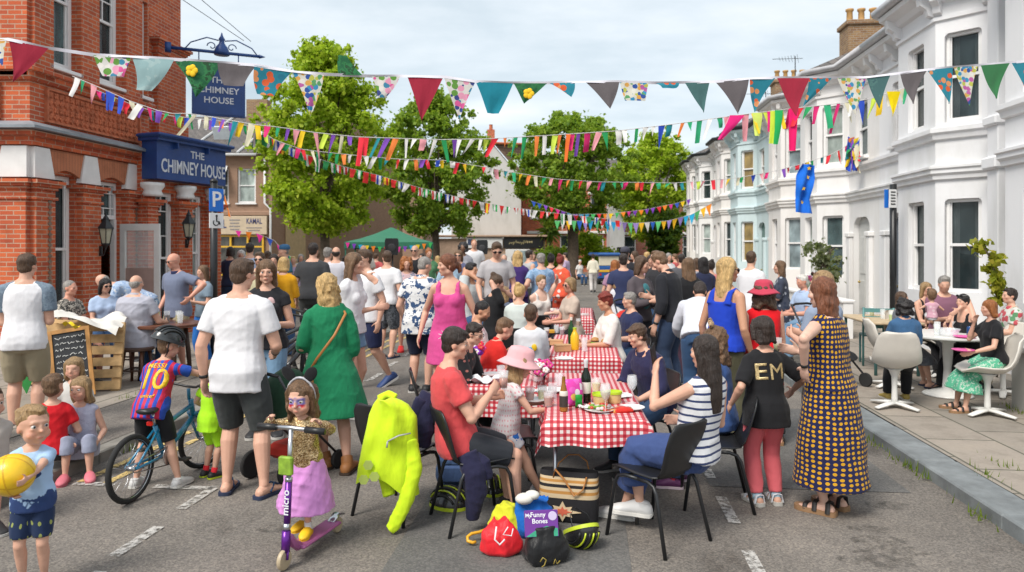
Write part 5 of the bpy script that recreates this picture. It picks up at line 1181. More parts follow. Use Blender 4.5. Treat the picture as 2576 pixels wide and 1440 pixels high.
# ---------------------------------------------------------------- furniture
def rz3(a): return Matrix.Rotation(a,3,'Z')
def make_chair(label):
    r=thing('plastic_chair',label,'chair',(0,0,0),0,'black stacking chairs around the street tables')
    prof=[(-.225,.415,.165),(-.215,.440,.185),(-.16,.447,.20),(-.02,.436,.205),(.10,.432,.20),(.165,.445,.195),(.20,.49,.195),(.225,.56,.20),(.25,.65,.205),(.275,.74,.195),(.288,.79,.165),(.291,.80,.12)]
    def shell(pp,th):
        mb=MB(); rings=[]
        for i,(y,z,hw) in enumerate(pp):
            a=pp[max(0,i-1)]; b=pp[min(len(pp)-1,i+1)]; t=Vector((0,b[0]-a[0],b[1]-a[1])).normalized(); n=Vector((0,-t.z,t.y)); xs=[-1,-.8,-.4,0,.4,.8,1]
            up=[Vector((x*hw,y,z))+n*(.018*x*x) for x in xs]; rings.append([p+n*th/2 for p in up]+[p-n*th/2 for p in reversed(up)])
        mb.rings(rings); return mb
    shell(prof[:6],.010).build('seat',M_BLACK,r,True); shell(prof[5:],.010).build('backrest',M_BLACK,r,True)
    for s in(-1,1):
        for pts in ([(s*.225,-.235,0),(s*.20,-.185,.36),(s*.195,-.16,.405),(s*.19,-.10,.420),(s*.19,0,.420)],[(s*.19,0,.420),(s*.19,.08,.418),(s*.195,.13,.40),(s*.20,.155,.36),(s*.225,.245,0)]):
            m=MB(); m.tube(pts,.0125,8); m.build('leg',M_IRON,r,True)
    m=MB(); m.tube([(-.19,-.10,.415),(.19,-.10,.415)],.010,8); m.build('crossbar',M_IRON,r,True)
    return r
_ch=[None]
def chair(x,y,yaw,label,z=0):
    if _ch[0] is None: _ch[0]=c=make_chair(label)
    else: c=copything(_ch[0],(0,0,0),0,label)
    c.location=(x,y,z); c.rotation_euler=(0,0,R_(yaw)); return c
M_GING=None
def gingham():
    m,nt,b=nmat('red_gingham'); uv=tcoord(nt,'UV'); s=nd(nt,'ShaderNodeSeparateXYZ',{0:uv}).outputs
    a=mth(nt,'LESS_THAN',mth(nt,'FRACT',mth(nt,'DIVIDE',s[0],.044)),.5); d=mth(nt,'LESS_THAN',mth(nt,'FRACT',mth(nt,'DIVIDE',s[1],.044)),.5)
    c=ramp(nt,mth(nt,'MULTIPLY',mth(nt,'ADD',a,d),.5),[(0,(.74,.66,.64)),(.34,(.55,.085,.10)),(.84,(.38,.008,.022))],'CONSTANT')
    nt.links.new(c,b.inputs['Base Color']); b.inputs['Roughness'].default_value=.6; clothbump(nt,b,tcoord(nt),.12); return m
M_GING=gingham()
def trestle(cx,cy,yaw,W,L,zt,label,clabel,drop=.26,gap=.012):
    t=thing('folding_table',label,'table',(cx,cy,0),R_(yaw),'folding tables in a row down the street')
    mb=MB(); mb.bbox((0,0,zt-.02),(W,L,.034),.01); mb.build('tabletop',mat('table_grey',(.5,.5,.5),.6,.05),t)
    for sx in(-1,1):
        for sy in(-1,1):
            m=MB(); m.tube([(sx*(W/2-.06),sy*(L/2-.18),zt-.04),(sx*(W/2-.05),sy*(L/2-.08),0)],.014,8); m.build('leg',M_CHROME,t,True)
    for sy in(-1,1): m=MB(); m.tube([(-(W/2-.06),sy*(L/2-.17),zt-.10),((W/2-.06),sy*(L/2-.17),zt-.10)],.010,8); m.build('brace',M_CHROME,t,True)
    mb=MB(); rnd=random.Random(clabel); ph=[rnd.uniform(0,6.28) for _ in range(6)]; nx,ny=44,60
    vs=[];uvs={}
    for j in range(ny+1):
        for i in range(nx+1):
            p=-W/2-drop+(W+2*drop)*i/nx; q=-L/2-drop+(L+2*drop)*j/ny
            ox=max(0,abs(p)-W/2)*(1 if p>0 else -1); oy=max(0,abs(q)-L/2)*(1 if q>0 else -1)
            x=max(-W/2-gap,min(W/2+gap,p)); y=max(-L/2-gap,min(L/2+gap,q)); z=zt+.004
            if ox or oy:
                k=(abs(ox)+abs(oy)*.0)/drop; l=abs(oy)/drop
                if ox and oy:
                    mm=min(abs(ox),abs(oy)); z-=(max(abs(ox),abs(oy))+mm*.55)*.95; x+=math.copysign(.02+mm*.35,ox); y+=math.copysign(.02+mm*.35,oy)
                elif ox: z-=abs(ox); x+=math.copysign(.006+.055*k*(.5+.5*math.sin(q*13+ph[0]+1.2*math.sin(q*4+ph[1]))),ox)
                else: z-=abs(oy); y+=math.copysign(.006+.055*l*(.5+.5*math.sin(p*15+ph[2]+1.1*math.sin(p*5+ph[3]))),oy)
            vs.append((x,y,z)); uvs[len(vs)-1]=(p,q)
    fs=[(j*(nx+1)+i,j*(nx+1)+i+1,(j+1)*(nx+1)+i+1,(j+1)*(nx+1)+i) for j in range(ny) for i in range(nx)]
    mb.add(vs,fs); mb.uv=uvs
    o=mb.build('tablecloth',M_GING,None,True); o.location=(cx,cy,0); o.rotation_euler=(0,0,R_(yaw)); tag(o,clabel,'tablecloth',None); o['group']='red gingham tablecloths'; return t
SA=math.degrees(SYAW)-90
trestle(.62,5.68,SA*.6,.66,1.80,.72,'nearest folding table under gingham with snacks and bottles','red and white gingham cloth on the nearest table with the pink snack bag',drop=.17)
trestle(-.13,6.42,SA*.6,.70,.85,.715,'second folding table butted against the left of the nearest one','gingham cloth under the pansies left of the nearest table')
trestle(.86,8.55,SA,.74,1.9,.72,'middle folding table holding juice, burgers and brown boxes','red and white gingham cloth on the middle table with the orange juice')
trestle(.95,12.6,SA,.9,1.9,.74,'farthest folding table spread with white paper plates','red gingham cloth on the farthest table')
CHAIRS=[(.94,4.62,-141,'black chair under the woman in the navy striped top'),(-.26,4.90,112,'black chair under the man in the coral red T-shirt'),(1.50,5.28,-100,'black chair under the girl in blue with a leopard hairband'),(-.80,5.10,150,'black chair draped with the neon yellow jacket'),(-.06,5.48,98,'black chair under the girl in the pink sun hat'),(1.14,6.2,-80,'black chair under the man in the navy shirt'),(-.62,6.35,100,'black chair under the balding man in glasses'),(-.28,7.0,105,'black chair under the boy in the red polo shirt'),(-.42,7.75,100,'black chair under the bearded man in a pink print shirt'),(.20,7.62,140,'black chair under the boy in the pale long-sleeved top'),(1.36,8.6,-85,'black chair under the red-haired woman in white'),(1.58,9.3,-80,'black chair under the grey-haired man in navy'),(-.30,10.3,100,'black chair under the seated woman in a black T-shirt'),(.10,9.85,170,'black chair under the woman with a blonde bun'),(1.30,10.9,-80,'black chair under the woman in beige with a blonde bob'),(.42,11.7,180,'black chair under the woman raising her arm at the far table'),(-.12,10.9,110,'black chair under the girl with loose fair hair')]
for c in CHAIRS: chair(*c)
# tulip chairs and table on the pavement
M_TUL=mat('cream_shell',(.60,.56,.50),.4,.06); M_TULW=mat('white_pedestal',(.70,.69,.66),.35,.05)
def make_tulip(label):
    r=thing('tulip_chair',label,'chair',(0,0,0),0,'cream pedestal shell chairs on the pavement'); mb=MB()
    prof=[(-.24,.44,.16),(-.23,.452,.20),(-.15,.455,.235),(0,.445,.245),(.12,.45,.245),(.20,.50,.245),(.25,.58,.24),(.285,.68,.225),(.31,.78,.20),(.325,.84,.165),(.33,.86,.11)]; rings=[]
    for i,(y,z,hw) in enumerate(prof):
        a=prof[max(0,i-1)]; b=prof[min(len(prof)-1,i+1)]; t=Vector((0,b[0]-a[0],b[1]-a[1])).normalized(); n=Vector((0,-t.z,t.y)); k=(.075 if 2<=i<=8 else .04); xs=[-1,-.85,-.6,-.3,0,.3,.6,.85,1]
        up=[Vector((x*hw,y,z))+n*(k*abs(x)**2.4) for x in xs]; rings.append([p+n*.008 for p in up]+[p-n*.008 for p in reversed(up)])
    mb.rings(rings); mb.build('shell',M_TUL,r,True)
    mb=MB(); mb.lathe((0,0,0),[(.03,.03),(.032,.10),(.028,.22),(.032,.34),(.06,.41),(.10,.435)],16); mb.build('stem',M_TULW,r,True)
    mb=MB()
    for k in range(4):
        a=PI/2*k+PI/4; d=Vector((math.cos(a),math.sin(a),0)); mb.tube([d*.0+Vector((0,0,.05)),d*.10+Vector((0,0,.045)),d*.29+Vector((0,0,.018))],[.045,.042,.03],10,True,0,.45)
    mb.build('foot',M_TULW,r,True); return r
tc=make_tulip('cream shell chair seen from behind under the woman in the denim jacket'); tc.location=(4.25,7.95,.106); tc.rotation_euler=(0,0,R_(160))
t2=copything(tc,(5.05,7.6,.106),R_(-110),'cream shell chair under the ginger woman in the green skirt')
copything(tc,(4.85,9.15,.106),R_(75),'cream shell chair under the woman in a grey print dress'); copything(tc,(6.35,8.7,.106),R_(-100),'cream shell chair under the man in the floral shirt'); copything(tc,(5.9,8.6,.106),R_(-80),'cream shell chair under the woman with sunglasses on black hair')
copything(tc,(5.62,10.15,.106),R_(10),'cream shell chair under the fair woman in sunglasses'); copything(tc,(5.95,9.9,.106),R_(-10),'cream shell chair under the man in plum holding a baby')
r=thing('round_table','white round pedestal table covered with drinks and pink plates','table',(5.25,8.62,.106)); mb=MB(); mb.lathe((0,0,0),[(.52,.70),(.54,.715),(.54,.73),(.51,.735)],40); mb.build('tabletop',M_TULW,r,True,angle=40); mb=MB(); mb.lathe((0,0,0),[(.28,0),(.26,.02),(.06,.08),(.045,.3),(.06,.62),(.16,.70)],20); mb.build('pedestal',M_TULW,r,True)
# pub table and stools on the left pavement
r=thing('pub_table','dark wood pub table with pints outside the pub','table',(-4.72,9.75,.106)); mb=MB(); mb.lathe((0,0,0),[(.44,.70),(.46,.71),(.46,.74),(.44,.75)],30); mb.build('tabletop',mat('red_brown_wood',(.13,.05,.03),.3,.3,8),r,True,angle=40)
for k in range(4):
    a=PI/4+PI/2*k; mb=MB(); d=Vector((math.cos(a),math.sin(a),0)); mb.tube([d*.26+Vector((0,0,.70)),d*.30+Vector((0,0,.35)),d*.33],[.03,.035,.026],8); mb.build('leg',M_WOODD,r,True)
def stool(x,y,label):
    global _st
    if _st is None:
        q=thing('pub_stool',label,'stool',(0,0,0),0,'dark wooden stools at the pub table'); mb=MB(); mb.lathe((0,0,0),[(.19,.43),(.21,.44),(.21,.465),(.19,.475)],24); mb.build('seat',M_WOODD,q,True,angle=40)
        for k in range(4): a=PI/4+PI/2*k; d=Vector((math.cos(a),math.sin(a),0)); mb=MB(); mb.tube([d*.15+Vector((0,0,.43)),d*.21],[.022,.018],8); mb.build('leg',mat('stool_leg',(.10,.04,.02),.5,.3),q,True)
        mb=MB(); pts=[Vector((.185*math.cos(PI/4+PI/2*k),.185*math.sin(PI/4+PI/2*k),.18)) for k in range(4)]
        mb.tube(pts+[pts[0]],.012,6); mb.build('stretcher',M_WOODD,q,True); _st=q
    else: q=copything(_st,(0,0,0),0,label)
    q.location=(x,y,.106); return q
_st=None
stool(-4.90,9.35,'stool under the broad man in the lilac-grey shirt'); stool(-5.75,9.55,'stool under the balding man in a patterned shirt'); stool(-5.55,10.3,'stool under the woman in pale blue with sunglasses')
# ---------------------------------------------------------------- small table-top goods
M_CLEAR,_nt,_b=nmat('clear_plastic'); _b.inputs['Base Color'].default_value=(.9,.93,.95,1); _b.inputs['Alpha'].default_value=.28; _b.inputs['Roughness'].default_value=.08
def lat(name,label,cat,loc,prof,m,n=18,extra=None,group=None,sm=35):
    mb=MB(); mb.lathe((0,0,0),prof,n); o=mb.build(name,m,None,True,angle=sm); o.location=loc; tag(o,label,cat,group)
    if extra:
        for nm,pf,mm in extra: q=MB(); q.lathe((0,0,0),pf,n); q.build(nm,mm,o,True,angle=sm)
    return o
def tt(u,v,z=.727): return G(u,v,z)
BOT=[(.036,0),(.038,.01),(.038,.17),(.034,.20),(.016,.245),(.013,.30),(.015,.302),(.015,.312)]
g_green=mat('green_glass',(.012,.06,.015),.08,.1); g_dk=mat('dark_green_glass',(.008,.015,.008),.08,.1)
lat('wine_bottle','dark sparkling wine bottle with white foil neck beside the pink snack bag','bottle',tt(1474,1012),BOT,g_dk,18,[('foil',[(.0165,.225),(.0145,.28),(.0175,.285),(.0175,.316),(.004,.318)],mat('white_foil',(.72,.72,.74),.3,.05)),('paper_label',[(.0385,.07),(.0388,.072),(.0388,.15),(.0385,.152)],mat('label_paper',(.7,.68,.6),.6,.05))])
lat('beer_bottle','small clear beer bottle with white and black label on the nearest table','bottle',tt(1418,1034),[(.028,0),(.030,.01),(.030,.12),(.014,.19),(.012,.235),(.013,.24)],mat('amber_glass',(.30,.13,.02),.1,.2),16,[('paper_label',[(.0305,.03),(.0308,.032),(.0308,.105),(.0305,.107)],mat('black_label',(.04,.035,.03),.5,.05)),('neck_label',[(.0300,.108),(.0305,.11),(.0295,.135),(.0265,.142)],mat('label_paper',(.7,.68,.6),.6,.05))])
lat('green_bottle','green glass bottle with pale cap on the middle table','bottle',tt(1437,866),BOT,g_green,18,[('cap',[(.0165,.285),(.017,.29),(.017,.318),(.003,.32)],mat('label_paper',(.7,.68,.6),.6,.05))])
lat('juice_carton','clear bottle filled with orange juice on the middle table','bottle',tt(1446,880),[(.045,0),(.048,.01),(.048,.15),(.03,.19),(.02,.21),(.02,.23)],mat('orange_juice',(.80,.48,.02),.3,.1),18,[('cap',[(.022,.23),(.022,.25),(.004,.252)],mat('lime_plastic',(.42,.56,.03),.4,.05))])
def cup(u,v,label,fill=None,z=.727,r=.038,h=.105,name='plastic_cup',cat='cup',loc=None,group='clear plastic cups on the tables'):
    return lat(name,label,cat,loc or tt(u,v,z),[(r*.75,0),(r*.78,.003),(r*1.0,h),(r*.96,h),(r*.74,.006)],M_CLEAR,18,[('drink',[(r*.74,.006),(r*.90,h*.62),(.002,h*.621)],fill)] if fill else None,group)
f_beer=mat('beer',(.42,.17,.02),.15,.1); f_pim=mat('fruit_cordial',(.40,.10,.03),.15,.3,60); f_wine=mat('red_wine',(.10,.008,.015),.1,.1); f_pale=mat('pale_wine',(.62,.58,.22),.1,.1)
cup(1333,1008,'plastic cup of reddish fruit drink near the girl in the hat',f_pim); cup(1364,1006,'plastic cup half full of pale drink behind the snack bag',f_pale); cup(1407,972,'empty clear cup at the back of the nearest table'); cup(1390,1000,'tilted clear cup beside the beer bottle'); cup(1470,884,'tall clear glass on the middle table',None,.727,.036,.15); cup(1375,845,'plastic cup of red drink at the back of the middle table',f_wine); cup(1400,838,'clear empty cup behind the brown boxes'); cup(1414,842,'cup of dark red drink behind the green bottle',f_wine)
def wineglass(u,v,label,fill):
    return lat('wine_glass',label,'glass',tt(u,v),[(.034,0),(.03,.004),(.005,.012),(.004,.085),(.02,.10),(.036,.135),(.038,.17),(.032,.205),(.0305,.205),(.036,.17),(.034,.137),(.018,.104)],M_CLEAR,18,[('drink',[(.016,.105),(.032,.137),(.034,.15),(.002,.151)],fill)] if fill else None,'wine glasses on the nearest table')
wineglass(1523,1040,'wine glass with a little pale wine in front of the lime tubs',f_pale); wineglass(1590,1014,'large empty wine glass beside the raised elbow',None)
lime=mat('lime_plastic',(.46,.62,.03),.4,.05); crm=mat('dip',(.68,.52,.24),.6,.2)
for u,v,lb in((1510,1018,'lime-rimmed tub of dip nearer the wine bottle'),(1545,1013,'lime-rimmed tub of dip nearer the striped woman')):
    lat('dip_tub',lb,'tub',tt(u,v),[(.045,0),(.05,.01),(.055,.065)],crm,20,[('rim',[(.056,.066),(.060,.068),(.060,.085),(.054,.085),(.052,.07)],lime)],'tubs of dip')
def packet(name,label,cat,loc,w,h,d,cols,rx=0,rz=0,seed=1):
    rnd=random.Random(seed); mb=MB()
    rings=[]
    for j in range(9):
        t=j/8; dd=d*math.sin(PI*max(.04,min(.96,t)))**.5; ring=[]
        for k in range(14): a=2*PI*k/14; ring.append(Vector((w/2*math.copysign(abs(math.cos(a))**.6,math.cos(a))*(1-.06*math.sin(PI*t)),dd/2*math.sin(a)+rnd.uniform(-.006,.006),h*t)))
        rings.append(ring)
    mb.rings(rings); m=cloth(cols[0],'floral',cols[1:],.045,.28,.55,.15); o=mb.build(name,m,None,True); o.location=loc; o.rotation_euler=(rx,0,rz); return tag(o,label,cat)
packet('snack_bag','shiny bright pink and white snack bag standing open on the nearest table','snack bag',tt(1446,1020),.15,.19,.09,((.72,.06,.40),(.78,.74,.76),(.75,.12,.5),(.8,.5,.12),(.72,.06,.40)),-.15,.5,3)
packet('crisp_packet','red crisp packet lying flat on the near edge of the table','crisp packet',tt(1530,1036),.09,.17,.05,((.58,.03,.02),(.60,.05,.03),(.7,.35,.1),(.58,.03,.02)),-1.5,-1.45,4)
packet('juice_pouch','small bright green pouch beside the snack bag','pouch',tt(1456,1025),.055,.09,.03,((.02,.32,.04),(.02,.36,.05),(.02,.32,.04)),0,.3,5)
def plate(u,v,label,c,r=.11,z=.727,grp='plates on the tables'): return lat('plate',label,'plate',tt(u,v,z),[(r*.6,0),(r*.65,.004),(r,.016),(r,.019),(r*.63,.008)],c,28,None,grp)
wp=mat('white_china',(.72,.71,.70),.3,.04); pp_=mat('pink_plastic',(.80,.10,.38),.35,.05)
plate(1508,1034,'white plate with salad beside the red crisp packet',wp); plate(1385,985,'white plate behind the fruit drink',wp); plate(1420,905,'paper plate at the front of the middle table',wp,.10); plate(1392,790,'white plate on the farthest table',wp,.12,.747); plate(1412,783,'second white plate on the farthest table',wp,.12,.747)
mb=MB(); rg=random.Random(3)
for k in range(26): mb.ball((rg.uniform(-.07,.07),rg.uniform(-.06,.06),rg.uniform(.01,.03)),(rg.uniform(.012,.022),rg.uniform(.01,.02),.012),7,k%3)
o=mb.build('salad',[mat('lettuce',(.18,.34,.04),.6,.3,30),mat('tomato',(.5,.05,.02),.4,.1),mat('onion',(.62,.5,.5),.5,.1)],None,True); o.location=tt(1508,1034)+Vector((0,0,.008)); tag(o,'chopped salad heaped on the plate by the crisp packet','salad')
def boxy(u,v,d,label,c,rz=.2,name='food_box',z=.727,lid=True):
    mb=MB(); mb.bbox((0,0,d[2]/2),d,.006); o=mb.build(name,mat('cardboard',c,.75,.1),None); o.location=tt(u,v,z); o.rotation_euler=(0,0,rz)
    q=MB(); q.bbox((0,0,d[2]+.006),(d[0]*1.03,d[1]*1.03,.01),.003); q.build('lid',mat('cardboard',c,.75,.1),o); return tag(o,label,'box',None)
boxy(1415,884,(.17,.12,.065),'brown cardboard food box at the front of the middle table',(.50,.29,.14)); boxy(1400,868,(.16,.11,.05),'brown cardboard food box with a burger edge showing, second from the front',(.55,.32,.16),-.1); boxy(1383,838,(.12,.10,.03),'orange tray of chips at the back of the middle table',(.62,.33,.03),.1)
def burger(u,v,label):
    o=lat('burger',label,'burger',tt(u,v),[(.040,0),(.046,.008),(.044,.02)],mat('bun',(.42,.21,.06),.6,.2),18,[('filling',[(.050,.020),(.053,.028),(.050,.036)],mat('lettuce',(.18,.34,.04),.6,.3,30)),('patty',[(.046,.036),(.049,.043),(.046,.05)],mat('patty',(.07,.03,.015),.8,.3)),('bun_top',[(.048,.05),(.05,.06),(.040,.080),(.018,.090),(.003,.092)],mat('bun',(.42,.21,.06),.6,.2))]); return o
burger(1497,868,'stacked burger in front of the red-haired woman'); burger(1522,872,'second burger nearer the edge of the middle table')
def flowers(loc,label,cols,n,rad,h,pot=None):
    r=thing('flower_bunch',label,'flowers',loc); rnd=random.Random(label); mb=MB()
    mb.lathe((0,0,0),[(.04,0),(.05,.02),(.055,.10),(.05,.10)],14); mb.build('vase',pot or M_CLEAR,r,True,angle=40); fl_=MB(); st=MB()
    for k in range(n):
        a=rnd.uniform(0,6.28); q=rnd.uniform(0,1)**.6*rad; c=Vector((q*math.cos(a),q*math.sin(a),h+rnd.uniform(-.05,.05)-q*.3)); st.tube([(0,0,.03),c*.6,c],.0025,5); m=rnd.randrange(len(cols))
        for j in range(5):
            b=2*PI*j/5; d=Vector((math.cos(b),math.sin(b)*.5,math.sin(b)*.8)); fl_.ball(c+d*.017,(.016,.008,.014),6,m)
        fl_.ball(c+Vector((0,-.008,0)),.006,6,len(cols))
    st.build('stem',mat('stem_green',(.05,.14,.02),.6,.2),r,True); fl_.build('blossom',[mat('petal',c,.6,.15,30) for c in cols]+[mat('pollen',(.7,.5,.05),.6,0)],r,True); return r
flowers(tt(1182,930),'bunch of purple, red and white flowers on the left gingham table',[(.25,.02,.42),(.62,.02,.05),(.75,.72,.72),(.7,.06,.3)],44,.13,.22); flowers(tt(1352,958),'bunch of crimson and white blooms beside the pink hat',[(.55,.02,.12),(.75,.7,.7),(.6,.05,.25)],36,.12,.14); flowers(S(5.0,17.2,.86),'deep magenta flowers above the white front wall',[(.30,.01,.10),(.25,.01,.15)],40,.22,.35,M_TERRA)
mb=MB(); rg=random.Random(12); mb.sheet(lambda a,b:Vector(((a-.5)*.26,(b-.5)*.16,.02+.03*math.sin(a*9)*math.sin(b*7+1)+.012*rg.random())),14,10); o=mb.build('crumpled_bag',mat('thin_white_plastic',(.74,.74,.76),.35,.05),None,True); o.location=tt(1222,962); tag(o,'crumpled white plastic bag on the left gingham table','bag')
plate(1345,1010,'white paper plate by the hand of the girl in the pink hat',wp,.09); plate(1240,945,'white plate behind the crumpled bag on the left table',wp,.10); plate(1590,1030,'white plate by the striped elbow at the right corner of the nearest table',wp,.09)
cup(1380,1022,'clear cup in front of the fruit drink at the left edge of the nearest table',f_pim); cup(1500,985,'clear cup at the far right of the nearest table',f_pale); cup(1260,950,'clear cup on the left gingham table'); cup(1455,820,'clear cup at the back right of the middle table',f_beer); cup(1530,850,'clear cup beside the red-haired woman',f_pale)
for u_,v_,lb_ in((1480,1030,'white paper napkin scrunched in front of the wine bottle'),(1565,1000,'white paper napkin scrunched behind the large wine glass'),(1355,990,'white paper napkin scrunched near the crimson blooms')):
    mb=MB(); rg=random.Random(lb_); mb.sheet(lambda a,b:Vector(((a-.5)*.13,(b-.5)*.10,.012+.022*abs(math.sin(a*8+rg.random()))*abs(math.sin(b*7)))),8,6); o=mb.build('paper_napkin',wp,None,True); o.location=tt(u_,v_); o.rotation_euler=(0,0,u_); tag(o,lb_,'napkin')
mb=MB(); rg=random.Random(13)
for k in range(12): mb.bbox((rg.uniform(-.30,.30),rg.uniform(-.55,.6),.012+rg.uniform(0,.02)),(rg.uniform(.05,.14),rg.uniform(.05,.12),rg.uniform(.01,.04)),.004,rg.uniform(0,3),k%3)
o=mb.build('party_food',[wp,mat('foil_tray',(.5,.52,.55),.3,.1,metal=.8),mat('label_paper',(.7,.68,.6),.6,.05)],None); o.location=(.95,12.5,.745); tag(o,'jumble of white trays and napkins on the farthest table','party food',None,'stuff')
# drinks on the round table and pub table
for (x,y,lb,f) in((5.02,8.45,'clear glass on the round table nearest the denim jacket',None),(5.2,8.75,'wine glass of pale drink in the middle of the round table',f_pale),(5.45,8.8,'clear glass on the far side of the round table',None)): cup(0,0,lb,f,loc=(x,y,.842),h=.13)
lat('drinks_can','dark blue drinks can on the round table by the ginger woman','can',(5.33,8.33,.842),[(.026,0),(.033,.008),(.033,.105),(.026,.118),(.004,.119)],mat('blue_can',(.02,.07,.20),.25,.3,30,metal=.4),18)
lat('salad_bowl','clear ribbed plastic bowl on the round table','bowl',(5.12,8.40,.842),[(.07,0),(.09,.01),(.13,.085),(.125,.085),(.085,.015)],M_CLEAR,24)
lat('plate','pink plate on the round table under the bowl','plate',(5.2,8.22,.842),[(.07,0),(.075,.004),(.115,.016),(.115,.019),(.07,.008)],pp_,28,None,'plates on the tables')
for dx,dy,lb,f in((-.15,-.05,'pint of dark beer at the left of the pub table',mat('stout',(.05,.02,.012),.2,.1)),(-.03,.1,'pint of dark beer behind the bottle on the pub table',mat('stout',(.05,.02,.012),.2,.1)),(.12,.12,'half-empty glass on the pub table by the woman in sunglasses',f_pale),(.22,-.05,'small glass at the right of the pub table',None)): cup(0,0,lb,f,loc=(-4.72+dx,9.75+dy,.857),r=.042,h=.15,name='pint_glass',cat='glass',group='glasses on the pub table')
lat('wine_bottle','clear bottle with yellow-green label on the pub table','bottle',(-4.80,9.66,.857),BOT,M_CLEAR,16,[('paper_label',[(.0385,.05),(.0388,.052),(.0388,.15),(.0385,.152)],mat('yellow_label',(.5,.5,.08),.6,.05))])
# ---------------------------------------------------------------- bicycle
def bike(label,loc,yaw,s,col,steer=0,dark=False):
    r=thing('bicycle',label,'bicycle',loc,yaw); r.scale=(s,)*3
    fm=mat('bike_paint',col,.3,.1,coat=.5); rub=mat('tyre_rubber',(.018,.018,.018),.85,.15); al=M_CHROME if not dark else mat('dark_alloy',(.06,.06,.065),.35,.1)
    R=.25; A=Vector((-.43,0,R)); Bf=Vector((.43,0,R)); bb_=Vector((-.06,0,.25)); st=Vector((-.16,0,.50)); hd=Vector((.30,0,.56)); hd2=Vector((.325,0,.46))
    m=MB(); m.tube([st,bb_],.018,10); m.tube([lerp(bb_,st,.82),hd],.019,10); m.tube([bb_,hd2],.023,10); m.tube([hd+Vector((-.012,0,.05)),hd2],.021,10)
    for y in(-.045,.045): m.tube([bb_+Vector((0,y*.5,0)),A+Vector((0,y,0))],.010,8); m.tube([lerp(bb_,st,.86)+Vector((0,y*.4,0)),A+Vector((0,y,0))],.009,8)
    m.build('frame',fm,r,True)
    def whl(c,nm,M=None):
        w_=thing(nm,None,None,c); w_.parent=r
        del_=[k for k in('label','category') if k in w_]; [w_.__delitem__(k) for k in del_]
        if M: w_.rotation_euler=(0,0,M)
        t=MB(); N=32; t.rings([[Vector(((R-.022+.022*math.cos(b))*math.cos(a),.021*math.sin(b),(R-.022+.022*math.cos(b))*math.sin(a))) for b in [2*PI*j/8 for j in range(8)]] for a in [2*PI*i/N for i in range(N+1)]],False); t.build('tyre',rub,w_,True)
        t=MB(); t.rings([[Vector((q*math.cos(a),y,q*math.sin(a))) for q,y in((R-.040,-.012),(R-.030,-.014),(R-.030,.014),(R-.040,.012))] for a in [2*PI*i/N for i in range(N+1)]],False)
        for k in range(20): a=2*PI*k/20; t.tube([(.014*math.cos(a+1),.02*(-1)**k,.014*math.sin(a+1)),((R-.036)*math.cos(a),0,(R-.036)*math.sin(a))],.0016,4)
        t.tube([(0,-.035,0),(0,.035,0)],.018,10); t.build('rim',al,w_,True); return w_
    whl(A,'wheel')
    f=thing('front_assembly',None,None,Vector((.345,0,0))); f.parent=r; f.rotation_euler=(0,0,steer); 
    off=Vector((.345,0,0))
    w_=whl(Bf-off,'wheel'); w_.parent=f
    m=MB(); 
    for y in(-.05,.05): m.tube([hd2-off+Vector((.005,y,.02)),Bf-off+Vector((0,y,0))],.013,8)
    m.tube([hd2-off+Vector((0,-.055,.03)),hd2-off+Vector((0,.055,.03))],.016,8); m.tube([hd-off+Vector((-.014,0,.05)),hd-off+Vector((-.02,0,.14))],.014,8); m.build('fork',fm,f,True)
    m=MB(); h0=hd-off+Vector((-.02,0,.14)); m.tube([h0+Vector((-.07,-.27,.05)),h0+Vector((-.03,-.15,.04)),h0+Vector((.03,-.05,.01)),h0+Vector((.03,.05,.01)),h0+Vector((-.03,.15,.04)),h0+Vector((-.07,.27,.05))],.011,8)
    for y in(-1,1): m.tube([h0+Vector((-.07,y*.28,.05)),h0+Vector((-.045,y*.18,.045))],.016,8); m.tube([h0+Vector((-.03,y*.17,.03)),h0+Vector((0,y*.24,.01))],.006,5)
    m.build('handlebar',M_IRON,f,True)
    m=MB(); m.tube([st,st+Vector((-.025,0,.10))],.013,8); m.build('seat_post',al,r,True)
    m=MB(); c=st+Vector((-.03,0,.125)); m.rings([[c+Vector((x,wd*math.cos(b),th*math.sin(b)+dz)) for b in [2*PI*j/12 for j in range(12)]] for x,wd,th,dz in((-.12,.03,.012,.012),(-.10,.068,.024,.01),(-.04,.062,.024,.002),(.02,.032,.022,0),(.10,.020,.018,.002),(.125,.008,.008,0))]); m.build('saddle',M_BLACK,r,True)
    m=MB(); m.tube([bb_+Vector((0,-.06,0)),bb_+Vector((0,.06,0))],.02,10); m.lathe(bb_+Vector((0,-.05,0)),[(.02,-.004),(.075,-.003),(.078,0),(.075,.003),(.02,.004)],24,0,Matrix.Rotation(PI/2,3,'X'))
    a=.5
    for y,sg in((-.07,1),(.07,-1)): m.tube([bb_+Vector((0,y,0)),bb_+Vector((sg*.13*math.cos(a),y,-sg*.13*math.sin(a)))],.009,6)
    m.tube([bb_+Vector((0,-.055,.075)),A+Vector((0,-.03,.03)),A+Vector((-.03,-.03,0)),A+Vector((0,-.03,-.03)),bb_+Vector((0,-.055,-.075))],.005,5); m.build('crankset',al,r,True)
    for y,sg in((-.11,1),(.11,-1)): m=MB(); m.bbox(bb_+Vector((sg*.13*math.cos(a),y,-sg*.13*math.sin(a))),(.08,.07,.018),.005); m.build('pedal',mat('pedal',(.05,.045,.04),.6,.1),r)
    m=MB(); m.bbox(st+Vector((-.06,0,.03)),(.02,.05,.035),.006); m.build('reflector',mat('red_reflector',(.62,.015,.01),.2,0),r); return r
Ba=G(335,1262); Bb=Vector((-2.66,6.08,0)); bd=(Bb-Ba).normalized(); bmid=(Ba+Bb)/2
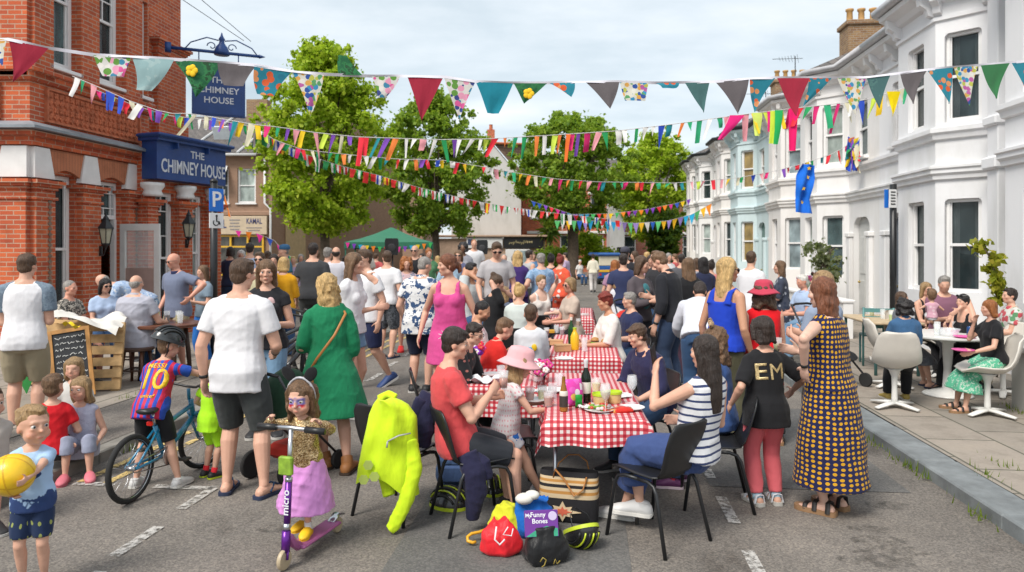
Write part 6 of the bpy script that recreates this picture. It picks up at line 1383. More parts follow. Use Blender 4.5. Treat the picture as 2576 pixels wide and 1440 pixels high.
bike('small turquoise bicycle under the boy in the striped football shirt',(bmid.x,bmid.y,0),math.atan2(bd.y,bd.x),1.0,(.015,.20,.36),R_(-14))
bike('black bicycle parked behind the woman with long brown hair',(-2.62,8.3,.106),R_(74),1.32,(.012,.012,.014),.2,True); bike('dark bicycle leaning beside the black bicycle',(-2.95,9.1,.106),R_(60),1.30,(.02,.025,.03),-.3,True)
# ---------------------------------------------------------------- scooter
FWv=Vector((-.30,-.954,0)); f0=Vector((-1.325,4.16,0)); sc=thing('kick_scooter','purple and silver kick scooter ridden by the girl in the pink skirt','scooter',f0,math.atan2(FWv.y,FWv.x))
pu=mat('purple_metal',(.13,.02,.26),.25,.1,metal=.5); wh_=mat('clear_wheel',(.45,.36,.24),.4,.1)
def disc(c,r_,w_,nm,m,parent): q=MB(); q.lathe(c,[(r_*.55,-w_/2),(r_*.92,-w_/2),(r_,-w_/4),(r_,w_/4),(r_*.92,w_/2),(r_*.55,w_/2)],22,0,Matrix.Rotation(PI/2,3,'X')); return q.build(nm,m,parent,True,angle=40)
disc((0,0,.06),.06,.026,'wheel',wh_,sc); disc((-.58,0,.05),.05,.026,'wheel',wh_,sc)
m=MB(); m.bbox((-.33,0,.085),(.42,.115,.022),.008); m.tube([(-.14,0,.085),(-.09,0,.12),(-.055,0,.17)],[.03,.026,.024],8); m.build('deck',mat('pink_purple_deck',(.36,.10,.26),.45,.2),sc)
m=MB(); m.tube([(-.50,0,.095),(-.57,0,.125),(-.645,0,.10)],[.028,.03,.022],8,True,0,.35); m.build('rear_brake',M_CHROME,sc,True)
m=MB(); m.tube([(-.012,0,.10),(-.022,0,.22)],.026,12); m.tube([(-.012,-.024,.12),(-.012,.024,.12)],.009,6)
for y in(-.022,.022): m.tube([(0,y,.06),(-.012,y*.8,.12)],.008,6)
m.build('fork',pu,sc,True); m=MB(); m.tube([(-.022,0,.22),(-.028,0,.26)],.021,12); m.tube([(-.045,0,.50),(-.048,0,.525)],.022,12); m.build('clamp',M_CHROME,sc,True)
m=MB(); m.tube([(-.028,0,.25),(-.046,0,.51)],.0205,14); stm=m.build('stem',pu,sc,True); m=MB(); m.tube([(-.046,0,.51),(-.068,0,.80)],.0145,12); m.build('upper_stem',M_CHROME,sc,True)
m=MB(); m.tube([(-.068,-.19,.805),(-.068,0,.81),(-.068,.19,.805)],.013,10); m.build('handlebar',M_CHROME,sc,True)
for s in(-1,1): m=MB(); m.tube([(-.068,s*.10,.806),(-.068,s*.225,.804)],.020,12); m.build('grip',M_BLACK,sc,True)
lo=lettering('micro',.062,frameM(Vector((-.016,0,.385)),(-.069,0,.997),(0,-1,0)),mat('white_print',(.75,.75,.78),.4,0),stm,extr=.001,bold=True); 
m=MB(); m.bbox((-.018,0,.60),(.03,.09,.11),.008); m.build('paper_tag',mat('lime_paper',(.22,.36,.03),.6,.3,20),sc)
# ---------------------------------------------------------------- neon jacket, hoodie, bags, helmets
NEON=cloth((.60,.82,.02),bamt=.5)
def drape(name,label,cat,loc,fn,nu,nv,m,th=.012,rz=0,amp=.012,seed=1,par=None):
    mb=MB(); rnd=random.Random(seed); ph=[rnd.uniform(0,6.28) for _ in range(8)]
    def f2(a,b,s):
        p=Vector(fn(a,b)); n=.5*math.sin(a*9+ph[0]+2*math.sin(b*4+ph[1]))+.35*math.sin(a*17+b*6+ph[2])+.3*math.sin(b*13+ph[3]+a*3); return p+Vector((0,-1,0))*(n*amp)+Vector((0,s*th,0))
    r1=[f2(i/nu,j/nv,-.5) for j in range(nv+1) for i in range(nu+1)]; r2=[f2(i/nu,j/nv,.5) for j in range(nv+1) for i in range(nu+1)]; k=(nu+1)*(nv+1); fs=[]
    idx=lambda i,j:j*(nu+1)+i
    for j in range(nv):
        for i in range(nu): q=(idx(i,j),idx(i+1,j),idx(i+1,j+1),idx(i,j+1)); fs.append(q); fs.append(tuple(x+k for x in reversed(q)))
    for i in range(nu):
        for j in(0,nv): a,b=idx(i,j),idx(i+1,j); fs.append((a,b,b+k,a+k))
    for j in range(nv):
        for i in(0,nu): a,b=idx(i,j),idx(i,j+1); fs.append((a,b,b+k,a+k))
    mb.add(r1+r2,fs); o=mb.build(name,m,par,True,angle=60)
    if not par: o.location=loc; o.rotation_euler=(0,0,rz); tag(o,label,cat)
    return o
# jacket hung by its hood over the chair back: outline widths by height
JY=4.80; jl=P(975,1305,JY); r=thing('neon_jacket','neon yellow cycling jacket hung over a black chair left of the red T-shirt man','jacket',(jl.x,JY,0))
zt=.80
out=[(0,-.04,.03),(.04,-.10,.10),(.12,-.135,.165),(.30,-.165,.185),(.55,-.195,.20),(.72,-.215,.20),(.80,-.21,.21)]
def jf(a,b):
    t=b; L=np.interp(t,[0,.06,.2,.5,.8,1],[-.055,-.085,-.12,-.155,-.19,-.205]); Rr=np.interp(t,[0,.06,.2,.5,.8,1],[.03,.13,.20,.205,.20,.215]); x=lerp(L,Rr,a); z=lerp(.875,.30+.07*math.sin(a*5),t); return (x,-.10*math.sin(PI*a)**.7-.02,z)
drape('jacket_body','','',None,jf,26,26,NEON,.03,0,.016,4,r)
def sl_(pts,rs,nm):
    s=Sh(); s.tube([Vector(p) for p in pts],rs,12,.7); me,_=remesh(s,.009,2,.012,1.5,5); place(me,nm,NEON,r)
sl_([(.15,-.05,.60),(.19,-.08,.42),(.14,-.10,.22),(.06,-.12,.06),(.03,-.13,.03)],[.06,.06,.055,.048,.04],'sleeve'); sl_([(-.12,.03,.60),(-.02,.02,.35),(.02,-.04,.22)],[.06,.055,.05],'sleeve')
sl_([(-.06,.0,.86),(0,.03,.885),(.06,.0,.87)],[.035,.03,.03],'collar')
m=MB(); m.tube([(.03,-.165,.62),(.10,-.16,.655),(.17,-.12,.66)],.012,6,True,0,.4); m.tube([(.03,-.17,.62),(.025,-.17,.58)],.006,5); m.build('zip_flap',mat('reflective_grey',(.36,.37,.38),.3,.1),r,True)
m=MB()
for x,z in((-.10,.46),(-.06,.385),(-.13,.365)): m.lathe((x,-.148,z),[(.034,-.004),(.034,.004)],6,0,Matrix.Rotation(PI/2,3,'X'))
m.build('hexagon_patch',mat('hex_print',(.45,.56,.12),.4,.1),r)
m=MB(); m.bbox((.06,-.115,.80),(.015,.01,.05),.003); m.build('zip_puller',M_BLACK,r)
NAVYC=cloth((.018,.018,.05),bamt=.5)
hx=G(1080,1290).x; r=thing('navy_hoodie','dark navy hoodie draped over the red T-shirt man\'s chair back','hoodie',(-.58,5.0,0))
for pts,rs,nm in(([(.02,-.03,.86),(-.02,-.05,.78),(-.03,-.06,.62),(-.05,-.05,.50)],[.075,.085,.085,.06],'folded_body'),([(-.04,-.08,.84),(-.09,-.07,.70),(-.07,-.08,.54)],[.05,.055,.045],'sleeve'),([(.28,-.28,.52),(.33,-.30,.40),(.34,-.30,.25),(.32,-.28,.08)],[.07,.085,.075,.045],'sleeve'),([(.30,-.26,.50),(.38,-.27,.44),(.41,-.27,.34)],[.05,.07,.05],'pocket_flap')):
    s=Sh(); s.tube([Vector(p) for p in pts],rs,12,.75); me,_=remesh(s,.009,2,.014,1.6,7); place(me,nm,NAVYC,r)
# woven tote
tb=G(1432,1306); r=thing('tote_bag','woven tote bag with black, cream and orange stripes and tan handles','bag',(tb.x,tb.y,0),R_(-14)); m,nt,b=nmat('woven_stripes'); o_=tcoord(nt); s_=nd(nt,'ShaderNodeSeparateXYZ',{0:o_}).outputs
c=ramp(nt,mth(nt,'DIVIDE',s_[2],.34),[(0,(.016,.015,.018)),(.50,(.62,.48,.30)),(.58,(.50,.24,.06)),(.64,(.62,.48,.30)),(.70,(.016,.015,.018)),(.76,(.62,.48,.30)),(.80,(.50,.24,.06)),(.85,(.62,.48,.30)),(.90,(.016,.015,.018))],'CONSTANT'); nt.links.new(c,b.inputs['Base Color']); b.inputs['Roughness'].default_value=.9; bump(nt,b,nd(nt,'ShaderNodeTexWave',{'Vector':o_,'Scale':60.0}).outputs[1],.5,.006)
mb=MB(); mb.rings([[Vector((w_*math.copysign(abs(math.cos(a))**.5,math.cos(a)),d_*math.copysign(abs(math.sin(a))**.6,math.sin(a)),z)) for a in [2*PI*k/28 for k in range(28)]] for w_,d_,z in((.175,.07,0),(.20,.09,.015),(.205,.10,.12),(.205,.085,.24),(.20,.055,.335),(.195,.045,.34),(.185,.04,.30))]); mb.build('bag_body',m,r,True,angle=50)
mb=MB()
def star(sc_,mi,dy):
    pts=[]
    for k in range(16): a=2*PI*k/16; q=(1 if k%2==0 else .62)*sc_*(1.0 if k%4 else 1.35); pts.append(Vector((q*1.15*math.cos(a)-.03,-.102-dy,.085+q*.62*math.sin(a))))
    mb.prism(pts,(0,.006,0),mi)
star(.082,0,0.0); star(.042,1,.004); mb.build('star_motif',[mat('cream_wool',(.62,.48,.30),.9,.1),mat('coral_wool',(.62,.13,.07),.9,.1)],r)
for y,sg in((-.06,1),(.05,-1)):
    mb=MB(); mb.tube([(-.10,y,.30),(-.085,y-.015*sg,.36),(-.02,y-.03*sg,.30 if sg>0 else .42),(.05,y-.05*sg,.20 if sg>0 else .42),(.11,y-.04*sg,.24 if sg>0 else .38),(.13,y-.01*sg,.32)],.0085,8,True,0,.6); mb.build('handle',mat('tan_leather',(.42,.17,.04),.5,.2),r,True)
def sack(name,label,cat,loc,rad,ht,m,seed,rz=0,neck=.35,par=None):
    rnd=random.Random(seed); s=Sh(); n=20; ph=[rnd.uniform(0,6.28) for _ in range(6)]; rr=[]
    for j in range(9):
        t=j/8; q=np.interp(t,[0,.08,.3,.6,.85,1],[.72,.95,1.0,.85,.6,neck]); rr.append([Vector((rad[0]*q*(1+.09*math.sin(3*a+ph[0]+t*2)+.06*math.sin(5*a+ph[1]))*math.cos(a),rad[1]*q*(1+.10*math.sin(2*a+ph[2])+.06*math.sin(7*a+ph[3]))*math.sin(a),ht*t+.015*math.sin(4*a+ph[4])*t)) for a in [2*PI*k/n for k in range(n)]])
    s.rings(rr); me,_=remesh(s,.008,2,.016,1.9,seed); 
    r=thing(name,label,cat,loc,rz); place(me,'bag_body',m,r); return r
q=G(1258,1392); rb=sack('drawstring_bag','bright red drawstring bag with white cord on the tarmac','bag',(q.x,q.y,0),(.135,.10),.21,cloth((.72,.02,.03),bamt=.5,rough=.45),3)
mb=MB(); mb.tube([(-.02,-.095,.20),(-.03,-.115,.13),(.00,-.118,.10),(.03,-.112,.13)],.0055,6); mb.tube([(.05,-.10,.20),(.02,-.115,.16),(.07,-.11,.15),(.08,-.1,.19)],.004,6); mb.build('cord',mat('white_cord',(.75,.7,.72),.6,0),rb,True)
q=G(1372,1412); kb=sack('drawstring_bag','black drawstring bag with a purple book poking out','bag',(q.x,q.y,0),(.15,.11),.22,cloth((.012,.012,.013),bamt=.5,rough=.4),8,.2,.55)
mb=MB(); mb.bbox((0,0,0),(.20,.02,.15),.003); bk=mb.build('book',mat('purple_cover',(.13,.025,.24),.35,.05),kb); bk.location=(-.03,-.02,.235); bk.rotation_euler=(R_(-22),0,R_(-6))
wt=mat('white_print',(.75,.75,.78),.4,0)
for t,x,z,s_ in(('My',-.078,.045,.030),('Funny',-.02,.048,.038),('Bones',-.01,.012,.038)): lettering(t,s_,frameM(Vector((x,-.0115,z)),(1,0,0),(0,0,1)),wt,bk,extr=.0006,bold=True)
mb=MB(); mb.lathe((.068,-.0115,.04),[(.024,-.0008),(.026,0),(.024,.0008)],18,0,Matrix.Rotation(PI/2,3,'X')); mb.build('badge',mat('lilac_print',(.5,.42,.6),.4,0),bk); mb=MB(); mb.prism([(-.095,-.0112,-.072),(.095,-.0112,-.072),(.095,-.0112,-.03),(.03,-.0112,-.015),(-.04,-.0112,-.04)],(0,.002,0)); mb.build('cover_art',mat('green_print',(.03,.30,.17),.4,.2,40),bk)
mb=MB(); mb.tube([(-.06,-.115,.05),(-.045,-.118,.075),(-.025,-.118,.06),(-.035,-.118,.03),(-.05,-.116,.02)],.0035,5); mb.tube([(.02,-.116,.03),(.03,-.118,.06),(.04,-.116,.03),(.06,-.112,.045)],.0035,5); mb.build('gold_motif',mat('gold_print',(.35,.26,.05),.4,0),kb,True)
q=G(1275,1345); yb=sack('hi_vis_vest','crumpled yellow hi-vis vest behind the red bag','vest',(q.x,q.y,0),(.12,.10),.20,cloth((.62,.62,.03),'blotch',[(.12,.08,.03),(.62,.62,.03)],.12,.8,.62),12,0,.5)
q=G(1335,1345); sack('blue_jacket','bright blue jacket bundled behind the black bag','jacket',(q.x,q.y,0),(.17,.10),.24,cloth((.01,.12,.46),bamt=.5),15,0,.7)
q=G(1315,1352); mb=MB(); rg=random.Random(1); mb.ball((0,0,.20),(.06,.05,.035),12); mb.ball((.05,.01,.22),(.05,.04,.03),12); o=mb.build('paper_tissues',mat('white_paper',(.7,.68,.62),.8,.1),None,True); o.location=(q.x+.01,q.y-.03,.06); tag(o,'crumpled white paper tucked above the purple book','tissue')
q=G(1198,1366); um=thing('umbrella','folded umbrella with a curved yellow handle beside the red bag','umbrella',(q.x,q.y,.02)); mb=MB(); mb.tube([(.06,.05,.045),(.02,.02,.04),(-.03,0,.038),(-.055,-.02,.025),(-.05,-.05,.012),(-.02,-.06,.006),(0,-.05,.006)],.0105,8); mb.build('handle',mat('yellow_plastic',(.70,.36,.02),.35,.05),um,True); mb=MB(); mb.tube([(.06,.05,.045),(.16,.13,.05),(.34,.27,.03)],[.02,.035,.006],10); mb.build('folded_canopy',cloth((.02,.02,.04)),um,True)
def helmet(name,label,loc,rz,s,c1,c2,flip=False):
    r=thing(name,label,'helmet',loc,rz); r.scale=(s,)*3
    if flip: r.rotation_euler=(R_(150),R_(8),rz)
    mb=MB(); rings=[]
    for j in range(9):
        t=PI/2*j/8*.98; rings.append([Vector((.105*math.cos(t)*math.cos(a)*(1+.03*math.sin(6*a)),.145*math.cos(t)*math.sin(a),.115*math.sin(t)-(.012 if j==0 else 0))) for a in [2*PI*k/28 for k in range(28)]])
    inn=[[p*.86 for p in rg_] for rg_ in reversed(rings)]; mb.rings(rings[::-1][::-1]+[] ,False); mb.rings(inn,False); 
    n=28; mb.rings([rings[0],inn[-1]],False); mb.build('shell',mat('helmet_shell',c1,.25,.1,coat=.3),r,True)
    mb=MB()
    for k in range(-3,4):
        x=.027*k; pts=[]
        for j in range(9): t=-1.15+2.3*j/8; y=.147*math.sin(t)*math.sqrt(max(.05,1-(x/.11)**2)); z=.119*math.cos(t)*math.sqrt(max(.05,1-(x/.11)**2)); pts.append((x,y,z+.002))
        mb.tube(pts,.0085 if k%2 else .006,6,True,0 if k%2 else 1)
    mb.build('vent_rib',[mat('vent_black',(.012,.012,.012),.5,.1),mat('helmet_accent',c2,.35,.1)],r,True)
    mb=MB(); mb.rings([[Vector((.109*math.cos(a),.150*math.sin(a),z)) for a in [2*PI*k/28 for k in range(28)]] for z in(-.014,.010)],False); mb.build('rim_band',mat('helmet_accent',c2,.35,.1),r,True)
    mb=MB(); mb.tube([(.09,.03,-.01),(.07,.0,-.10),(0,-.02,-.15),(-.07,.0,-.10),(-.09,.03,-.01)],.006,6,True,0,.4); mb.build('strap',M_BLACK,r,True); return r
q=G(1462,1375); helmet('bike_helmet','upturned black and lime cycle helmet beside the black bag',(q.x,q.y,.105),R_(30),.92,(.02,.02,.022),(.50,.60,.03),True)
q=G(1130,1275); helmet('bike_helmet','black, red and lime cycle helmet on the ground under the red T-shirt man\'s chair',(q.x,q.y,.02),R_(60),1.05,(.02,.02,.022),(.48,.58,.03)); q=G(1235,1262); helmet('bike_helmet','lime-edged helmet lying behind the red T-shirt man\'s feet',(q.x,q.y+.2,.02),R_(10),.95,(.03,.03,.03),(.45,.55,.04))
q=G(1140,1250); bp_=sack('backpack','slate blue backpack with a red tab under the red T-shirt man\'s chair','backpack',(q.x,q.y+.25,0),(.17,.12),.36,cloth((.03,.06,.13),bamt=.5),21,0,.5); mb=MB(); mb.bbox((.02,-.11,.30),(.03,.02,.07),.004,R_(10)); mb.build('tab',mat('red_tab',(.6,.02,.02),.5,0),bp_); mb=MB(); mb.bbox((0,-.12,.13),(.2,.05,.14),.02); mb.build('pocket',cloth((.05,.09,.20)),bp_)
# ---------------------------------------------------------------- strollers and prams
def stroller(label,loc,yaw,hood,s=1.0,red=False):
    r=thing('pushchair',label,'pushchair',loc,yaw); r.scale=(s,)*3; fr=mat('dark_alloy',(.03,.03,.035),.35,.1)
    for x in(-.24,.24):
        m=MB(); m.tube([(x,.42,1.0),(x,.25,.72),(x,-.02,.42),(x,-.30,.15)],.013,8); m.tube([(x,.05,.50),(x,.28,.15)],.012,8); m.build('frame_rail',fr,r,True)
        for y,rr_ in((-.32,.09),(.30,.13)):
            w_=disc((x,y,rr_),rr_,.04,'wheel',mat('tyre_rubber',(.018,.018,.018),.85,.15),r)
            # turn the wheel axle across the pram
            w_.data.transform(Matrix.Translation((x,y,rr_))@Matrix.Rotation(PI/2,4,'Z')@Matrix.Translation((-x,-y,-rr_)))
    m=MB(); m.tube([(-.24,.42,1.0),(-.12,.46,1.02),(.12,.46,1.02),(.24,.42,1.0)],.016,8); m.build('handle',M_BLACK,r,True)
    s_=Sh(); s_.loft([(Vector((0,.16,.80)),Vector((.20,0,0)),Vector((0,.06,.10))),(Vector((0,.06,.58)),Vector((.20,0,0)),Vector((0,.09,.12))),(Vector((0,-.10,.42)),Vector((.19,0,0)),Vector((0,.12,.10))),(Vector((0,-.26,.40)),Vector((.17,0,0)),Vector((0,.06,.06)))],14); me,_=remesh(s_,.014,2,.006,1,2); place(me,'seat',cloth((.015,.016,.018)),r)
    mb=MB(); rings=[]
    for j in range(7):
        a=R_(-15+150*j/6); rings.append([Vector((.235*math.cos(t),.14-math.sin(a)*0-.0+ (math.cos(a))*.30*math.sin(t)*.9-.04,.62+math.sin(a)*.34*math.sin(t)+.05)) for t in [PI*k/12 for k in range(13)]])
    mb.rings(rings,False,closed=False); rings2=[[p+Vector((0,0,-.006)) for p in q] for q in rings]; mb.rings(rings2[::-1],False,closed=False); mb.build('hood',hood,r,True)
    m=MB(); m.bbox((0,.02,.24),(.36,.36,.14),.04); m.build('basket',cloth((.02,.02,.022) if not red else (.45,.03,.02)),r); return r
stroller('dark green hooded pushchair pushed by the man in the plain white T-shirt',(-1.80,5.95,0),R_(150),cloth((.020,.055,.03)),.88,True)
stroller('red and black pushchair parked behind the red-haired woman',(1.55,10.1,0),R_(-60),cloth((.55,.03,.02))); stroller('folded black and navy pushchair behind the mustard dress',(4.15,9.3,.1),R_(30),cloth((.02,.04,.10))); stroller('black pushchair in the middle of the street by the red-haired woman',(2.05,11.5,0),R_(20),cloth((.02,.02,.022)))
# ball
o=MB(); o.ball((0,0,0),.108,32); bl=o.build('ball',mat('yellow_ball',(.80,.50,.012),.35,.1,9,.3,26,coat=.2),None,True); bl.location=P(30,1195,3.72); tag(bl,'yellow ball held by the blond toddler','ball')
m=MB()
for ax in((1,.3,.2),(-.2,1,.4),(.3,-.4,1)):
    a=Vector(ax).normalized(); x=a.orthogonal().normalized(); y=a.cross(x); m.rings([[ (x*math.cos(t)+y*math.sin(t))*.1082*math.cos(q)+a*.1082*math.sin(q)*1.0 for q in(-.035,.035)] for t in [2*PI*k/40 for k in range(41)]],False,closed=False)
m.build('seam',mat('ball_seam',(.62,.34,.01),.4,0),bl,True)
# ---------------------------------------------------------------- pallet planter, chalkboard, white cloth
PINE=mat('pine_plank',(.52,.33,.15),.75,.35,7,.3,30); pc=G(190,1000,.1); px=Vector((pc.x,pc.y,.1))
def pallet(label,loc,rz,rx):
    r=thing('wooden_pallet',label,'pallet',loc,rz); h=thing('x',None,None); bpy.data.objects.remove(h)
    M=Matrix.Rotation(rx,3,'X')
    for k in range(6): m=MB(); m.box(M@Vector((0,0,.08+.145*k)),(.88,.018,.105),M); m.build('slat',PINE,r)
    for x in(-.38,0,.38): m=MB(); m.box(M@Vector((x,.055,.44)),(.09,.09,.86),M); m.build('bearer',PINE,r)
    return r
pallet('pale pallet propped upright behind the chalkboard',px+Vector((-.10,.26,0)),R_(12),R_(-14)); pallet('pale pallet standing farther left behind the man in the raglan top',px+Vector((-.75,.62,0)),R_(-10),R_(-8))
mb=MB(); mb.sheet(lambda a,b:Vector(((a-.5)*.85,(b-.5)*.5,.92+.06*math.sin(a*5+b*3)+.03*math.sin(a*14)*math.sin(b*11)-.25*max(0,abs(a-.5)-.38)*2-.3*max(0,.18-b))),24,16); o=mb.build('white_cloth',cloth((.66,.63,.58)),None,True); o.location=px+Vector((-.22,.42,0)); o.rotation_euler=(0,R_(6),R_(12)); tag(o,'rumpled white cloth laid over the top of the pallet','cloth')
cb=thing('chalkboard','wood-framed chalkboard covered in white chalk writing leaning on the pallet','chalkboard',px+Vector((.02,-.05,0)),R_(16)); M=Matrix.Rotation(R_(-16),3,'X')@Matrix.Rotation(R_(-9),3,'Y')
OAK=mat('oak_frame',(.42,.20,.05),.5,.25,9)
m=MB()
for x in(-.20,.20): m.box(M@Vector((x,0,.42)),(.045,.03,.84),M)
for z in(.05,.82): m.box(M@Vector((0,0,z)),(.36,.03,.045),M)
m.build('frame',OAK,cb); m=MB(); m.box(M@Vector((0,.004,.43)),(.36,.012,.74),M); bd_=m.build('slate',mat('slate_black',(.014,.016,.02),.7,.2),cb); m=MB(); rg=random.Random(6)
for j in range(9):
    x=-.15; 
    while x<.13:
        w_=rg.uniform(.03,.08); m.tube([M@Vector((x+w_*q/5,-.006,.74-.072*j+rg.uniform(-.016,.016))) for q in range(6)],.0042,5); x+=w_+.018
m.build('chalk_strokes',mat('chalk',(.66,.66,.64),.9,0),bd_)
mb=MB(); mb.sheet(lambda a,b:Vector(((a-.5)*.16,(b-.5)*.10,.03*math.sin(a*6)+.02*math.cos(b*5))),8,6); o=mb.build('yellow_napkin',cloth((.75,.55,.02)),None,True); o.location=px+Vector((-.05,.0,.86)); tag(o,'scrap of yellow fabric on top of the chalkboard','cloth')
# grey crates and box near the left edge
mb=MB(); mb.bbox((0,0,.25),(.5,.5,.36),.03); o=mb.build('storage_box',mat('grey_plastic',(.34,.34,.35),.5,.1),None); o.location=(-5.05,6.35,.1); tag(o,'grey storage box behind the children at the left edge','box'); q=MB(); q.bbox((0,0,.45),(.54,.54,.05),.015); q.build('lid',mat('grey_plastic',(.34,.34,.35),.5,.1),o)
mb=MB(); mb.prism([(-.16,0,.30),(.16,0,.30),(.02,0,-.02)],(0,.006,0)); o=mb.build('loose_pennant',cloth((.03,.22,.05)),None); o.location=G(62,1010,.2)+Vector((0,0,.1)); tag(o,'green cloth pennant hanging by the grey box at the left edge','pennant')
# ---------------------------------------------------------------- gazebo, speakers, three-wheeler
gz=P(985,612,26.0); gr=thing('gazebo','green pop-up gazebo hung with small pennants','gazebo',(gz.x,26,0),R_(6)); GRN=cloth((.035,.17,.10)); a=1.5; zt,ze=2.62,2.08
m=MB(); rings=[]
for t in(0,.33,.66,1): 
    h_=lerp(a,.05,t); z=lerp(ze,zt,t)-.10*math.sin(PI*t)*.6; rings.append([Vector((x*h_,y*h_,z)) for x,y in((-1,-1),(-.33,-1),(.33,-1),(1,-1),(1,-.33),(1,.33),(1,1),(.33,1),(-.33,1),(-1,1),(-1,.33),(-1,-.33))])
m.rings(rings,False); m.build('canopy',GRN,gr,True); m=MB(); m.rings([[p+Vector((0,0,-.22+.03*math.sin(k*2))) for k,p in enumerate(rings[0])],rings[0]],False); m.build('valance',GRN,gr)
for x in(-1,1):
    for y in(-1,1): m=MB(); m.box((x*1.46,y*1.46,1.05),(.05,.05,2.1)); m.build('leg',mat('green_metal',(.03,.12,.08),.5,.1),gr)
BC=[(.70,.03,.30),(.20,.05,.45),(.02,.35,.60),(.80,.55,.02),(.80,.22,.02),(.05,.42,.10),(.72,.03,.05),(.03,.10,.50)]
m=MB()
for k in range(14): x=-1.45+.215*k; m.prism([(x,-1.54,ze-.02-.15*math.sin(PI*k/13)),(x+.14,-1.54,ze-.02-.15*math.sin(PI*k/13)),(x+.07,-1.54,ze-.22-.15*math.sin(PI*k/13))],(0,.01,0),k%8)
m.build('pennant',[cloth(c) for c in BC],gr)
def speaker(label,u,v0,v1,Y):
    r=thing('loudspeaker',label,'loudspeaker',((u-UC)*Y/F,Y,0)); z1=CH-(v0-VH)*Y/F; z0=CH-(v1-VH)*Y/F; m=MB(); m.rings([[Vector((x*w_,y,z)) for x,y in((-1,0),(1,0),(.75,.34),(-.75,.34))] for w_,z in((.17,z0),(.19,z0+.1),(.19,z1-.06),(.16,z1))]); m.build('cabinet',M_BLACK,r)
    m=MB(); m.tube([(0,.17,0),(0,.17,z0)],.02,8); m.build('pole',M_IRON,r,True); m=MB()
    for k in range(3): b=2*PI*k/3; m.tube([(0,.17,.5),(.45*math.cos(b),.17+.45*math.sin(b),0)],.014,6)
    m.build('tripod',M_IRON,r,True); m=MB(); m.ball((0,-.005,z0+.2),(.12,.02,.12),14); m.build('cone',mat('grille',(.035,.035,.038),.7,.3,90),r,True)
speaker('black loudspeaker on a stand in front of the green gazebo',985,600,642,20); speaker('black loudspeaker beside the white panel at the far stage',1213,604,640,24)
vp=G(1530,716); tk=thing('three_wheeler','small blue three-wheeled van with a cream panel and yellow stripe','vehicle',(vp.x,vp.y,0),R_(8)); BLU=mat('van_blue',(.02,.09,.30),.35,.1,coat=.3)
m=MB(); m.bbox((0,.8,.62),(1.15,1.9,.72),.08); m.build('body',BLU,tk); m=MB(); m.bbox((0,.8,1.55),(1.22,2.1,.18),.07); m.build('roof',BLU,tk); m=MB(); m.bbox((0,-.10,1.22),(1.05,.06,.50),.02); m.build('rear_panel',mat('cream_panel',(.66,.60,.46),.5,.05),tk); m=MB(); m.bbox((0,-.165,.70),(1.1,.03,.12),.01); m.build('stripe',mat('yellow_paint',(.72,.42,.03),.4,.05),tk); m=MB(); m.bbox((0,-.17,.40),(.5,.02,.12),.004); m.build('number_plate',mat('plate_yellow',(.65,.5,.05),.5,0),tk)
m=MB(); m.bbox((0,-.17,.24),(1.15,.10,.10),.02); m.build('bumper',M_BLACK,tk)
for x in(-.45,.45):
    w_=disc((x,.2,.22),.22,.14,'wheel',mat('tyre_rubber',(.018,.018,.018),.85,.15),tk); w_.data.transform(Matrix.Translation((x,.2,.22))@Matrix.Rotation(PI/2,4,'Z')@Matrix.Translation((-x,-.2,-.22))); m=MB(); m.bbox((x,-.16,.52),(.10,.02,.12),.008); m.build('tail_light',mat('tail_red',(.45,.01,.01),.3,0),tk)
# teal cafe table and chair on the right pavement
tq=S(4.35,11.4,.106); TEAL=mat('teal_paint',(.08,.22,.22),.5,.1); r=thing('slatted_chair','teal slatted garden chair behind the red top','chair',tq,R_(160))
for x in(-.2,.2):
    for pts in([(x,-.2,0),(x,-.2,.44)],[(x,.2,0),(x,.2,.44),(x,.26,.88)]): m=MB(); m.tube(pts,.016,8); m.build('leg',TEAL,r,True)
for k in range(5): m=MB(); m.box((0,-.17+.085*k,.45),(.42,.06,.018)); m.build('slat',TEAL,r)
for k in range(3): m=MB(); m.box((0,.215+.02*k,.60+.12*k),(.40,.016,.06)); m.build('slat',TEAL,r)
r=thing('garden_table','pale wooden garden table with drinks in front of the old man in light blue','table',S(4.25,11.0,.106),SYAW); m=MB(); m.bbox((0,0,.72),(1.3,.7,.035),.01); m.build('tabletop',mat('pale_wood',(.5,.38,.24),.6,.2,8),r)
for x in(-.58,.58):
    for y in(-.28,.28): m=MB(); m.tube([(x,y,0),(x,y,.70)],.022,8); m.build('leg',TEAL,r,True)
for k,(dx,lb,f) in enumerate(((-.4,'green-topped cup on the garden table nearest the mustard dress',mat('lime_drink',(.35,.5,.05),.2,.1)),(-.1,'clear cup in the middle of the garden table',None),(.3,'cup of pale drink at the far end of the garden table',f_pale))): cup(0,0,lb,f,loc=S(4.25,11.0+dx,.846),h=.14)
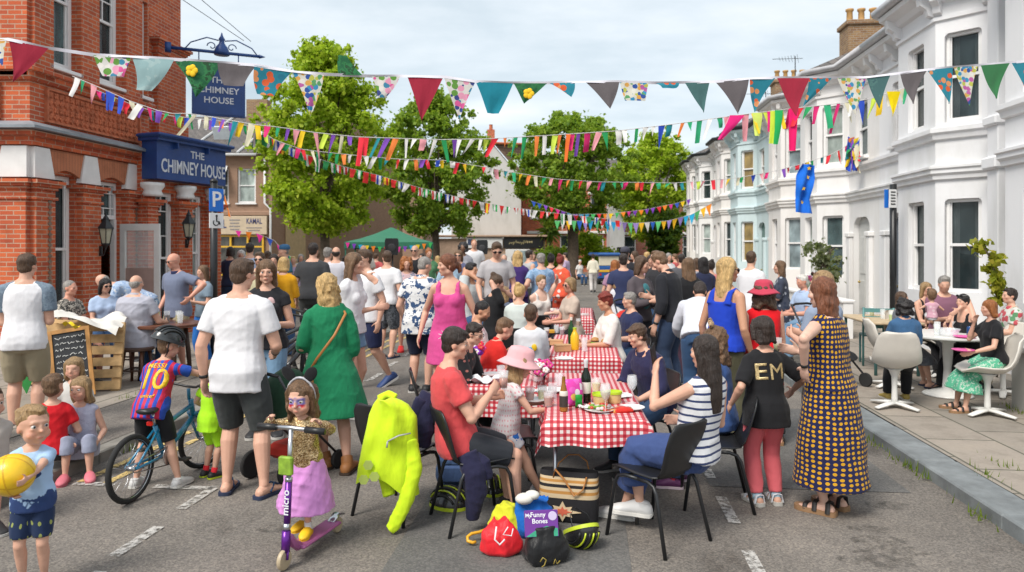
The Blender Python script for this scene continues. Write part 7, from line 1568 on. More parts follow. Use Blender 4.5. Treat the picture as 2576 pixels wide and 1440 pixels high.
# ---------------------------------------------------------------- bunting
PATS={'crimson':cloth((.34,.02,.045)),'grey':cloth((.12,.105,.11)),'teal':cloth((.01,.20,.27)),'green':cloth((.035,.16,.06)),'dteal':cloth((.06,.14,.14),'blotch',[(.08,.18,.17),(.05,.12,.13),(.35,.33,.10)],.12,.85,.62),
'pale':cloth((.30,.45,.46),'blotch',[(.36,.50,.50),(.28,.42,.44),(.6,.55,.35)],.14,.85,.55),
'tropic':cloth((.02,.20,.27),'floral',[(.02,.20,.27),(.60,.10,.03),(.62,.25,.10),(.02,.16,.24),(.60,.10,.03)],.055,.85,.46),
'pink':cloth((.62,.60,.56),'floral',[(.62,.10,.28),(.70,.66,.62),(.05,.22,.35),(.12,.28,.05),(.70,.30,.42),(.04,.06,.22)],.04,.85,.62),
'multi':cloth((.60,.58,.50),'floral',[(.04,.25,.45),(.45,.45,.08),(.42,.10,.30),(.66,.64,.58),(.03,.08,.30),(.62,.33,.08),(.10,.30,.12)],.034,.85,.62),
'dgreen':cloth((.02,.12,.05),'blotch',[(.03,.17,.06),(.02,.07,.03),(.04,.2,.09)],.06,.85,.5)}
def pt_on(path,u):
    for i in range(len(path)-1):
        if path[i][0]<=u<=path[i+1][0]: t=(u-path[i][0])/(path[i+1][0]-path[i][0]); return lerp(path[i][1],path[i+1][1],t)
    return path[0][1] if u<path[0][0] else path[-1][1]
MP=[(-150,84),(0,100),(20,99),(120,121),(240,139),(335,143),(440,150),(555,158),(640,164),(735,180),(810,187),(935,192),(1020,192),(1120,194),(1200,206),(1290,209),(1380,209),(1470,206),(1560,206),(1650,209),(1710,208),(1800,206),(1885,198),(1955,196),(2035,196),(2110,196),(2180,195),(2330,176),(2400,169),(2470,164),(2576,155),(2720,143)]
MY=lambda u:4.55+(u/2576)*1.75
big=thing('bunting_string','large patchwork bunting on white tape across the front of the street','bunting',P(1288,208,MY(1288)))
bl0=big.location.copy()
mb=MB(); pts=[]
for u in range(-150,2721,14): pts.append(P(u,pt_on(MP,u),MY(u))-bl0)
rings=[]
for i,p in enumerate(pts): tw=.5*math.sin(i*.23)+.3*math.sin(i*.61); d=Vector((0,math.sin(tw),math.cos(tw)))*.011; rings.append([p-d,p+d])
mb.rings(rings,False,closed=False); mb.build('tape',mat('white_tape',(.66,.64,.70),.7,.1),big,True)
def pennant(parent,base,A_,B_,tip,m,seed,nu=8,nv=10,amp=.05,name='pennant',sq=0.0,th=.0):
    rnd=random.Random(seed); a1,a2,a3=[rnd.uniform(0,6.28) for _ in range(3)]; mb=MB(); A_=Vector(A_)-base; B_=Vector(B_)-base; T=Vector(tip)-base; L=(B_-A_).length; nrm=(B_-A_).cross(T-A_); nrm=nrm.normalized() if nrm.length>1e-9 else Vector((0,1,0))
    def f(u,v):
        c=lerp(A_,B_,u); e=T+(B_-A_)*(u-.5)*sq; p=lerp(c,e,v); w_=math.sin(u*5+a1+v*2)*.5+math.sin(v*6+a2)*.5+math.sin(u*9+v*4+a3)*.25; bl=math.sin(PI*v)*.10*L*math.sin(a1)
        return p+nrm*(w_*amp*L*(.15+.85*v))+(B_-A_)*0+Vector((bl*.6,0,0))
    mb.sheet(f,nu,nv); return mb.build(name,m,parent,True,fixn=False)
MAIN=[(-60,18,(8,168),'multi'),(22,122,(33,207),'crimson'),(235,332,(285,193),'pink'),(332,438,(362,228),'pale'),(437,556,(492,245),'dgreen'),(547,645,(588,217),'grey'),(640,735,(668,240),'tropic'),(735,816,(780,294),'multi'),(935,1006,(960,246),'pink'),(1025,1115,(1060,304),'crimson'),(1117,1196,(1156,300),'pink'),(1197,1291,(1240,286),'teal'),(1292,1376,(1318,262),'dgreen'),(1383,1446,(1437,245),'tropic'),(1473,1558,(1535,274),'grey'),(1560,1632,(1598,254),'multi'),(1650,1708,(1684,222),'tropic'),(1723,1785,(1770,284),'dteal'),(1800,1884,(1856,288),'grey'),(1886,1950,(1898,283),'tropic'),(1955,2037,(2003,293),'crimson'),(2035,2092,(2020,268),'tropic'),(2106,2180,(2152,289),'multi'),(2180,2240,(2212,273),'dteal'),(2264,2332,(2297,262),'grey'),(2332,2397,(2387,262),'tropic'),(2400,2460,(2440,266),'multi'),(2467,2540,(2506,249),'green'),(2545,2612,(2585,242),'tropic')]
sqs={2:.55,3:.35,5:.5,6:.45,8:.3,11:.3,15:.7,16:.6}
for i,(a,b,t,c) in enumerate(MAIN):
    pn=pennant(big,bl0,P(a,pt_on(MP,a)+1,MY(a)),P(b,pt_on(MP,b)+1,MY(b)),P(t[0],t[1],MY((a+b)/2)-.02),PATS[c],i,10,12,.035,sq=sqs.get(i,0.0))
    if i in(4,12):
        q=MB(); cx=P((a*.62+b*.38) if i==4 else (a+b)/2-4,(178 if i==4 else 236),MY((a+b)/2)-.035)-bl0; 
        for k in range(5): t_=2*PI*k/5; q.ball(cx+Vector((.022*math.cos(t_),0,.022*math.sin(t_))),(.022,.006,.022),8)
        q.build('flower_patch',mat('yellow_patch',(.80,.50,.01),.8,.1),pn,True)
pennant(big,bl0,P(852,188,MY(860)),P(912,190,MY(860)),P(862,140,MY(860)),PATS['dgreen'],77,8,10,.04,sq=.35)
M_CORD=mat('thin_cord',(.55,.53,.52),.8,.1)
def ragline(label,path,Yf,step,lo,hi,wlo,whi,cols,seed,stripe=0,tri=.4,cord=.006,name='bunting_string',n_max=98,jit=1.0):
    rnd=random.Random(seed); mid=path[len(path)//2]; base=P(mid[0],mid[1],Yf(mid[0])); r=thing(name,label,'bunting',base,0,'strings of bunting across the street'); us=np.linspace(path[0][0],path[-1][0],60); m=MB(); m.tube([P(u,pt_on(path,u),Yf(u))-base for u in us],cord,5); m.build('cord',M_CORD,r)
    tot=path[-1][0]-path[0][0]; n=min(n_max,int(tot/step)); 
    for k in range(n):
        u=path[0][0]+tot*(k+.5+rnd.uniform(-.35,.35)*jit)/n; Y=Yf(u); w_=rnd.uniform(wlo,whi); L=rnd.uniform(lo,hi)*(1.5 if jit and rnd.random()<.12 else 1); c=P(u,pt_on(path,u),Y); hw=Vector((w_/2,0,(pt_on(path,u-4)-pt_on(path,u+4))/8*w_/2)); tip=c+Vector((rnd.gauss(-.12 if jit else 0,.22 if jit else .06)*L,rnd.gauss(0,.15)*L,-L))
        m=cloth(rnd.choice(cols)) if not(stripe and rnd.random()<stripe) else STR[rnd.randrange(len(STR))]
        pennant(r,base,c-hw,c+hw,tip,m,rnd.random(),3,6,.22 if jit else .08,'flag',sq=(0 if rnd.random()<tri else rnd.uniform(.4,.95)))
    return r
STR=[cloth(a,'stripeV',[b],s,.85,.5) for a,b,s in(((.68,.66,.64),(.58,.03,.03),.12),((.68,.66,.64),(.02,.30,.08),.12),((.68,.66,.64),(.03,.07,.40),.12),((.75,.50,.02),(.55,.03,.03),.12))]
RAG=[(.70,.68,.66),(.70,.69,.66),(.02,.28,.09),(.03,.35,.16),(.20,.07,.42),(.03,.08,.50),(.78,.52,.02),(.80,.22,.05),(.72,.03,.05),(.75,.32,.36),(.02,.24,.28),(.55,.70,.08),(.70,.03,.18),(.66,.62,.45)]
P2=[(182,192),(240,216),(330,256),(420,286),(480,286),(560,300),(640,314),(700,320),(800,335),(900,345),(1100,352),(1220,350),(1400,340),(1550,330),(1700,312),(1850,291),(1990,274),(2100,262),(2180,252),(2262,226),(2300,216)]
r2_=ragline('long rag bunting of knotted coloured strips from the pub to the near white bay',P2,lambda u:11.6-(u-182)*.0006,16,.14,.36,.05,.11,RAG,5,n_max=92)
for u_,w_,L_,dx_,c_,q_ in((1855,.22,.36,-.26,(.75,.02,.20),.3),(1997,.14,.62,-.02,(.80,.01,.14),.7),(1960,.12,.50,-.05,(.02,.40,.10),.6),(1945,.08,.48,-.03,(.60,.75,.06),.8),(1905,.15,.34,.0,(.62,.74,.15),.5),(2248,.20,.36,-.02,(.80,.60,.0),.0),(1935,.06,.30,0,(.75,.02,.20),.7),(1430,.07,.42,-.04,(.80,.16,.03),.6)):
    b_=Vector(r2_.location); Y_=11.6-(u_-182)*.0006-.03; q=P(u_,pt_on(P2,u_),Y_); pennant(r2_,b_,q-Vector((w_/2,0,0)),q+Vector((w_/2,0,0)),q+Vector((dx_,0,-L_)),cloth(c_),u_,5,8,.12,'flag',sq=q_)
P3=[(235,224),(330,263),(420,291),(560,306),(640,320),(690,352),(760,377),(880,390),(1000,401),(1110,403),(1220,421),(1300,436),(1400,451),(1500,458),(1700,461),(1850,449),(1950,431),(2030,409),(2100,386),(2152,352)]
ragline('second rag bunting ending in a tangle on the white house drainpipe',P3,lambda u:11.8+max(0,(u-235))*.00262,15.4,.11,.22,.06,.11,RAG,6,.1,n_max=99)
P4=[(640,330),(690,352),(760,386),(850,416),(950,441),(1050,471),(1150,496),(1220,511),(1300,524),(1400,537),(1500,548),(1560,556)]
ragline('bunting of small striped national flags sloping down behind the first tree',P4,lambda u:17.5+(u-640)*.010,17,.20,.26,.14,.18,[(.60,.03,.03),(.70,.68,.66),(.60,.03,.03),(.03,.25,.08)],7,.6,0.1,jit=.3,n_max=56)
P5=[(1395,556),(1500,556),(1600,562),(1680,556),(1740,540),(1790,512)]
ragline('far string of plain blue, orange and white pennants by the end of the terrace',P5,lambda u:31,14,.36,.50,.20,.26,[(.02,.10,.45),(.80,.45,.02),(.80,.25,.02),(.10,.45,.15),(.02,.35,.60),(.28,.20,.50),(.7,.68,.66),(.02,.30,.55)],8,0,1,jit=0)
P6=[(1335,505),(1440,540),(1530,538),(1620,528),(1700,512),(1740,500)]
ragline('faint far string of small pennants in front of the fourth tree',P6,lambda u:38,15,.28,.34,.22,.28,BC,9,0,1,jit=0)
P7=[(560,470),(590,580),(640,585),(690,605),(720,640),(770,668),(870,670),(930,650)]
ragline('string of mini pennants looping from the shop front towards the gazebo',P7,lambda u:25,26,.22,.30,.2,.25,BC,10,0,1,jit=0)
# tangle of spare bunting on the drainpipe
bq=P(2150,352,16.75); r=thing('bunting_tangle','tangle of multicoloured ribbon tied to the white house drainpipe','bunting',bq); rg=random.Random(4)
for k in range(26): pennant(r,Vector((0,0,0)),Vector((rg.uniform(-.18,.05),rg.uniform(-.05,.05),rg.uniform(-.3,.08))),Vector((rg.uniform(-.05,.12),rg.uniform(-.05,.05),rg.uniform(-.35,.08))),Vector((rg.uniform(-.2,.08),rg.uniform(-.1,.1),rg.uniform(-.75,-.3))),cloth(rg.choice(RAG[2:])),k,3,5,.2,'ribbon',sq=.5)
# long blue flag with yellow stars
fq=P(2035,412,16.2); r=thing('starred_flag','long bright blue flag with yellow stars hanging from the bunting','flag',fq); 
def ff_(a,b): 
    w_=np.interp(b,[0,.25,.7,1],[.14,.20,.15,.20]); x=(a-.5)*w_*2-.12*b-.06*math.sin(b*3); return Vector((x,.05*math.sin(a*9+b*4)+.03*math.sin(b*11),-1.10*b-.04*a))
mb=MB(); mb.sheet(ff_,12,26); fo=mb.build('flag_cloth',cloth((.01,.14,.62),bamt=.5),r,True,fixn=False); mb=MB()
for a,b in((.62,.26),(.42,.5),(.55,.08),(.5,.78)):
    c=ff_(a,b)+Vector((0,-.012,0)); mb.prism([c+Vector((q*math.cos(t),0,q*math.sin(t))) for t,q in [(PI/2+PI*k/5,.055 if k%2==0 else .024) for k in range(10)]],(0,.004,0))
mb.build('star',mat('yellow_patch',(.80,.50,.01),.8,.1),fo)
# ---------------------------------------------------------------- the crowd
C=cloth
WH=C((.72,.71,.73)); GRY=C((.42,.41,.42)); NAV=C((.018,.025,.075)); BLK=C((.012,.012,.014)); KHA=C((.30,.25,.165)); DEN=C((.035,.08,.17)); LDEN=C((.16,.27,.40)); CHAR=C((.045,.05,.05)); OLV=C((.09,.085,.05)); LBL=C((.38,.48,.66)); PTER=C((.045,.05,.06),'blotch',[(.12,.13,.15),(.03,.035,.04)],.05,.85,.48)
SN=('sneak',(.62,.61,.60),(.66,.64,.60)); SB=('sneak',(.02,.05,.16),(.6,.6,.58)); SK=('sneak',(.02,.02,.022),(.5,.48,.45)); FL=('flip',(.02,.05,.12),(.02,.03,.07)); SD=('sandal',(.02,.018,.018),(.28,.16,.08)); BT=('boot',(.28,.11,.03),(.05,.03,.02))
HNG=(.16,.06,-.95); HIP=(.22,.10,-.60); POC=(.12,.16,-.84); HOLD=(-.12,.50,-.42); TABL=(-.15,.62,-.52); FACE=(-.22,.30,.22); FOLD=(-.45,.42,-.42)
def pp(label,u,vt,Y,yaw,sex,top,bot,hair,sh=SN,seat=None,z0=0.0,**k):
    Z=CH-(vt-VH)*Y/F
    if seat is not None: h=k.pop('h',None) or (Z-z0-seat)/.535
    else: h=k.pop('h',None) or (Z-z0)
    return person(label,((u-UC)*Y/F,Y,z0),yaw,h,sex,top=top,bottom=bot,hair=hair,shoes=sh,seat=seat,**k)
def T(m,kind='tee',**k): return dict(kind=kind,mat=m,**k)
def Bt(m,kind='trousers',**k): return dict(kind=kind,mat=m,**k)
SH=lambda m,**k: Bt(m,'shorts',**k)
def DR(m,hem=.45,fa=.15,fb=.13,kind='tee',**k): return dict(kind=kind,mat=m,skirt=(hem,fa,fb),name='dress',lo=.0,**k)
def band_lettering(info,txt,size,z,mt,back=True,tilt=0,off=0,sx=1,sy=1,bold=True):
    """letters laid on the shirt's own surface"""
    if not info['top']: return
    me=textmesh(txt,size,.0,bold); me.transform(Matrix.Diagonal((sx,sy,1,1)))
    bm=bmesh.new(); bm.from_mesh(me); bmesh.ops.triangulate(bm,faces=bm.faces); 
    for _ in range(2): bmesh.ops.subdivide_edges(bm,edges=[e for e in bm.edges if e.calc_length()>.02],cuts=1)
    tr=BVHTree.FromPolygons([v.co.copy() for v in info['top'].data.vertices],[tuple(p.vertices) for p in info['top'].data.polygons])
    M=info['frame'](.2); s=1 if back else -1; c=info['spine'](z)
    for v in bm.verts:
        x,y=v.co.x,v.co.y; x,y=x*math.cos(tilt)-y*math.sin(tilt),x*math.sin(tilt)+y*math.cos(tilt)
        o=c+M@Vector((s*-1*(x+off) if back else (x+off),s*.5,y)); 
        if back: o=c+M@Vector((-(x+off),.20,y))
        h=tr.ray_cast(o,M@Vector((0,-s,0))); v.co=(h[0]+M@Vector((0,s*.003,0))) if h[0] else o
    me2=bpy.data.meshes.new('lettering'); bm.to_mesh(me2); bm.free(); me2.materials.append(mt); o=bpy.data.objects.new('lettering',me2); COL.objects.link(o); o.parent=info['root']; md=o.modifiers.new('t','SOLIDIFY'); md.thickness=.002
def local(i,w): r=i['root']; return Matrix.Rotation(-r.rotation_euler.z,3,'Z')@(Vector(w)-Vector(r.location))
def loc_of(u,vt,Y,yaw,w,z0=0): return Matrix.Rotation(-R_(yaw),3,'Z')@(Vector(w)-Vector(((u-UC)*Y/F,Y,z0)))
def hat(info,name,m,prof,wav=0,off=(0,.05,0)): lathe_on(info['HP'],info['Mh'],info['hh'],prof,name,m,info['root'],wav=wav,off=off)
BUCKET=[(.60,.52),(.66,.47),(.62,.50),(.47,.66),(.45,.70),(.43,.92),(.38,1.06),(.20,1.12),(.01,1.125)]
CAPP=[(.40,.66),(.42,.72),(.41,.88),(.33,1.03),(.16,1.10),(.01,1.11)]
def hcup(i,s,fill=None,h=.12,r=.034):
    a_,el,w_,_=i['joint'][s]; d_=(w_-el).normalized(); q=w_+d_*.075*i['B']+Vector((0,-.03,-.05)); m=MB(); m.lathe(q,[(r*.75,0),(r,h),(r*.95,h),(r*.72,.006)],14); o=m.build('held_cup',M_CLEAR,i['root'],True)
    if fill: m=MB(); m.lathe(q,[(r*.72,.006),(r*.88,h*.6),(.002,h*.601)],14); m.build('drink',fill,o,True)
# ---- scooter girl with painted face
def paint(cols,hl,inh,blot):
    blot(.15,-.33,.54,.17,.12,.085,(.16,.17,.50),.95); blot(.16,-.33,.45,.15,.12,.05,(.16,.17,.50),.9); blot(.13,-.33,.385,.13,.12,.055,(.62,.03,.05),.95); blot(.10,-.34,.36,.035,.1,.03,(.8,.75,.75),.9); blot(.15,-.34,.50,.075,.09,.03,(.5,.52,.62),.6); blot(0,-.38,.62,.05,.1,.03,(.14,.12,.35),.7)
def mouse_ears(i):
    HP,Mh,hh=i['HP'],i['Mh'],i['hh']; m=MB(); m.tube([HP(.42*math.cos(t),.0,.50+.60*math.sin(t)) for t in [PI*k/14 for k in range(15)]],.035*hh,8); hb_=m.build('hairband',mat('silver_band',(.42,.42,.45),.35,.2,40),i['root'],True)
    for s in(1,-1): m=MB(); m.ball(HP(s*.33,.0,1.20),(.17*hh,.035*hh,.25*hh),14,0,Mh@rot('Y',s*38)); m.build('toy_ear',BLK,hb_,True)
hbz=Vector((-1.305,4.225,.815)); sv=Vector((FWv.y,-FWv.x,0)); Lw,Rw=hbz-sv*.165,hbz+sv*.165
if (Lw.x-Rw.x)<0: Lw,Rw=Rw,Lw
gu,gY,gyaw=770,4.47,-12
GOLD,nt,b=nmat('gold_sequins'); o_=tcoord(nt); v_=nd(nt,'ShaderNodeTexVoronoi',{'Vector':o_,'Scale':190.0}); r_=nd(nt,'ShaderNodeSeparateColor',{0:v_.outputs['Color']}).outputs[0]
nt.links.new(ramp(nt,r_,[(.1,(.16,.09,.035)),(.5,(.42,.27,.11)),(.9,(.75,.58,.34))]),b.inputs['Base Color']); b.inputs['Metallic'].default_value=.55; b.inputs['Roughness'].default_value=.32; bump(nt,b,r_,.8,.01)
G_=pp('girl in gold sequins and pink net skirt with a butterfly painted face riding the scooter',gu,945,gY,gyaw,'c',T(GOLD,'long',lo=-.085,loose=1.3,fold=.01),Bt(C((.58,.25,.56),bamt=.6),'skirt',hem=.14,fa=.21,fb=.19,fold=.02,waist=-.03),('wavy','mid',.42),('clog',(.80,.48,.01),(.75,.42,.01),{'c':(.7,.68,.66),'h':.05,'w':1.0}),z0=.097,hf=.222,lean=6,curve=6,
  head=(4,8,0),aL=('abs',loc_of(gu,0,gY,gyaw,Lw+Vector((0,.07,.025)),.097)),aR=('abs',loc_of(gu,0,gY,gyaw,Rw+Vector((0,.07,.025)),.097)),eL=(1,-.1,-.5),eR=(1,-.1,-.5),pL=(0,0,-1),pR=(0,0,-1),curl=.95,face=paint,extras=mouse_ears,legs=((.03,-.03,0,10),(-.05,.07,0,-10)),lod=0)
# ---- toddler with the ball
bw=Vector(P(30,1195,3.72)); tu,tY,tyaw=84,3.95,20
def tprint(i):
    pass
TODD=C((.36,.52,.74)); DINO=C((.36,.52,.74),'blotch',[(.02,.05,.16)],.10,.85,.60,)
m,nt,b=nmat('printed_tee'); o_=tcoord(nt); s_=nd(nt,'ShaderNodeSeparateXYZ',{0:o_}).outputs; n_=noise(nt,o_,11,3,.6)
k_=ramp(nt,mth(nt,'ADD',mth(nt,'MULTIPLY',mth(nt,'SUBTRACT',.665,s_[2]),2.6),mth(nt,'SUBTRACT',n_,.5)),[(.30,(.36,.52,.74)),(.42,(.36,.52,.74)),(.45,(.02,.05,.16)),(.9,(.02,.04,.14))]); nt.links.new(k_,b.inputs['Base Color']); b.inputs['Roughness'].default_value=.85; clothbump(nt,b,o_); PRT=m
DSH=C((.015,.03,.08),'dots',[(.30,.34,.10)],.075,.85,.17)
pp('blond toddler in a pale blue printed T-shirt and navy shorts holding a yellow ball',tu,1012,tY,tyaw,'c',T(PRT,lo=-.06,loose=1.2),SH(DSH,len=.86),('short','dblonde'),SK,hf=.215,head=(38,-2,0),aL=('abs',loc_of(tu,0,tY,tyaw,bw+Vector((.105,-.05,-.01)))),aR=('abs',loc_of(tu,0,tY,tyaw,bw+Vector((.0,.03,-.115)))),eL=(.8,-.3,-.6),pL=(-.9,.1,.1),pR=(0,0,1),curl=.55,fat=1.08,lod=0,extras=lambda i:[(lambda m:(m.ball(i['spine'](.17)+i['frame'](.17)@Vector((.01,-.102*i['B'],0)),(.055,.012,.022),12,0,rot('Y',-14)),m.build('whale_print',C((.02,.05,.16)),i['root'],True)))(MB())])
# ---- the cyclist boy
BAR,nt,b=nmat('striped_football_shirt'); o_=tcoord(nt); s_=nd(nt,'ShaderNodeSeparateXYZ',{0:o_}).outputs; ax_=mth(nt,'ABSOLUTE',s_[0]); st_=mth(nt,'LESS_THAN',mth(nt,'FRACT',mth(nt,'DIVIDE',mth(nt,'ADD',s_[0],1.0),.052)),.5)
c_=mixc(nt,mth(nt,'GREATER_THAN',ax_,.155),mixc(nt,st_,(.015,.06,.42),(.50,.01,.05)),(.01,.07,.42)); nt.links.new(c_,b.inputs['Base Color']); b.inputs['Roughness'].default_value=.7; clothbump(nt,b,o_)
hu,hY,hyaw=382,5.62,175
def boyx(i):
    yl=mat('yellow_print',(.75,.46,.01),.5,0); band_lettering(i,'10',.24,.155,yl,True,0,0,.95,1.0); band_lettering(i,'MESSI',.062,.255,yl,True,0,0,1,1); band_lettering(i,'unicef',.045,.04,yl,True)
    r=helmet('helmet',None,(0,0,0),0,1,(.03,.034,.036),(.05,.055,.06)); r.parent=i['root']; [r.__delitem__(q) for q in('label','category') if q in r]; r.location=i['HP'](0,.05,.70); r.rotation_euler=(i['Mh']@rot('X',14)).to_euler(); r.scale=(1.06*i['hh']/.23,1.06*i['hh']/.23,1.15*i['hh']/.23)
hp_=Vector((-2.62,5.86,.78))
pp('boy in a striped football shirt numbered 10 and black helmet astride the turquoise bicycle',hu,830,hY,hyaw,'c',T(BAR,lo=-.09,loose=1.25),SH(BLK,len=.9),('cropped','mid'),SN,hf=.165,lean=22,curve=14,head=(-35,8,0),aR=('abs',loc_of(hu,0,hY,hyaw,(-2.36,6.05,.76))),aL=('abs',loc_of(hu,0,hY,hyaw,(-2.92,5.98,.76))),legs=((.12,.02,.0,5),(-.22,.0,0,-8)),curl=.9,extras=boyx,lod=0)
# ---- left group
pp('man in a plain white T-shirt and charcoal shorts seen from behind pushing the pushchair',600,652,5.45,178,'m',T(WH,'tee',sl=.66,lo=-.09,loose=1.0,fold=.007),SH(CHAR,len=1.0),('short','brown'),FL,aL=(.16,-.02,-.95),aR=(.0,.45,-.66),eR=(.5,-.8,-.2),head=(-22,6,0),watch=(-1,1),curl=.7,legs=((.10,-.02,0,10),(-.22,.06,0,-22)),fat=1.0,lod=0)
NEO=C((.40,.80,.02)); pp('boy in a neon green football kit mostly hidden by the man in the white T-shirt',530,905,5.85,150,'c',T(NEO,lo=-.12,loose=1.3),SH(NEO,len=1.0),('short','mid'),('sneak',(.02,.02,.02),(.45,.55,.03),{'c':(.6,.02,.03),'h':.05}),aL=(.3,.3,-.7),aR=(.3,.25,-.6))
RAGL=C((.74,.73,.75)); 
def ragl(i):
    for s in(1,-1):
        a,e,w,_=i['joint'][s]; g=Sh(); g.ball(a,.0445*i['B']); g.tube([lerp(i['nb'],a,.35),lerp(i['nb'],a,.7)+Vector((0,0,.006)),a],[.030*i['B'],.037*i['B'],.041*i['B']],12); g.tube([lerp(a,e,t) for t in(0,.2,.4,.66)],[.047*i['B'],.049*i['B'],.048*i['B'],.046*i['B']],14); me,_=remesh(g,.010,2,.006,1,3); place(me,'sleeve',C((.16,.21,.27),'blotch',[(.20,.26,.32),(.13,.18,.24)],.04,.85,.5),i['root'])
pp('man in a white raglan T-shirt with grey sleeves and khaki shorts at the left edge',62,640,7.2,200,'m',T(RAGL,lo=-.06,loose=1.0,fold=.008),SH(KHA,len=.92),('short','brown'),SK,aR=(-.05,.45,-.50),aL=(-.1,.50,-.46),eR=(.2,-.5,-.9),eL=(.2,-.5,-.9),head=(-14,6,0),extras=ragl,fat=.95)
pp('balding man in a black and cream patterned shirt seated at the pub table',170,712,9.55,85,'m',T(C((.50,.45,.38),'blotch',[(.03,.03,.03),(.5,.45,.38),(.03,.03,.03)],.045,.85,.46)),SH(C((.03,.16,.45)),len=.85),('cropped','grey'),SK,seat=.47,z0=.1,skin='red',aL=TABL,aR=TABL)
pp('dark-haired woman in sunglasses and a pale blue top at the pub table',262,707,10.25,35,'f',T(LBL),Bt(DEN),('long','black',.35),SK,seat=.47,z0=.1,glasses=('sun',),head=(25,4,0),aL=TABL,aR=TABL)
pp('broad grey-haired man in a lilac-grey shirt seated with his back to the camera',338,700,9.45,172,'m',T(C((.40,.40,.46)),lo=-.10,loose=1.5,fold=.012,collar=True),Bt(DEN),('balding','grey'),SK,seat=.47,z0=.1,fat=1.25,aL=(.05,.6,-.55),aR=(.05,.6,-.55))
pp('stooping man in a blue and white flecked shirt bending over by the pub door',372,668,11.2,-70,'m',T(C((.36,.46,.62),'floral',[(.36,.46,.62),(.62,.64,.68),(.2,.3,.5)],.03,.85,.5),'elbow'),Bt(LDEN),('balding','grey'),SK,h=1.74,z0=.1,lean=48,curve=30,head=(0,50,0),aL=(.0,.5,-.8),aR=(.0,.5,-.8))
pp('bald man in sunglasses, grey-blue polo shirt and khaki shorts standing by the pub',447,637,10.3,-22,'m',T(C((.155,.18,.26)),'polo',lo=-.07,cmat=NAV,loose=1.1),SH(KHA,len=.98),('none','grey'),('sneak',(.3,.14,.08),(.3,.2,.1)),skin='red',glasses=('sun',),head=(-22,10,0),aL=(.32,.16,-.50),eL=(1,-.5,0),aR=POC,z0=.1)
pp('woman with long brown hair in a grey T-shirt half hidden by the parking post',516,668,11.2,-35,'f',T(C((.18,.24,.30))),Bt(C((.02,.14,.45))),('long','mid',.5),SK,aL=HOLD,aR=HOLD)
pp('woman with long brown hair in a black top with a pale pink flower and jeans',672,655,7.15,8,'f',T(C((.02,.02,.024)),'cap'),Bt(LDEN,loose=.5),('long','mid',.85),SK,aL=(-.05,.42,-.45),aR=(-.2,.45,-.48),head=(8,4,0),lod=0,extras=lambda i:[(lambda m:(m.ball(i['spine'](.235)+i['frame'](.2)@Vector((.058,-.10,0)),(.042,.014,.06),12),m.build('flower_print',C((.62,.42,.42)),i['root'],True)))(MB())])
GRN2=C((.012,.20,.085),bamt=.6)
def bagx(i):
    B=i['B']; m=MB(); sp_,fr_=i['spine'],i['frame']; q=[sp_(.285)+fr_(.28)@Vector((-.075*B,-.01,.012)),sp_(.26)+fr_(.26)@Vector((-.07*B,.082*B,.005)),sp_(.16)+fr_(.16)@Vector((-.01*B,.098*B,0)),sp_(.05)+fr_(.05)@Vector((.075*B,.085*B,0)),sp_(-.04)+fr_(0)@Vector((.118*B,.035*B,0))]
    m.tube(q,.011,8,True,0,.5); bo=Vector(q[-1]); o=m.build('bag_strap',mat('tan_leather',(.42,.17,.04),.5,.2),i['root'],True); m=MB(); m.bbox(bo+Vector((.02,.02,-.10)),(.07,.22,.22),.025,rot('Z',20)); m.build('shoulder_bag',mat('tan_leather',(.45,.20,.05),.5,.2),i['root'])
    a,e,w,_=i['joint'][1]; m=MB(); d=(w-e).normalized(); m.lathe(w+d*.07+Vector((0,-.02,-.04)),[(.03,0),(.032,.01),(.032,.12),(.014,.17),(.014,.2)],12); m.build('water_bottle',M_CLEAR,i['root'],True)
pp('blonde woman in a green long-sleeved dress with a tan shoulder bag and ankle boots',828,690,6.05,205,'f',DR(GRN2,.48,.185,.165,'long',sl=1.35,loose=1.1,fold=.010),Bt(BLK,'brief'),('wavy','blonde',.75),BT,aL=(-.02,.45,-.50),aR=(.06,.1,-.93),eL=(.4,-.8,-.4),head=(25,6,0),extras=bagx,legs=((.02,-.06,0,10),(-.12,.16,0,-30)),lod=0)
pp('woman in a white T-shirt and denim shorts resting her hand on her cheek',880,637,8.0,75,'f',T(WH,lo=-.02,loose=1.3),SH(LDEN,len=.45),('long','mid',.9),SN,aL=FACE,aR=FOLD,head=(12,4,0))
pp('man in sunglasses, white T-shirt and navy shorts striding past in blue shoes',926,628,9.6,-48,'m',T(WH,lo=-.05,loose=1.2),SH(NAV,len=.9),('short','brown'),SB,glasses=('sun',),aL=(.12,-.05,-.95),aR=(.1,.3,-.85),legs=((.07,.30,.05,-5),(-.05,-.26,0,0)),fl=(25,0),head=(-5,4,0))
pp('man in a white T-shirt and dark patterned shorts seen from behind near the white-shirted pair',972,632,12.2,165,'m',T(WH),SH(PTER,len=1.0),('short','brown'),FL,aL=(.1,.4,-.5),aR=HNG,head=(40,0,0))
pp('woman with big curly red hair and a pale pink printed dress in red shoes',1022,648,13.0,15,'f',DR(C((.60,.42,.44),'floral',[(.6,.42,.44),(.66,.6,.6),(.25,.3,.4)],.05,.85,.5),.85,.12,.11,'cap'),Bt(WH,'brief'),('curly','ginger',.35),('shoe',(.65,.02,.02),(.6,.02,.02)),aL=HOLD,aR=HNG)
pp('man in a white shirt printed with navy waves and navy shorts seen from behind',1058,645,9.3,168,'m',T(C((.70,.70,.70),'blotch',[(.70,.70,.70),(.035,.075,.17)],.075,.85,.43),'tee',lo=-.10,loose=1.4,collar=True),SH(C((.012,.016,.04)),len=.98),('cropped','grey'),SK,head=(-32,20,0),aL=(.12,.2,-.85),aR=(.0,.5,-.5),fat=1.1)
PK=C((.60,.07,.25),bamt=.5)
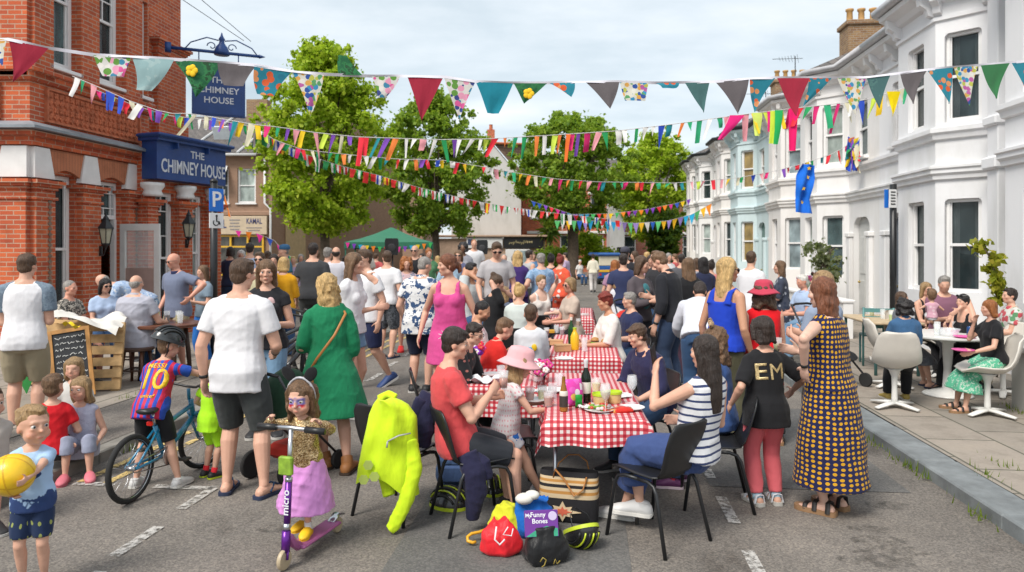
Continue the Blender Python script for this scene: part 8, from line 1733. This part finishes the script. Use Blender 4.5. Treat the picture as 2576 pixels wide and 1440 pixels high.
pp('woman with a ponytail in a raspberry pink sleeveless top turning her head',1132,640,7.8,-8,'f',DR(PK,.62,.15,.14,'tank',loose=1.2,fold=.01),Bt(BLK,'brief'),('pony','auburn',.1),SD,head=(-62,4,0),aL=(.22,.18,-.86),aR=(.30,-.02,-.86),lod=1,extras=lambda i:[(lambda m:([m.tube([i['spine'](.0)+Vector((0,-.118*i['B'],-.02))+Vector((.012*math.cos(t),0,.012*math.sin(t))),i['spine'](.0)+Vector((.006*math.cos(t),-.124*i['B'],-.02))+Vector((.075*math.cos(t),0,.075*math.sin(t)))],[.006,.002],5) for t in [2*PI*q/9 for q in range(9)]],m.build('burst_print',mat('white_print',(.75,.75,.78),.4,0),i['root'])))(MB())])
# ---- kids on the kerb
RED=C((.62,.012,.02)); 
pp('boy in a bright red T-shirt sitting on the kerb with his back turned',132,955,5.75,-150,'c',T(RED),SH(C((.03,.03,.035)),len=.9),('short','mid'),SK,seat=.16,hf=.17,aL=(.1,.45,-.6),aR=(.1,.45,-.6),head=(-18,-2,0),h=1.22,z0=.0)
pp('smiling girl in a pale lilac sleeveless dress crouching by the kerb',205,975,6.0,25,'c',T(C((.46,.47,.60),'blotch',[(.50,.51,.63),(.42,.43,.56)],.03,.85,.5),'sleeveless',lo=-.08,loose=1.4),Bt(C((.30,.32,.42)),'trousers',len=1.4),('long','dblonde',.3),('clog',(.62,.16,.2),(.5,.12,.16)),seat=.12,hf=.17,h=1.18,head=(-30,-4,0),aL=(.1,.45,-.65),aR=(-.1,.5,-.6),lod=0)
pp('fair-haired girl half hidden behind the smiling girl at the kerb',190,948,6.75,10,'c',T(C((.55,.53,.50))),SH(NAV),('wavy','dblonde',.3),SN,seat=.16,hf=.17,h=1.2,aL=(.1,.6,-.6),aR=(.1,.6,-.6))
pp('child with bare folded arms cut off by the left edge of the picture',-28,1000,4.95,60,'c',T(C((.45,.40,.36)),'cap'),SH(C((.2,.2,.22))),('short','brown'),SK,seat=.2,hf=.17,h=1.25,aL=FOLD,aR=(.3,.6,-.5))
# ---- nearest table
CORAL=C((.60,.07,.075),bamt=.5)
pp('dark-haired man in a coral red T-shirt lifting a drink at the nearest table',1150,846,4.90,103,'m',T(CORAL,lo=-.05,loose=1.25,fold=.012),SH(C((.025,.028,.035)),len=.92),('tousled','dark'),SK,seat=.44,h=1.60,lean=-20,curve=32,head=(-8,6,0),aL=(-.05,.60,-.35),aR=(-.10,.52,-.20),eR=(.5,.1,-1),curl=.8,watch=(1,),lod=0,extras=lambda i:hcup(i,-1,f_pim))
PKH=C((.72,.40,.42)); 
gi=pp('girl in a pink sun hat and speckled white T-shirt leaning over the nearest table',1272,905,5.28,100,'c',T(C((.66,.62,.62),'dots',[(.62,.30,.33)],.035,.85,.22),'cap',lo=-.06,loose=1.3),SH(C((.62,.64,.68),'blotch',[(.62,.64,.68),(.02,.14,.48)],.09,.85,.45),len=.55),('wavy','dblonde',.45),SN,seat=.46,h=1.17,hf=.18,lean=6,curve=14,head=(-8,12,0),aL=(.0,.72,-.40),aR=(.0,.74,-.42),curl=.7,lod=0)
hat(gi,'sun_hat',PKH,[(.66,.50),(.72,.46),(.66,.51),(.46,.68),(.44,.72),(.42,.95),(.36,1.07),(.20,1.12),(.01,1.125)],.06)
pp('balding dark-haired man in glasses and a black shirt flecked with colour at the left table',1132,808,6.35,78,'m',T(C((.014,.014,.016),'dots',[(.35,.12,.10)],.075,.85,.13),'elbow',lo=-.08,loose=1.5),Bt(BLK),('short','dark'),SK,seat=.45,lean=14,curve=18,head=(-6,16,0),glasses=('clear',),aL=TABL,aR=(-.05,.6,-.6),skin='fair',lod=0)
pp('man in an open-necked navy shirt looking down at the right of the nearest table',1650,815,6.1,-62,'m',T(C((.022,.022,.065),bamt=.5),'roll',lo=-.05,loose=1.3,fold=.009),Bt(C((.03,.065,.13))),('tousled','brown'),SK,seat=.45,lean=12,curve=14,head=(-18,14,0),aR=(-.05,.60,-.62),aL=(.2,.55,-.60),lod=0)
STR_=C((.70,.70,.72),'stripeH',[(.035,.05,.13)],.048,.8,.30)
pp('woman with long dark hair in a navy striped sleeveless top raising her phone hand',1745,868,4.66,240,'f',T(STR_,'sleeveless',lo=-.02,loose=1.35,fold=.009),Bt(C((.045,.075,.20),bamt=.5),len=1.62,loose=3.4,fold=.012),('long','dark',1.45),SN,seat=.43,h=1.60,lean=-13,curve=6,twist=-28,head=(14,4,0),aL=(.02,.60,.10),aR=(-.1,.5,-.55),eL=(.7,.2,-1),curl=.6,kn=((.05,-1,.9),(.05,-1,.9)),legs=((.07,-.34,.09,5),(-.05,-.50,.0,5)),extras=lambda i:[(lambda m,w,d:(m.bbox(w+d*.10+Vector((0,-.02,.04)),(.08,.012,.15),.006,rot('Y',25)),m.build('phone',M_BLACK,i['root'])))(MB(),i['joint'][1][2],(i['joint'][1][2]-i['joint'][1][1]).normalized())],lod=0)
LEO=C((.45,.30,.17),'blotch',[(.45,.30,.17),(.05,.03,.02),(.62,.5,.38)],.022,.85,.45)
pp('girl in a blue T-shirt with a leopard print hairband sitting behind the striped woman',1812,866,5.55,-112,'c',T(C((.04,.09,.25)),lo=-.06,loose=1.3),Bt(C((.025,.045,.10))),('wavy','mid',.55),('sneak',(.10,.02,.09),(.62,.5,.55),(.8,.05,.1),{'c':(.7,.05,.08),'h':.03}),seat=.44,hf=.16,h=1.45,aL=TABL,aR=(.25,.3,-.75),head=(0,4,0),lod=0,extras=lambda i:[(lambda m:(m.ball(i['HP'](0,-.05,1.07),(.34*i['hh'],.09*i['hh'],.13*i['hh']),14,0,i['Mh']),m.ball(i['HP'](-.12,-.1,1.16),(.22*i['hh'],.08*i['hh'],.14*i['hh']),12,0,i['Mh']),m.build('hairband_bow',LEO,i['root'],True)))(MB())])
# ---- middle and far tables
pp('boy in a red polo shirt playing with a phone at the middle table',1222,803,6.95,120,'c',T(C((.55,.02,.015)),'polo'),SH(NAV),('short','mid'),SK,seat=.45,hf=.155,lean=10,curve=20,head=(-15,25,0),aL=(-.05,.55,-.40),aR=(-.1,.5,-.38),lod=1)
pp('bearded man with close-cropped black hair and a pink print shirt',1195,763,7.6,100,'m',T(C((.62,.45,.45),'floral',[(.62,.45,.45),(.7,.62,.62),(.5,.2,.25)],.04,.85,.55)),SH(NAV),('cropped','black'),SK,seat=.45,skin='tan',beard=(.05,.035,.028),head=(-20,22,0),aL=TABL,aR=TABL)
pp('boy with cropped hair in a pale long-sleeved top turned away at the middle table',1335,775,7.55,172,'c',T(C((.62,.63,.66),'blotch',[(.64,.65,.68),(.58,.60,.65)],.2,.85,.5),'long',loose=1.3),Bt(C((.03,.035,.07))),('cropped','brown'),SK,seat=.45,hf=.15,aL=TABL,aR=TABL,extras=lambda i:[(lambda m:(m.ball(i['spine'](.15)+i['frame'](.15)@Vector((-.01,.088*i['B'],0)),(.045,.012,.045),10,0),m.ball(i['spine'](.17)+i['frame'](.15)@Vector((-.05,.088*i['B'],.01)),(.03,.012,.04),10,1),m.build('back_print',[mat('blue_print',(.05,.25,.42),.5,.1),mat('yellow_print',(.75,.46,.01),.5,0)],i['root'],True)))(MB())])
pp('red-haired woman in a white top eating at the middle table',1536,742,8.45,-72,'f',T(C((.70,.66,.62)),'elbow',loose=1.3),Bt(DEN),('tousled','red'),SK,seat=.45,head=(-15,12,0),aL=TABL,aR=TABL,skin='tan')
pp('grey-haired man in a navy T-shirt sitting behind the red-haired woman',1592,742,9.1,-70,'m',T(NAV),Bt(DEN),('short','grey'),SK,seat=.45,head=(-20,4,0),aL=TABL,aR=TABL)
pp('seated woman in a black T-shirt with her hair pinned up at the far table',1240,698,10.3,125,'f',T(BLK),Bt(DEN),('bun','brown'),SK,seat=.45,head=(-15,8,0),aL=TABL,aR=FACE)
pp('girl with loose fair hair beside the seated woman in black',1266,706,10.9,140,'f',T(C((.10,.12,.17))),Bt(DEN),('long','dblonde',.5),SK,seat=.45,aL=TABL,aR=TABL,h=1.5)
pp('woman with a blonde bun in a pale sage top seen from behind',1305,722,9.85,170,'f',T(C((.55,.60,.57)),loose=1.3),Bt(DEN),('bun','blonde'),SK,seat=.45,aL=TABL,aR=TABL,head=(-25,4,0))
pp('pale woman in a cream top raising her bare arm at the far table',1358,698,11.7,30,'f',T(C((.66,.60,.56)),'tank'),Bt(BLK),('short','dblonde'),SK,seat=.45,skin='pale',aL=(.1,.3,.55),aR=FOLD)
pp('woman with a blonde bob and sunglasses in a beige top facing the far table',1440,705,10.8,-68,'f',T(C((.50,.40,.33)),'tee'),Bt(BLK),('bob','dblonde',.1),SK,seat=.45,glasses=('sun',),aL=TABL,aR=TABL,skin='red')
pp('dark curly-haired man in glasses seated beyond the pink top',1180,668,12.2,60,'m',T(C((.52,.55,.55))),Bt(DEN),('short','black'),SK,seat=.46,skin='tan',aL=TABL,aR=FACE)
# ---- right-hand foreground
ROY=C((.012,.05,.46))
pp('tall blonde woman in sunglasses and a royal blue racer-back top',1822,650,6.8,126,'f',T(ROY,'tank',lo=-.02,loose=1.1),Bt(OLV),('long','blonde',1.0),SK,glasses=('sun',),head=(-32,0,0),skin='tan',aL=HNG,aR=(.16,.1,-.92),lod=0)
rh=pp('woman in a raspberry red sun hat and red top seen from behind',1922,712,6.85,168,'f',T(C((.72,.008,.015)),'sleeveless',lo=-.16,loose=1.2),Bt(BLK),('curly','brown',.55),SD,aL=HNG,aR=HOLD,legs=((.12,-.02,0,8),(-.14,0,0,-8)))
hat(rh,'sun_hat',C((.50,.05,.09)),[(.72,.56),(.82,.48),(.74,.56),(.50,.72),(.46,.76),(.45,.98),(.37,1.10),(.20,1.15),(.01,1.155)],.10)
EMG=mat('gold_foil',(.58,.44,.22),.35,.5,90,metal=.3)
pp('girl with bobbed dark hair in a black T-shirt lettered EM and coral trousers',1926,797,5.25,188,'c',T(BLK,'elbow',lo=-.10,loose=1.6,fold=.01,sl=.9),Bt(C((.66,.13,.15)),loose=.6),('bob','dark',.12),('sandal',(.62,.64,.68),(.5,.48,.44),{'c':(.36,.52,.62),'h':.03}),hf=.155,aL=(.28,.12,-.78),aR=(.42,.30,-.62),eR=(.8,-.5,-.5),head=(6,4,0),extras=lambda i:(band_lettering(i,'E',.165,.195,EMG,True,.05,-.075,1.15,1),band_lettering(i,'M',.165,.195,EMG,True,.05,.045,1.0,1,False)),lod=0)
MUS=C((.014,.016,.065),'dots',[(.62,.32,.015)],.034,.85,.30)
pp('woman with auburn hair in a long navy dress dotted with mustard, hand on her hip',2085,700,5.10,218,'f',DR(MUS,.20,.165,.155,'sleeveless',loose=1.3,fold=.013),Bt(BLK,'brief'),('wavy','auburn',.62),SD,aL=(.30,-.02,-.50),eL=(1,-.3,.1),aR=HOLD,head=(6,4,0),fat=1.12,skin='pale',watch=(1,),lod=0,extras=lambda i:hcup(i,-1,f_pale))
pp('fair woman with sunglasses pushed up on her hair hidden behind the mustard-dotted dress',2078,684,6.15,-150,'f',T(C((.25,.3,.4)),'tee'),Bt(BLK),('long','dblonde',.4),SN,glasses=('sun',(.2,.08,.05),True),head=(10,0,0),aL=HOLD,aR=HOLD)
pp('person in a white shirt bending behind the blonde woman in blue',1760,742,7.9,165,'m',T(C((.60,.62,.68)),'long',loose=1.3),Bt(DEN),('short','dark'),SK,h=1.7,lean=38,curve=25,head=(0,35,0),aL=(.1,.6,-.7),aR=(.1,.6,-.7))
pp('man in a white shirt turning away behind the red hat',1886,632,11.2,120,'m',T(WH,'long',lo=-.06,loose=1.2),Bt(OLV),('cropped','brown'),SK,head=(25,0,0),aL=HOLD,aR=HOLD)
pp('woman with long wavy brown hair in a black and white print dress by the houses',1968,657,11.8,-110,'f',DR(C((.05,.06,.09),'floral',[(.05,.06,.09),(.42,.45,.50),(.03,.04,.07)],.05,.85,.5),.5,.13,.12,'elbow'),Bt(BLK,'brief'),('wavy','mid',.8),SK,aL=HOLD,aR=HOLD)
pp('white-haired old man in a light blue shirt sitting at the garden table',2026,697,11.2,-75,'m',T(LBL,'tee',collar=True),Bt(LDEN),('short','white'),SK,seat=.46,z0=.1,skin='red',aL=TABL,aR=TABL,head=(-5,8,0))
pp('man in a black sweater and jeans with his head bowed',1694,628,9.2,-128,'m',T(C((.016,.017,.022)),'roll',loose=1.1,sl=1.45),Bt(C((.03,.05,.10))),('short','mid'),SK,head=(0,32,0),lean=6,curve=10,aL=HNG,aR=HOLD,watch=(1,))
pp('woman in a grey cardigan over a teal top holding a cup',1606,645,9.8,38,'f',T(C((.09,.075,.085)),'long',loose=1.3),Bt(C((.03,.03,.04))),('long','brown',.35),SK,head=(25,6,0),aL=HOLD,aR=HOLD,extras=lambda i:[hcup(i,1),(lambda m:(m.ball(i['spine'](.16)+i['frame'](.16)@Vector((0,-.055*i['B'],0)),(.065*i['B'],.035*i['B'],.11*i['B']),12),m.build('teal_top',C((.05,.19,.22)),i['root'],True)))(MB())])
pp('woman with very long brown hair in black beside the man in the black sweater',1735,650,9.9,190,'f',T(BLK),Bt(C((.1,.05,.08))),('long','mid',1.1),SK,aL=HOLD,aR=HNG)
# ---- pavement table on the right
pp('woman with curly black hair in a denim jacket at the round table',2278,760,8.05,168,'f',T(C((.045,.115,.23),bamt=.5),'long',lo=-.02,loose=1.2,collar=True),Bt(BLK),('curly','black',.25),('sneak',(.38,.27,.06),(.6,.57,.5)),seat=.46,z0=.1,aL=(-.05,.6,-.45),aR=(-.1,.55,-.5))
GSK=C((.10,.42,.26),'blotch',[(.10,.42,.26),(.50,.62,.52),(.08,.36,.22)],.025,.85,.46)
pp('ginger-haired woman in a black T-shirt and green patterned skirt holding a pink plate',2498,762,7.75,-98,'f',T(BLK,'tee',loose=1.2),Bt(GSK,'skirt',hem=.22,fa=.20,fb=.14,fold=.012),('bob','ginger',.25),SD,seat=.46,z0=.1,head=(-5,4,0),aR=(-.15,.35,.05),aL=(.1,.6,-.62),extras=lambda i:[(lambda m,w:(m.lathe(w+Vector((-.02,-.09,.01)),[(.07,0),(.11,.014),(.11,.018),(.06,.006)],22),m.build('pink_plate',pp_,i['root'],True)))(MB(),i['joint'][1][2])])
pp('brown-haired woman in a grey print dress at the left of the round table',2262,740,9.2,78,'f',T(C((.14,.15,.17),'blotch',[(.18,.19,.21),(.08,.085,.1)],.025,.85,.5),'tee'),Bt(C((.14,.15,.17),'blotch',[(.18,.19,.21),(.08,.085,.1)],.025,.85,.5),'skirt',hem=.30,fa=.18,fb=.14),('long','brown',.4),FL,seat=.46,z0=.1,aL=TABL,aR=TABL)
pp('fair long-haired woman in sunglasses and a black vest at the back of the round table',2325,716,10.2,12,'f',T(BLK,'tank'),Bt(BLK),('long','dblonde',.5),SK,seat=.46,z0=.1,glasses=('sun',),aL=HOLD,aR=TABL)
def baby(i): pass
pp('man in a plum T-shirt with grey hair cradling a baby at the round table',2372,700,9.9,-8,'m',T(C((.22,.10,.15))),Bt(BLK),('short','grey'),SK,seat=.46,z0=.1,head=(-15,12,0),aL=(-.35,.42,-.48),aR=(-.25,.45,-.40))
pp('baby in a pink dress held by the man in plum',2345,728,9.55,160,'c',T(C((.60,.34,.42),'floral',[(.6,.34,.42),(.66,.48,.52)],.04,.85,.5),'cap'),SH(WH),('short','mid'),('bare',),seat=.10,h=.72,hf=.24,z0=.80,aL=(.4,.5,-.3),aR=(.3,.5,-.3))
pp('dark-haired woman with sunglasses on her head and a black vest leaning on the round table',2438,745,8.75,-75,'f',T(BLK,'tank'),Bt(BLK),('pony','black',.2),SK,seat=.46,z0=.1,glasses=('sun',(.3,.3,.3),True),lean=10,aL=FACE,aR=(-.2,.6,-.25))
pp('dark-haired man in a floral shirt at the right edge beyond the ginger woman',2548,732,8.95,-100,'m',T(C((.55,.55,.50),'floral',[(.60,.60,.56),(.10,.25,.12),(.50,.08,.10),(.62,.62,.58)],.06,.85,.6),collar=True),Bt(KHA),('short','dark'),SK,seat=.46,z0=.1,aL=TABL,aR=TABL)
# ---- distant crowd
def far(L,u,vt,Y,yaw,sex,tc,bc,hair,kind='tee',**k): pp(L,u,vt,Y,yaw,sex,T(tc if not isinstance(tc,tuple) else C(tc),kind),Bt(bc if not isinstance(bc,tuple) else C(bc),k.pop('bk','trousers')),hair,SK,**k)
far('tall man in a grey marl T-shirt and sunglasses looking down amid the crowd',1248,607,11.6,8,'m',(.42,.40,.41),NAV,('short','brown'),glasses=('sun',),head=(0,22,0),aL=(.12,.3,-.85),aR=(.12,.3,-.85),h=1.92,z0=.06)
far('woman with long blonde hair in a purple dress seen from behind',1302,632,14.0,175,'f',(.05,.025,.14),(.05,.025,.14),('wavy','blonde',.8),'cap',aL=HIP,aR=HOLD)
far('man in a tie-dye blue T-shirt with dark grey hair',1362,638,13.2,195,'m',C((.20,.32,.48),'blotch',[(.30,.42,.58),(.16,.28,.45)],.12,.85,.5),BLK,('short','grey'),aL=HIP,aR=HOLD)
far('woman in an orange-red and white floral dress',1408,642,14.6,150,'f',C((.72,.10,.05),'floral',[(.72,.10,.05),(.72,.62,.58),(.75,.14,.06)],.09,.85,.5),C((.72,.10,.05),'floral',[(.72,.10,.05),(.72,.62,.58),(.75,.14,.06)],.09,.85,.5),('bun','red'),'elbow',aL=HOLD,aR=HNG)
far('dark-haired woman in a cream outfit walking away up the road',1492,640,30,175,'f',(.66,.62,.50),(.62,.58,.56),('bun','dark'),'roll',legs=((.07,.15,0,0),(-.07,-.12,0,0)))
far('dark-haired woman in a navy top near the shop',578,622,17,180,'f',(.02,.03,.07),DEN,('bob','dark',.1)); far('white-haired woman in pale blue near the shop',607,630,18,20,'f',(.5,.6,.7),GRY,('bob','white',.02)); far('tall man in a light blue shirt towering over the crowd near the shop',628,612,15.5,190,'m',(.46,.54,.72),DEN,('short','dark'),'long')
far('bearded man in sunglasses and a pale yellow T-shirt facing the camera',655,635,11.5,5,'m',(.62,.56,.36),KHA,('short','brown'),glasses=('sun',),beard=(.09,.05,.03),aL=HOLD,aR=HNG); far('blonde woman in a mustard yellow top seen from behind',712,648,11.8,185,'f',(.66,.32,.01),DEN,('bob','blonde',.2),'long',aL=HIP,aR=HOLD)
far('dark-haired child in pale pink behind the mustard top',690,640,14,10,'f',(.62,.45,.48),DEN,('bob','dark',.1)); i_=pp('man in a blue cap and teal shirt talking near the shop board',720,618,15.5,-60,'m',T(C((.04,.14,.20))),Bt(DEN),('cropped','grey'),SK,aR=FACE); hat(i_,'cap',C((.04,.12,.24)),CAPP)
far('man in a charcoal short-sleeved shirt seen from behind near the tree',786,612,12.5,178,'m',(.045,.047,.052),CHAR,('short','dark'),fat=1.1); far('grey-haired man in a white T-shirt left of the green gazebo',822,624,14.5,160,'m',(.66,.66,.68),GRY,('short','grey')); far('thinning-haired man in a lilac-white T-shirt left of the green gazebo',845,622,14,185,'m',(.56,.55,.60),BLK,('balding','dark'))
far('bald man under the green gazebo',915,618,19,0,'m',(.55,.5,.45),DEN,('none','grey')); far('bald man in sunglasses and a black T-shirt by the gazebo leg',1045,618,17,-10,'m',(.02,.02,.024),BLK,('none','grey'),glasses=('sun',)); far('fair woman in green by the gazebo leg',1078,626,18,20,'f',(.10,.25,.12),DEN,('bun','ginger'))
far('woman in sunglasses and a navy print top under the flat shop roof',1155,630,16,-10,'f',(.10,.11,.2),DEN,('long','mid',.3),glasses=('sun',)); far('dark-curled woman behind the navy print top',1165,612,19,0,'f',(.3,.3,.34),DEN,('curly','black',.1),skin='brown'); far('tall man in a white T-shirt standing at the far stage',1192,603,21,10,'m',(.66,.66,.68),DEN,('cropped','ginger'),z0=.1); far('blonde woman in sky blue behind the pink top',1130,640,13.5,20,'f',(.35,.48,.6),DEN,('long','blonde',.4))
far('dark-haired man in a grey vest beside the purple dress',1328,630,17,120,'m',(.4,.4,.41),CHAR,('short','dark'),'sleeveless'); far('grey-haired bystander in grey behind the tall man',1268,640,18,0,'m',(.45,.4,.38),DEN,('cropped','grey')); far('dark-haired woman in black beside the floral dress',1385,640,15,160,'f',(.02,.02,.022),BLK,('bun','black')); far('fair woman sitting out beyond the tree trunk',1458,662,36,30,'f',(.62,.6,.58),DEN,('short','white'),seat=.4,h=1.6)
i_=pp('man in a black T-shirt and dark cap near the blue three-wheeler',1572,624,14.5,160,'m',T(C((.02,.02,.025))),Bt(DEN),('cropped','dark'),SK); hat(i_,'cap',C((.06,.06,.08)),CAPP)
far('man in a navy T-shirt in front of the capped man',1568,640,12.6,170,'m',(.03,.04,.10),DEN,('short','dark')); far('red-haired woman with a pink bag near the three-wheeler',1545,655,14,150,'f',(.35,.2,.3),DEN,('long','ginger',.3)); far('small fair child near the three-wheeler',1553,690,12.6,170,'c',(.62,.62,.66),DEN,('long','dblonde',.3),hf=.16)
far('fair man in a black jacket talking in the right-hand crowd',1655,632,12.2,-60,'m',(.03,.03,.034),DEN,('short','mid')); far('woman with dark hair at the back of the right-hand crowd',1640,642,14.5,-20,'f',(.4,.25,.3),DEN,('bob','dark',.2)); far('dark-haired woman in navy near the terrace',1772,648,12.6,195,'f',(.02,.025,.06),DEN,('long','black',.6)); far('woman in coral beside the terrace',1790,656,13.5,190,'f',(.6,.2,.2),DEN,('bun','dark')); far('grey-topped man near the far terrace doors',1715,640,15,170,'m',(.09,.09,.1),DEN,('short','dark')); far('brown-haired woman in a striped top near the far terrace doors',1752,650,15.5,170,'f',(.3,.3,.34),DEN,('long','brown',.3))
rb_=random.Random(21); pal=[((.66,.66,.68),'white'),((.03,.035,.06),'dark navy'),((.4,.4,.42),'grey'),((.5,.10,.10),'red'),((.10,.22,.40),'blue'),((.55,.5,.38),'sand-coloured'),((.10,.22,.14),'green'),((.45,.35,.5),'lilac')]
for k,(u,Y,wh_) in enumerate(((648,20,'near the yellow shop front'),(672,21,'near the yellow shop front'),(738,19,'below the tan wall board'),(756,21,'below the tan wall board'),(800,20,'by the first tree trunk'),(866,22,'just left of the gazebo'),(945,23,'under the gazebo'),(1100,21,'between the gazebo and the low shop'),(1290,22,'in front of the low shop window'),(1340,24,'in front of the low shop window'),(1425,25,'by the stout tree trunk'),(1600,19,'in the right-hand crowd'),(1625,21,'in the right-hand crowd'),(1680,20,'in the right-hand crowd'),(1700,23,'by the far end of the terrace'),(1062,24,'behind the gazebo leg'))):
    c_,n_=pal[(k*3+1)%8]; s_='mf'[k%2]; hn=('dark','brown','blonde','grey','mid')[k%5]; hk=('short' if s_=='m' else ('long','bob')[k//2%2])
    far('%s bystander in a %s top, %s hair, %s, number'.replace(', number','')%('male' if s_=='m' else 'female',n_,{'mid':'mid-brown','blonde':'blond'}.get(hn,hn),wh_),u,CH and VH+(CH-rb_.uniform(1.62,1.82))*F/Y,Y,rb_.uniform(-180,180),s_,c_,(DEN,BLK,KHA)[k%3],(hk,hn,.3),aL=rb_.choice((HNG,HOLD)),aR=rb_.choice((HNG,HOLD,HIP)))
bpy.data.scenes.remove(TS)
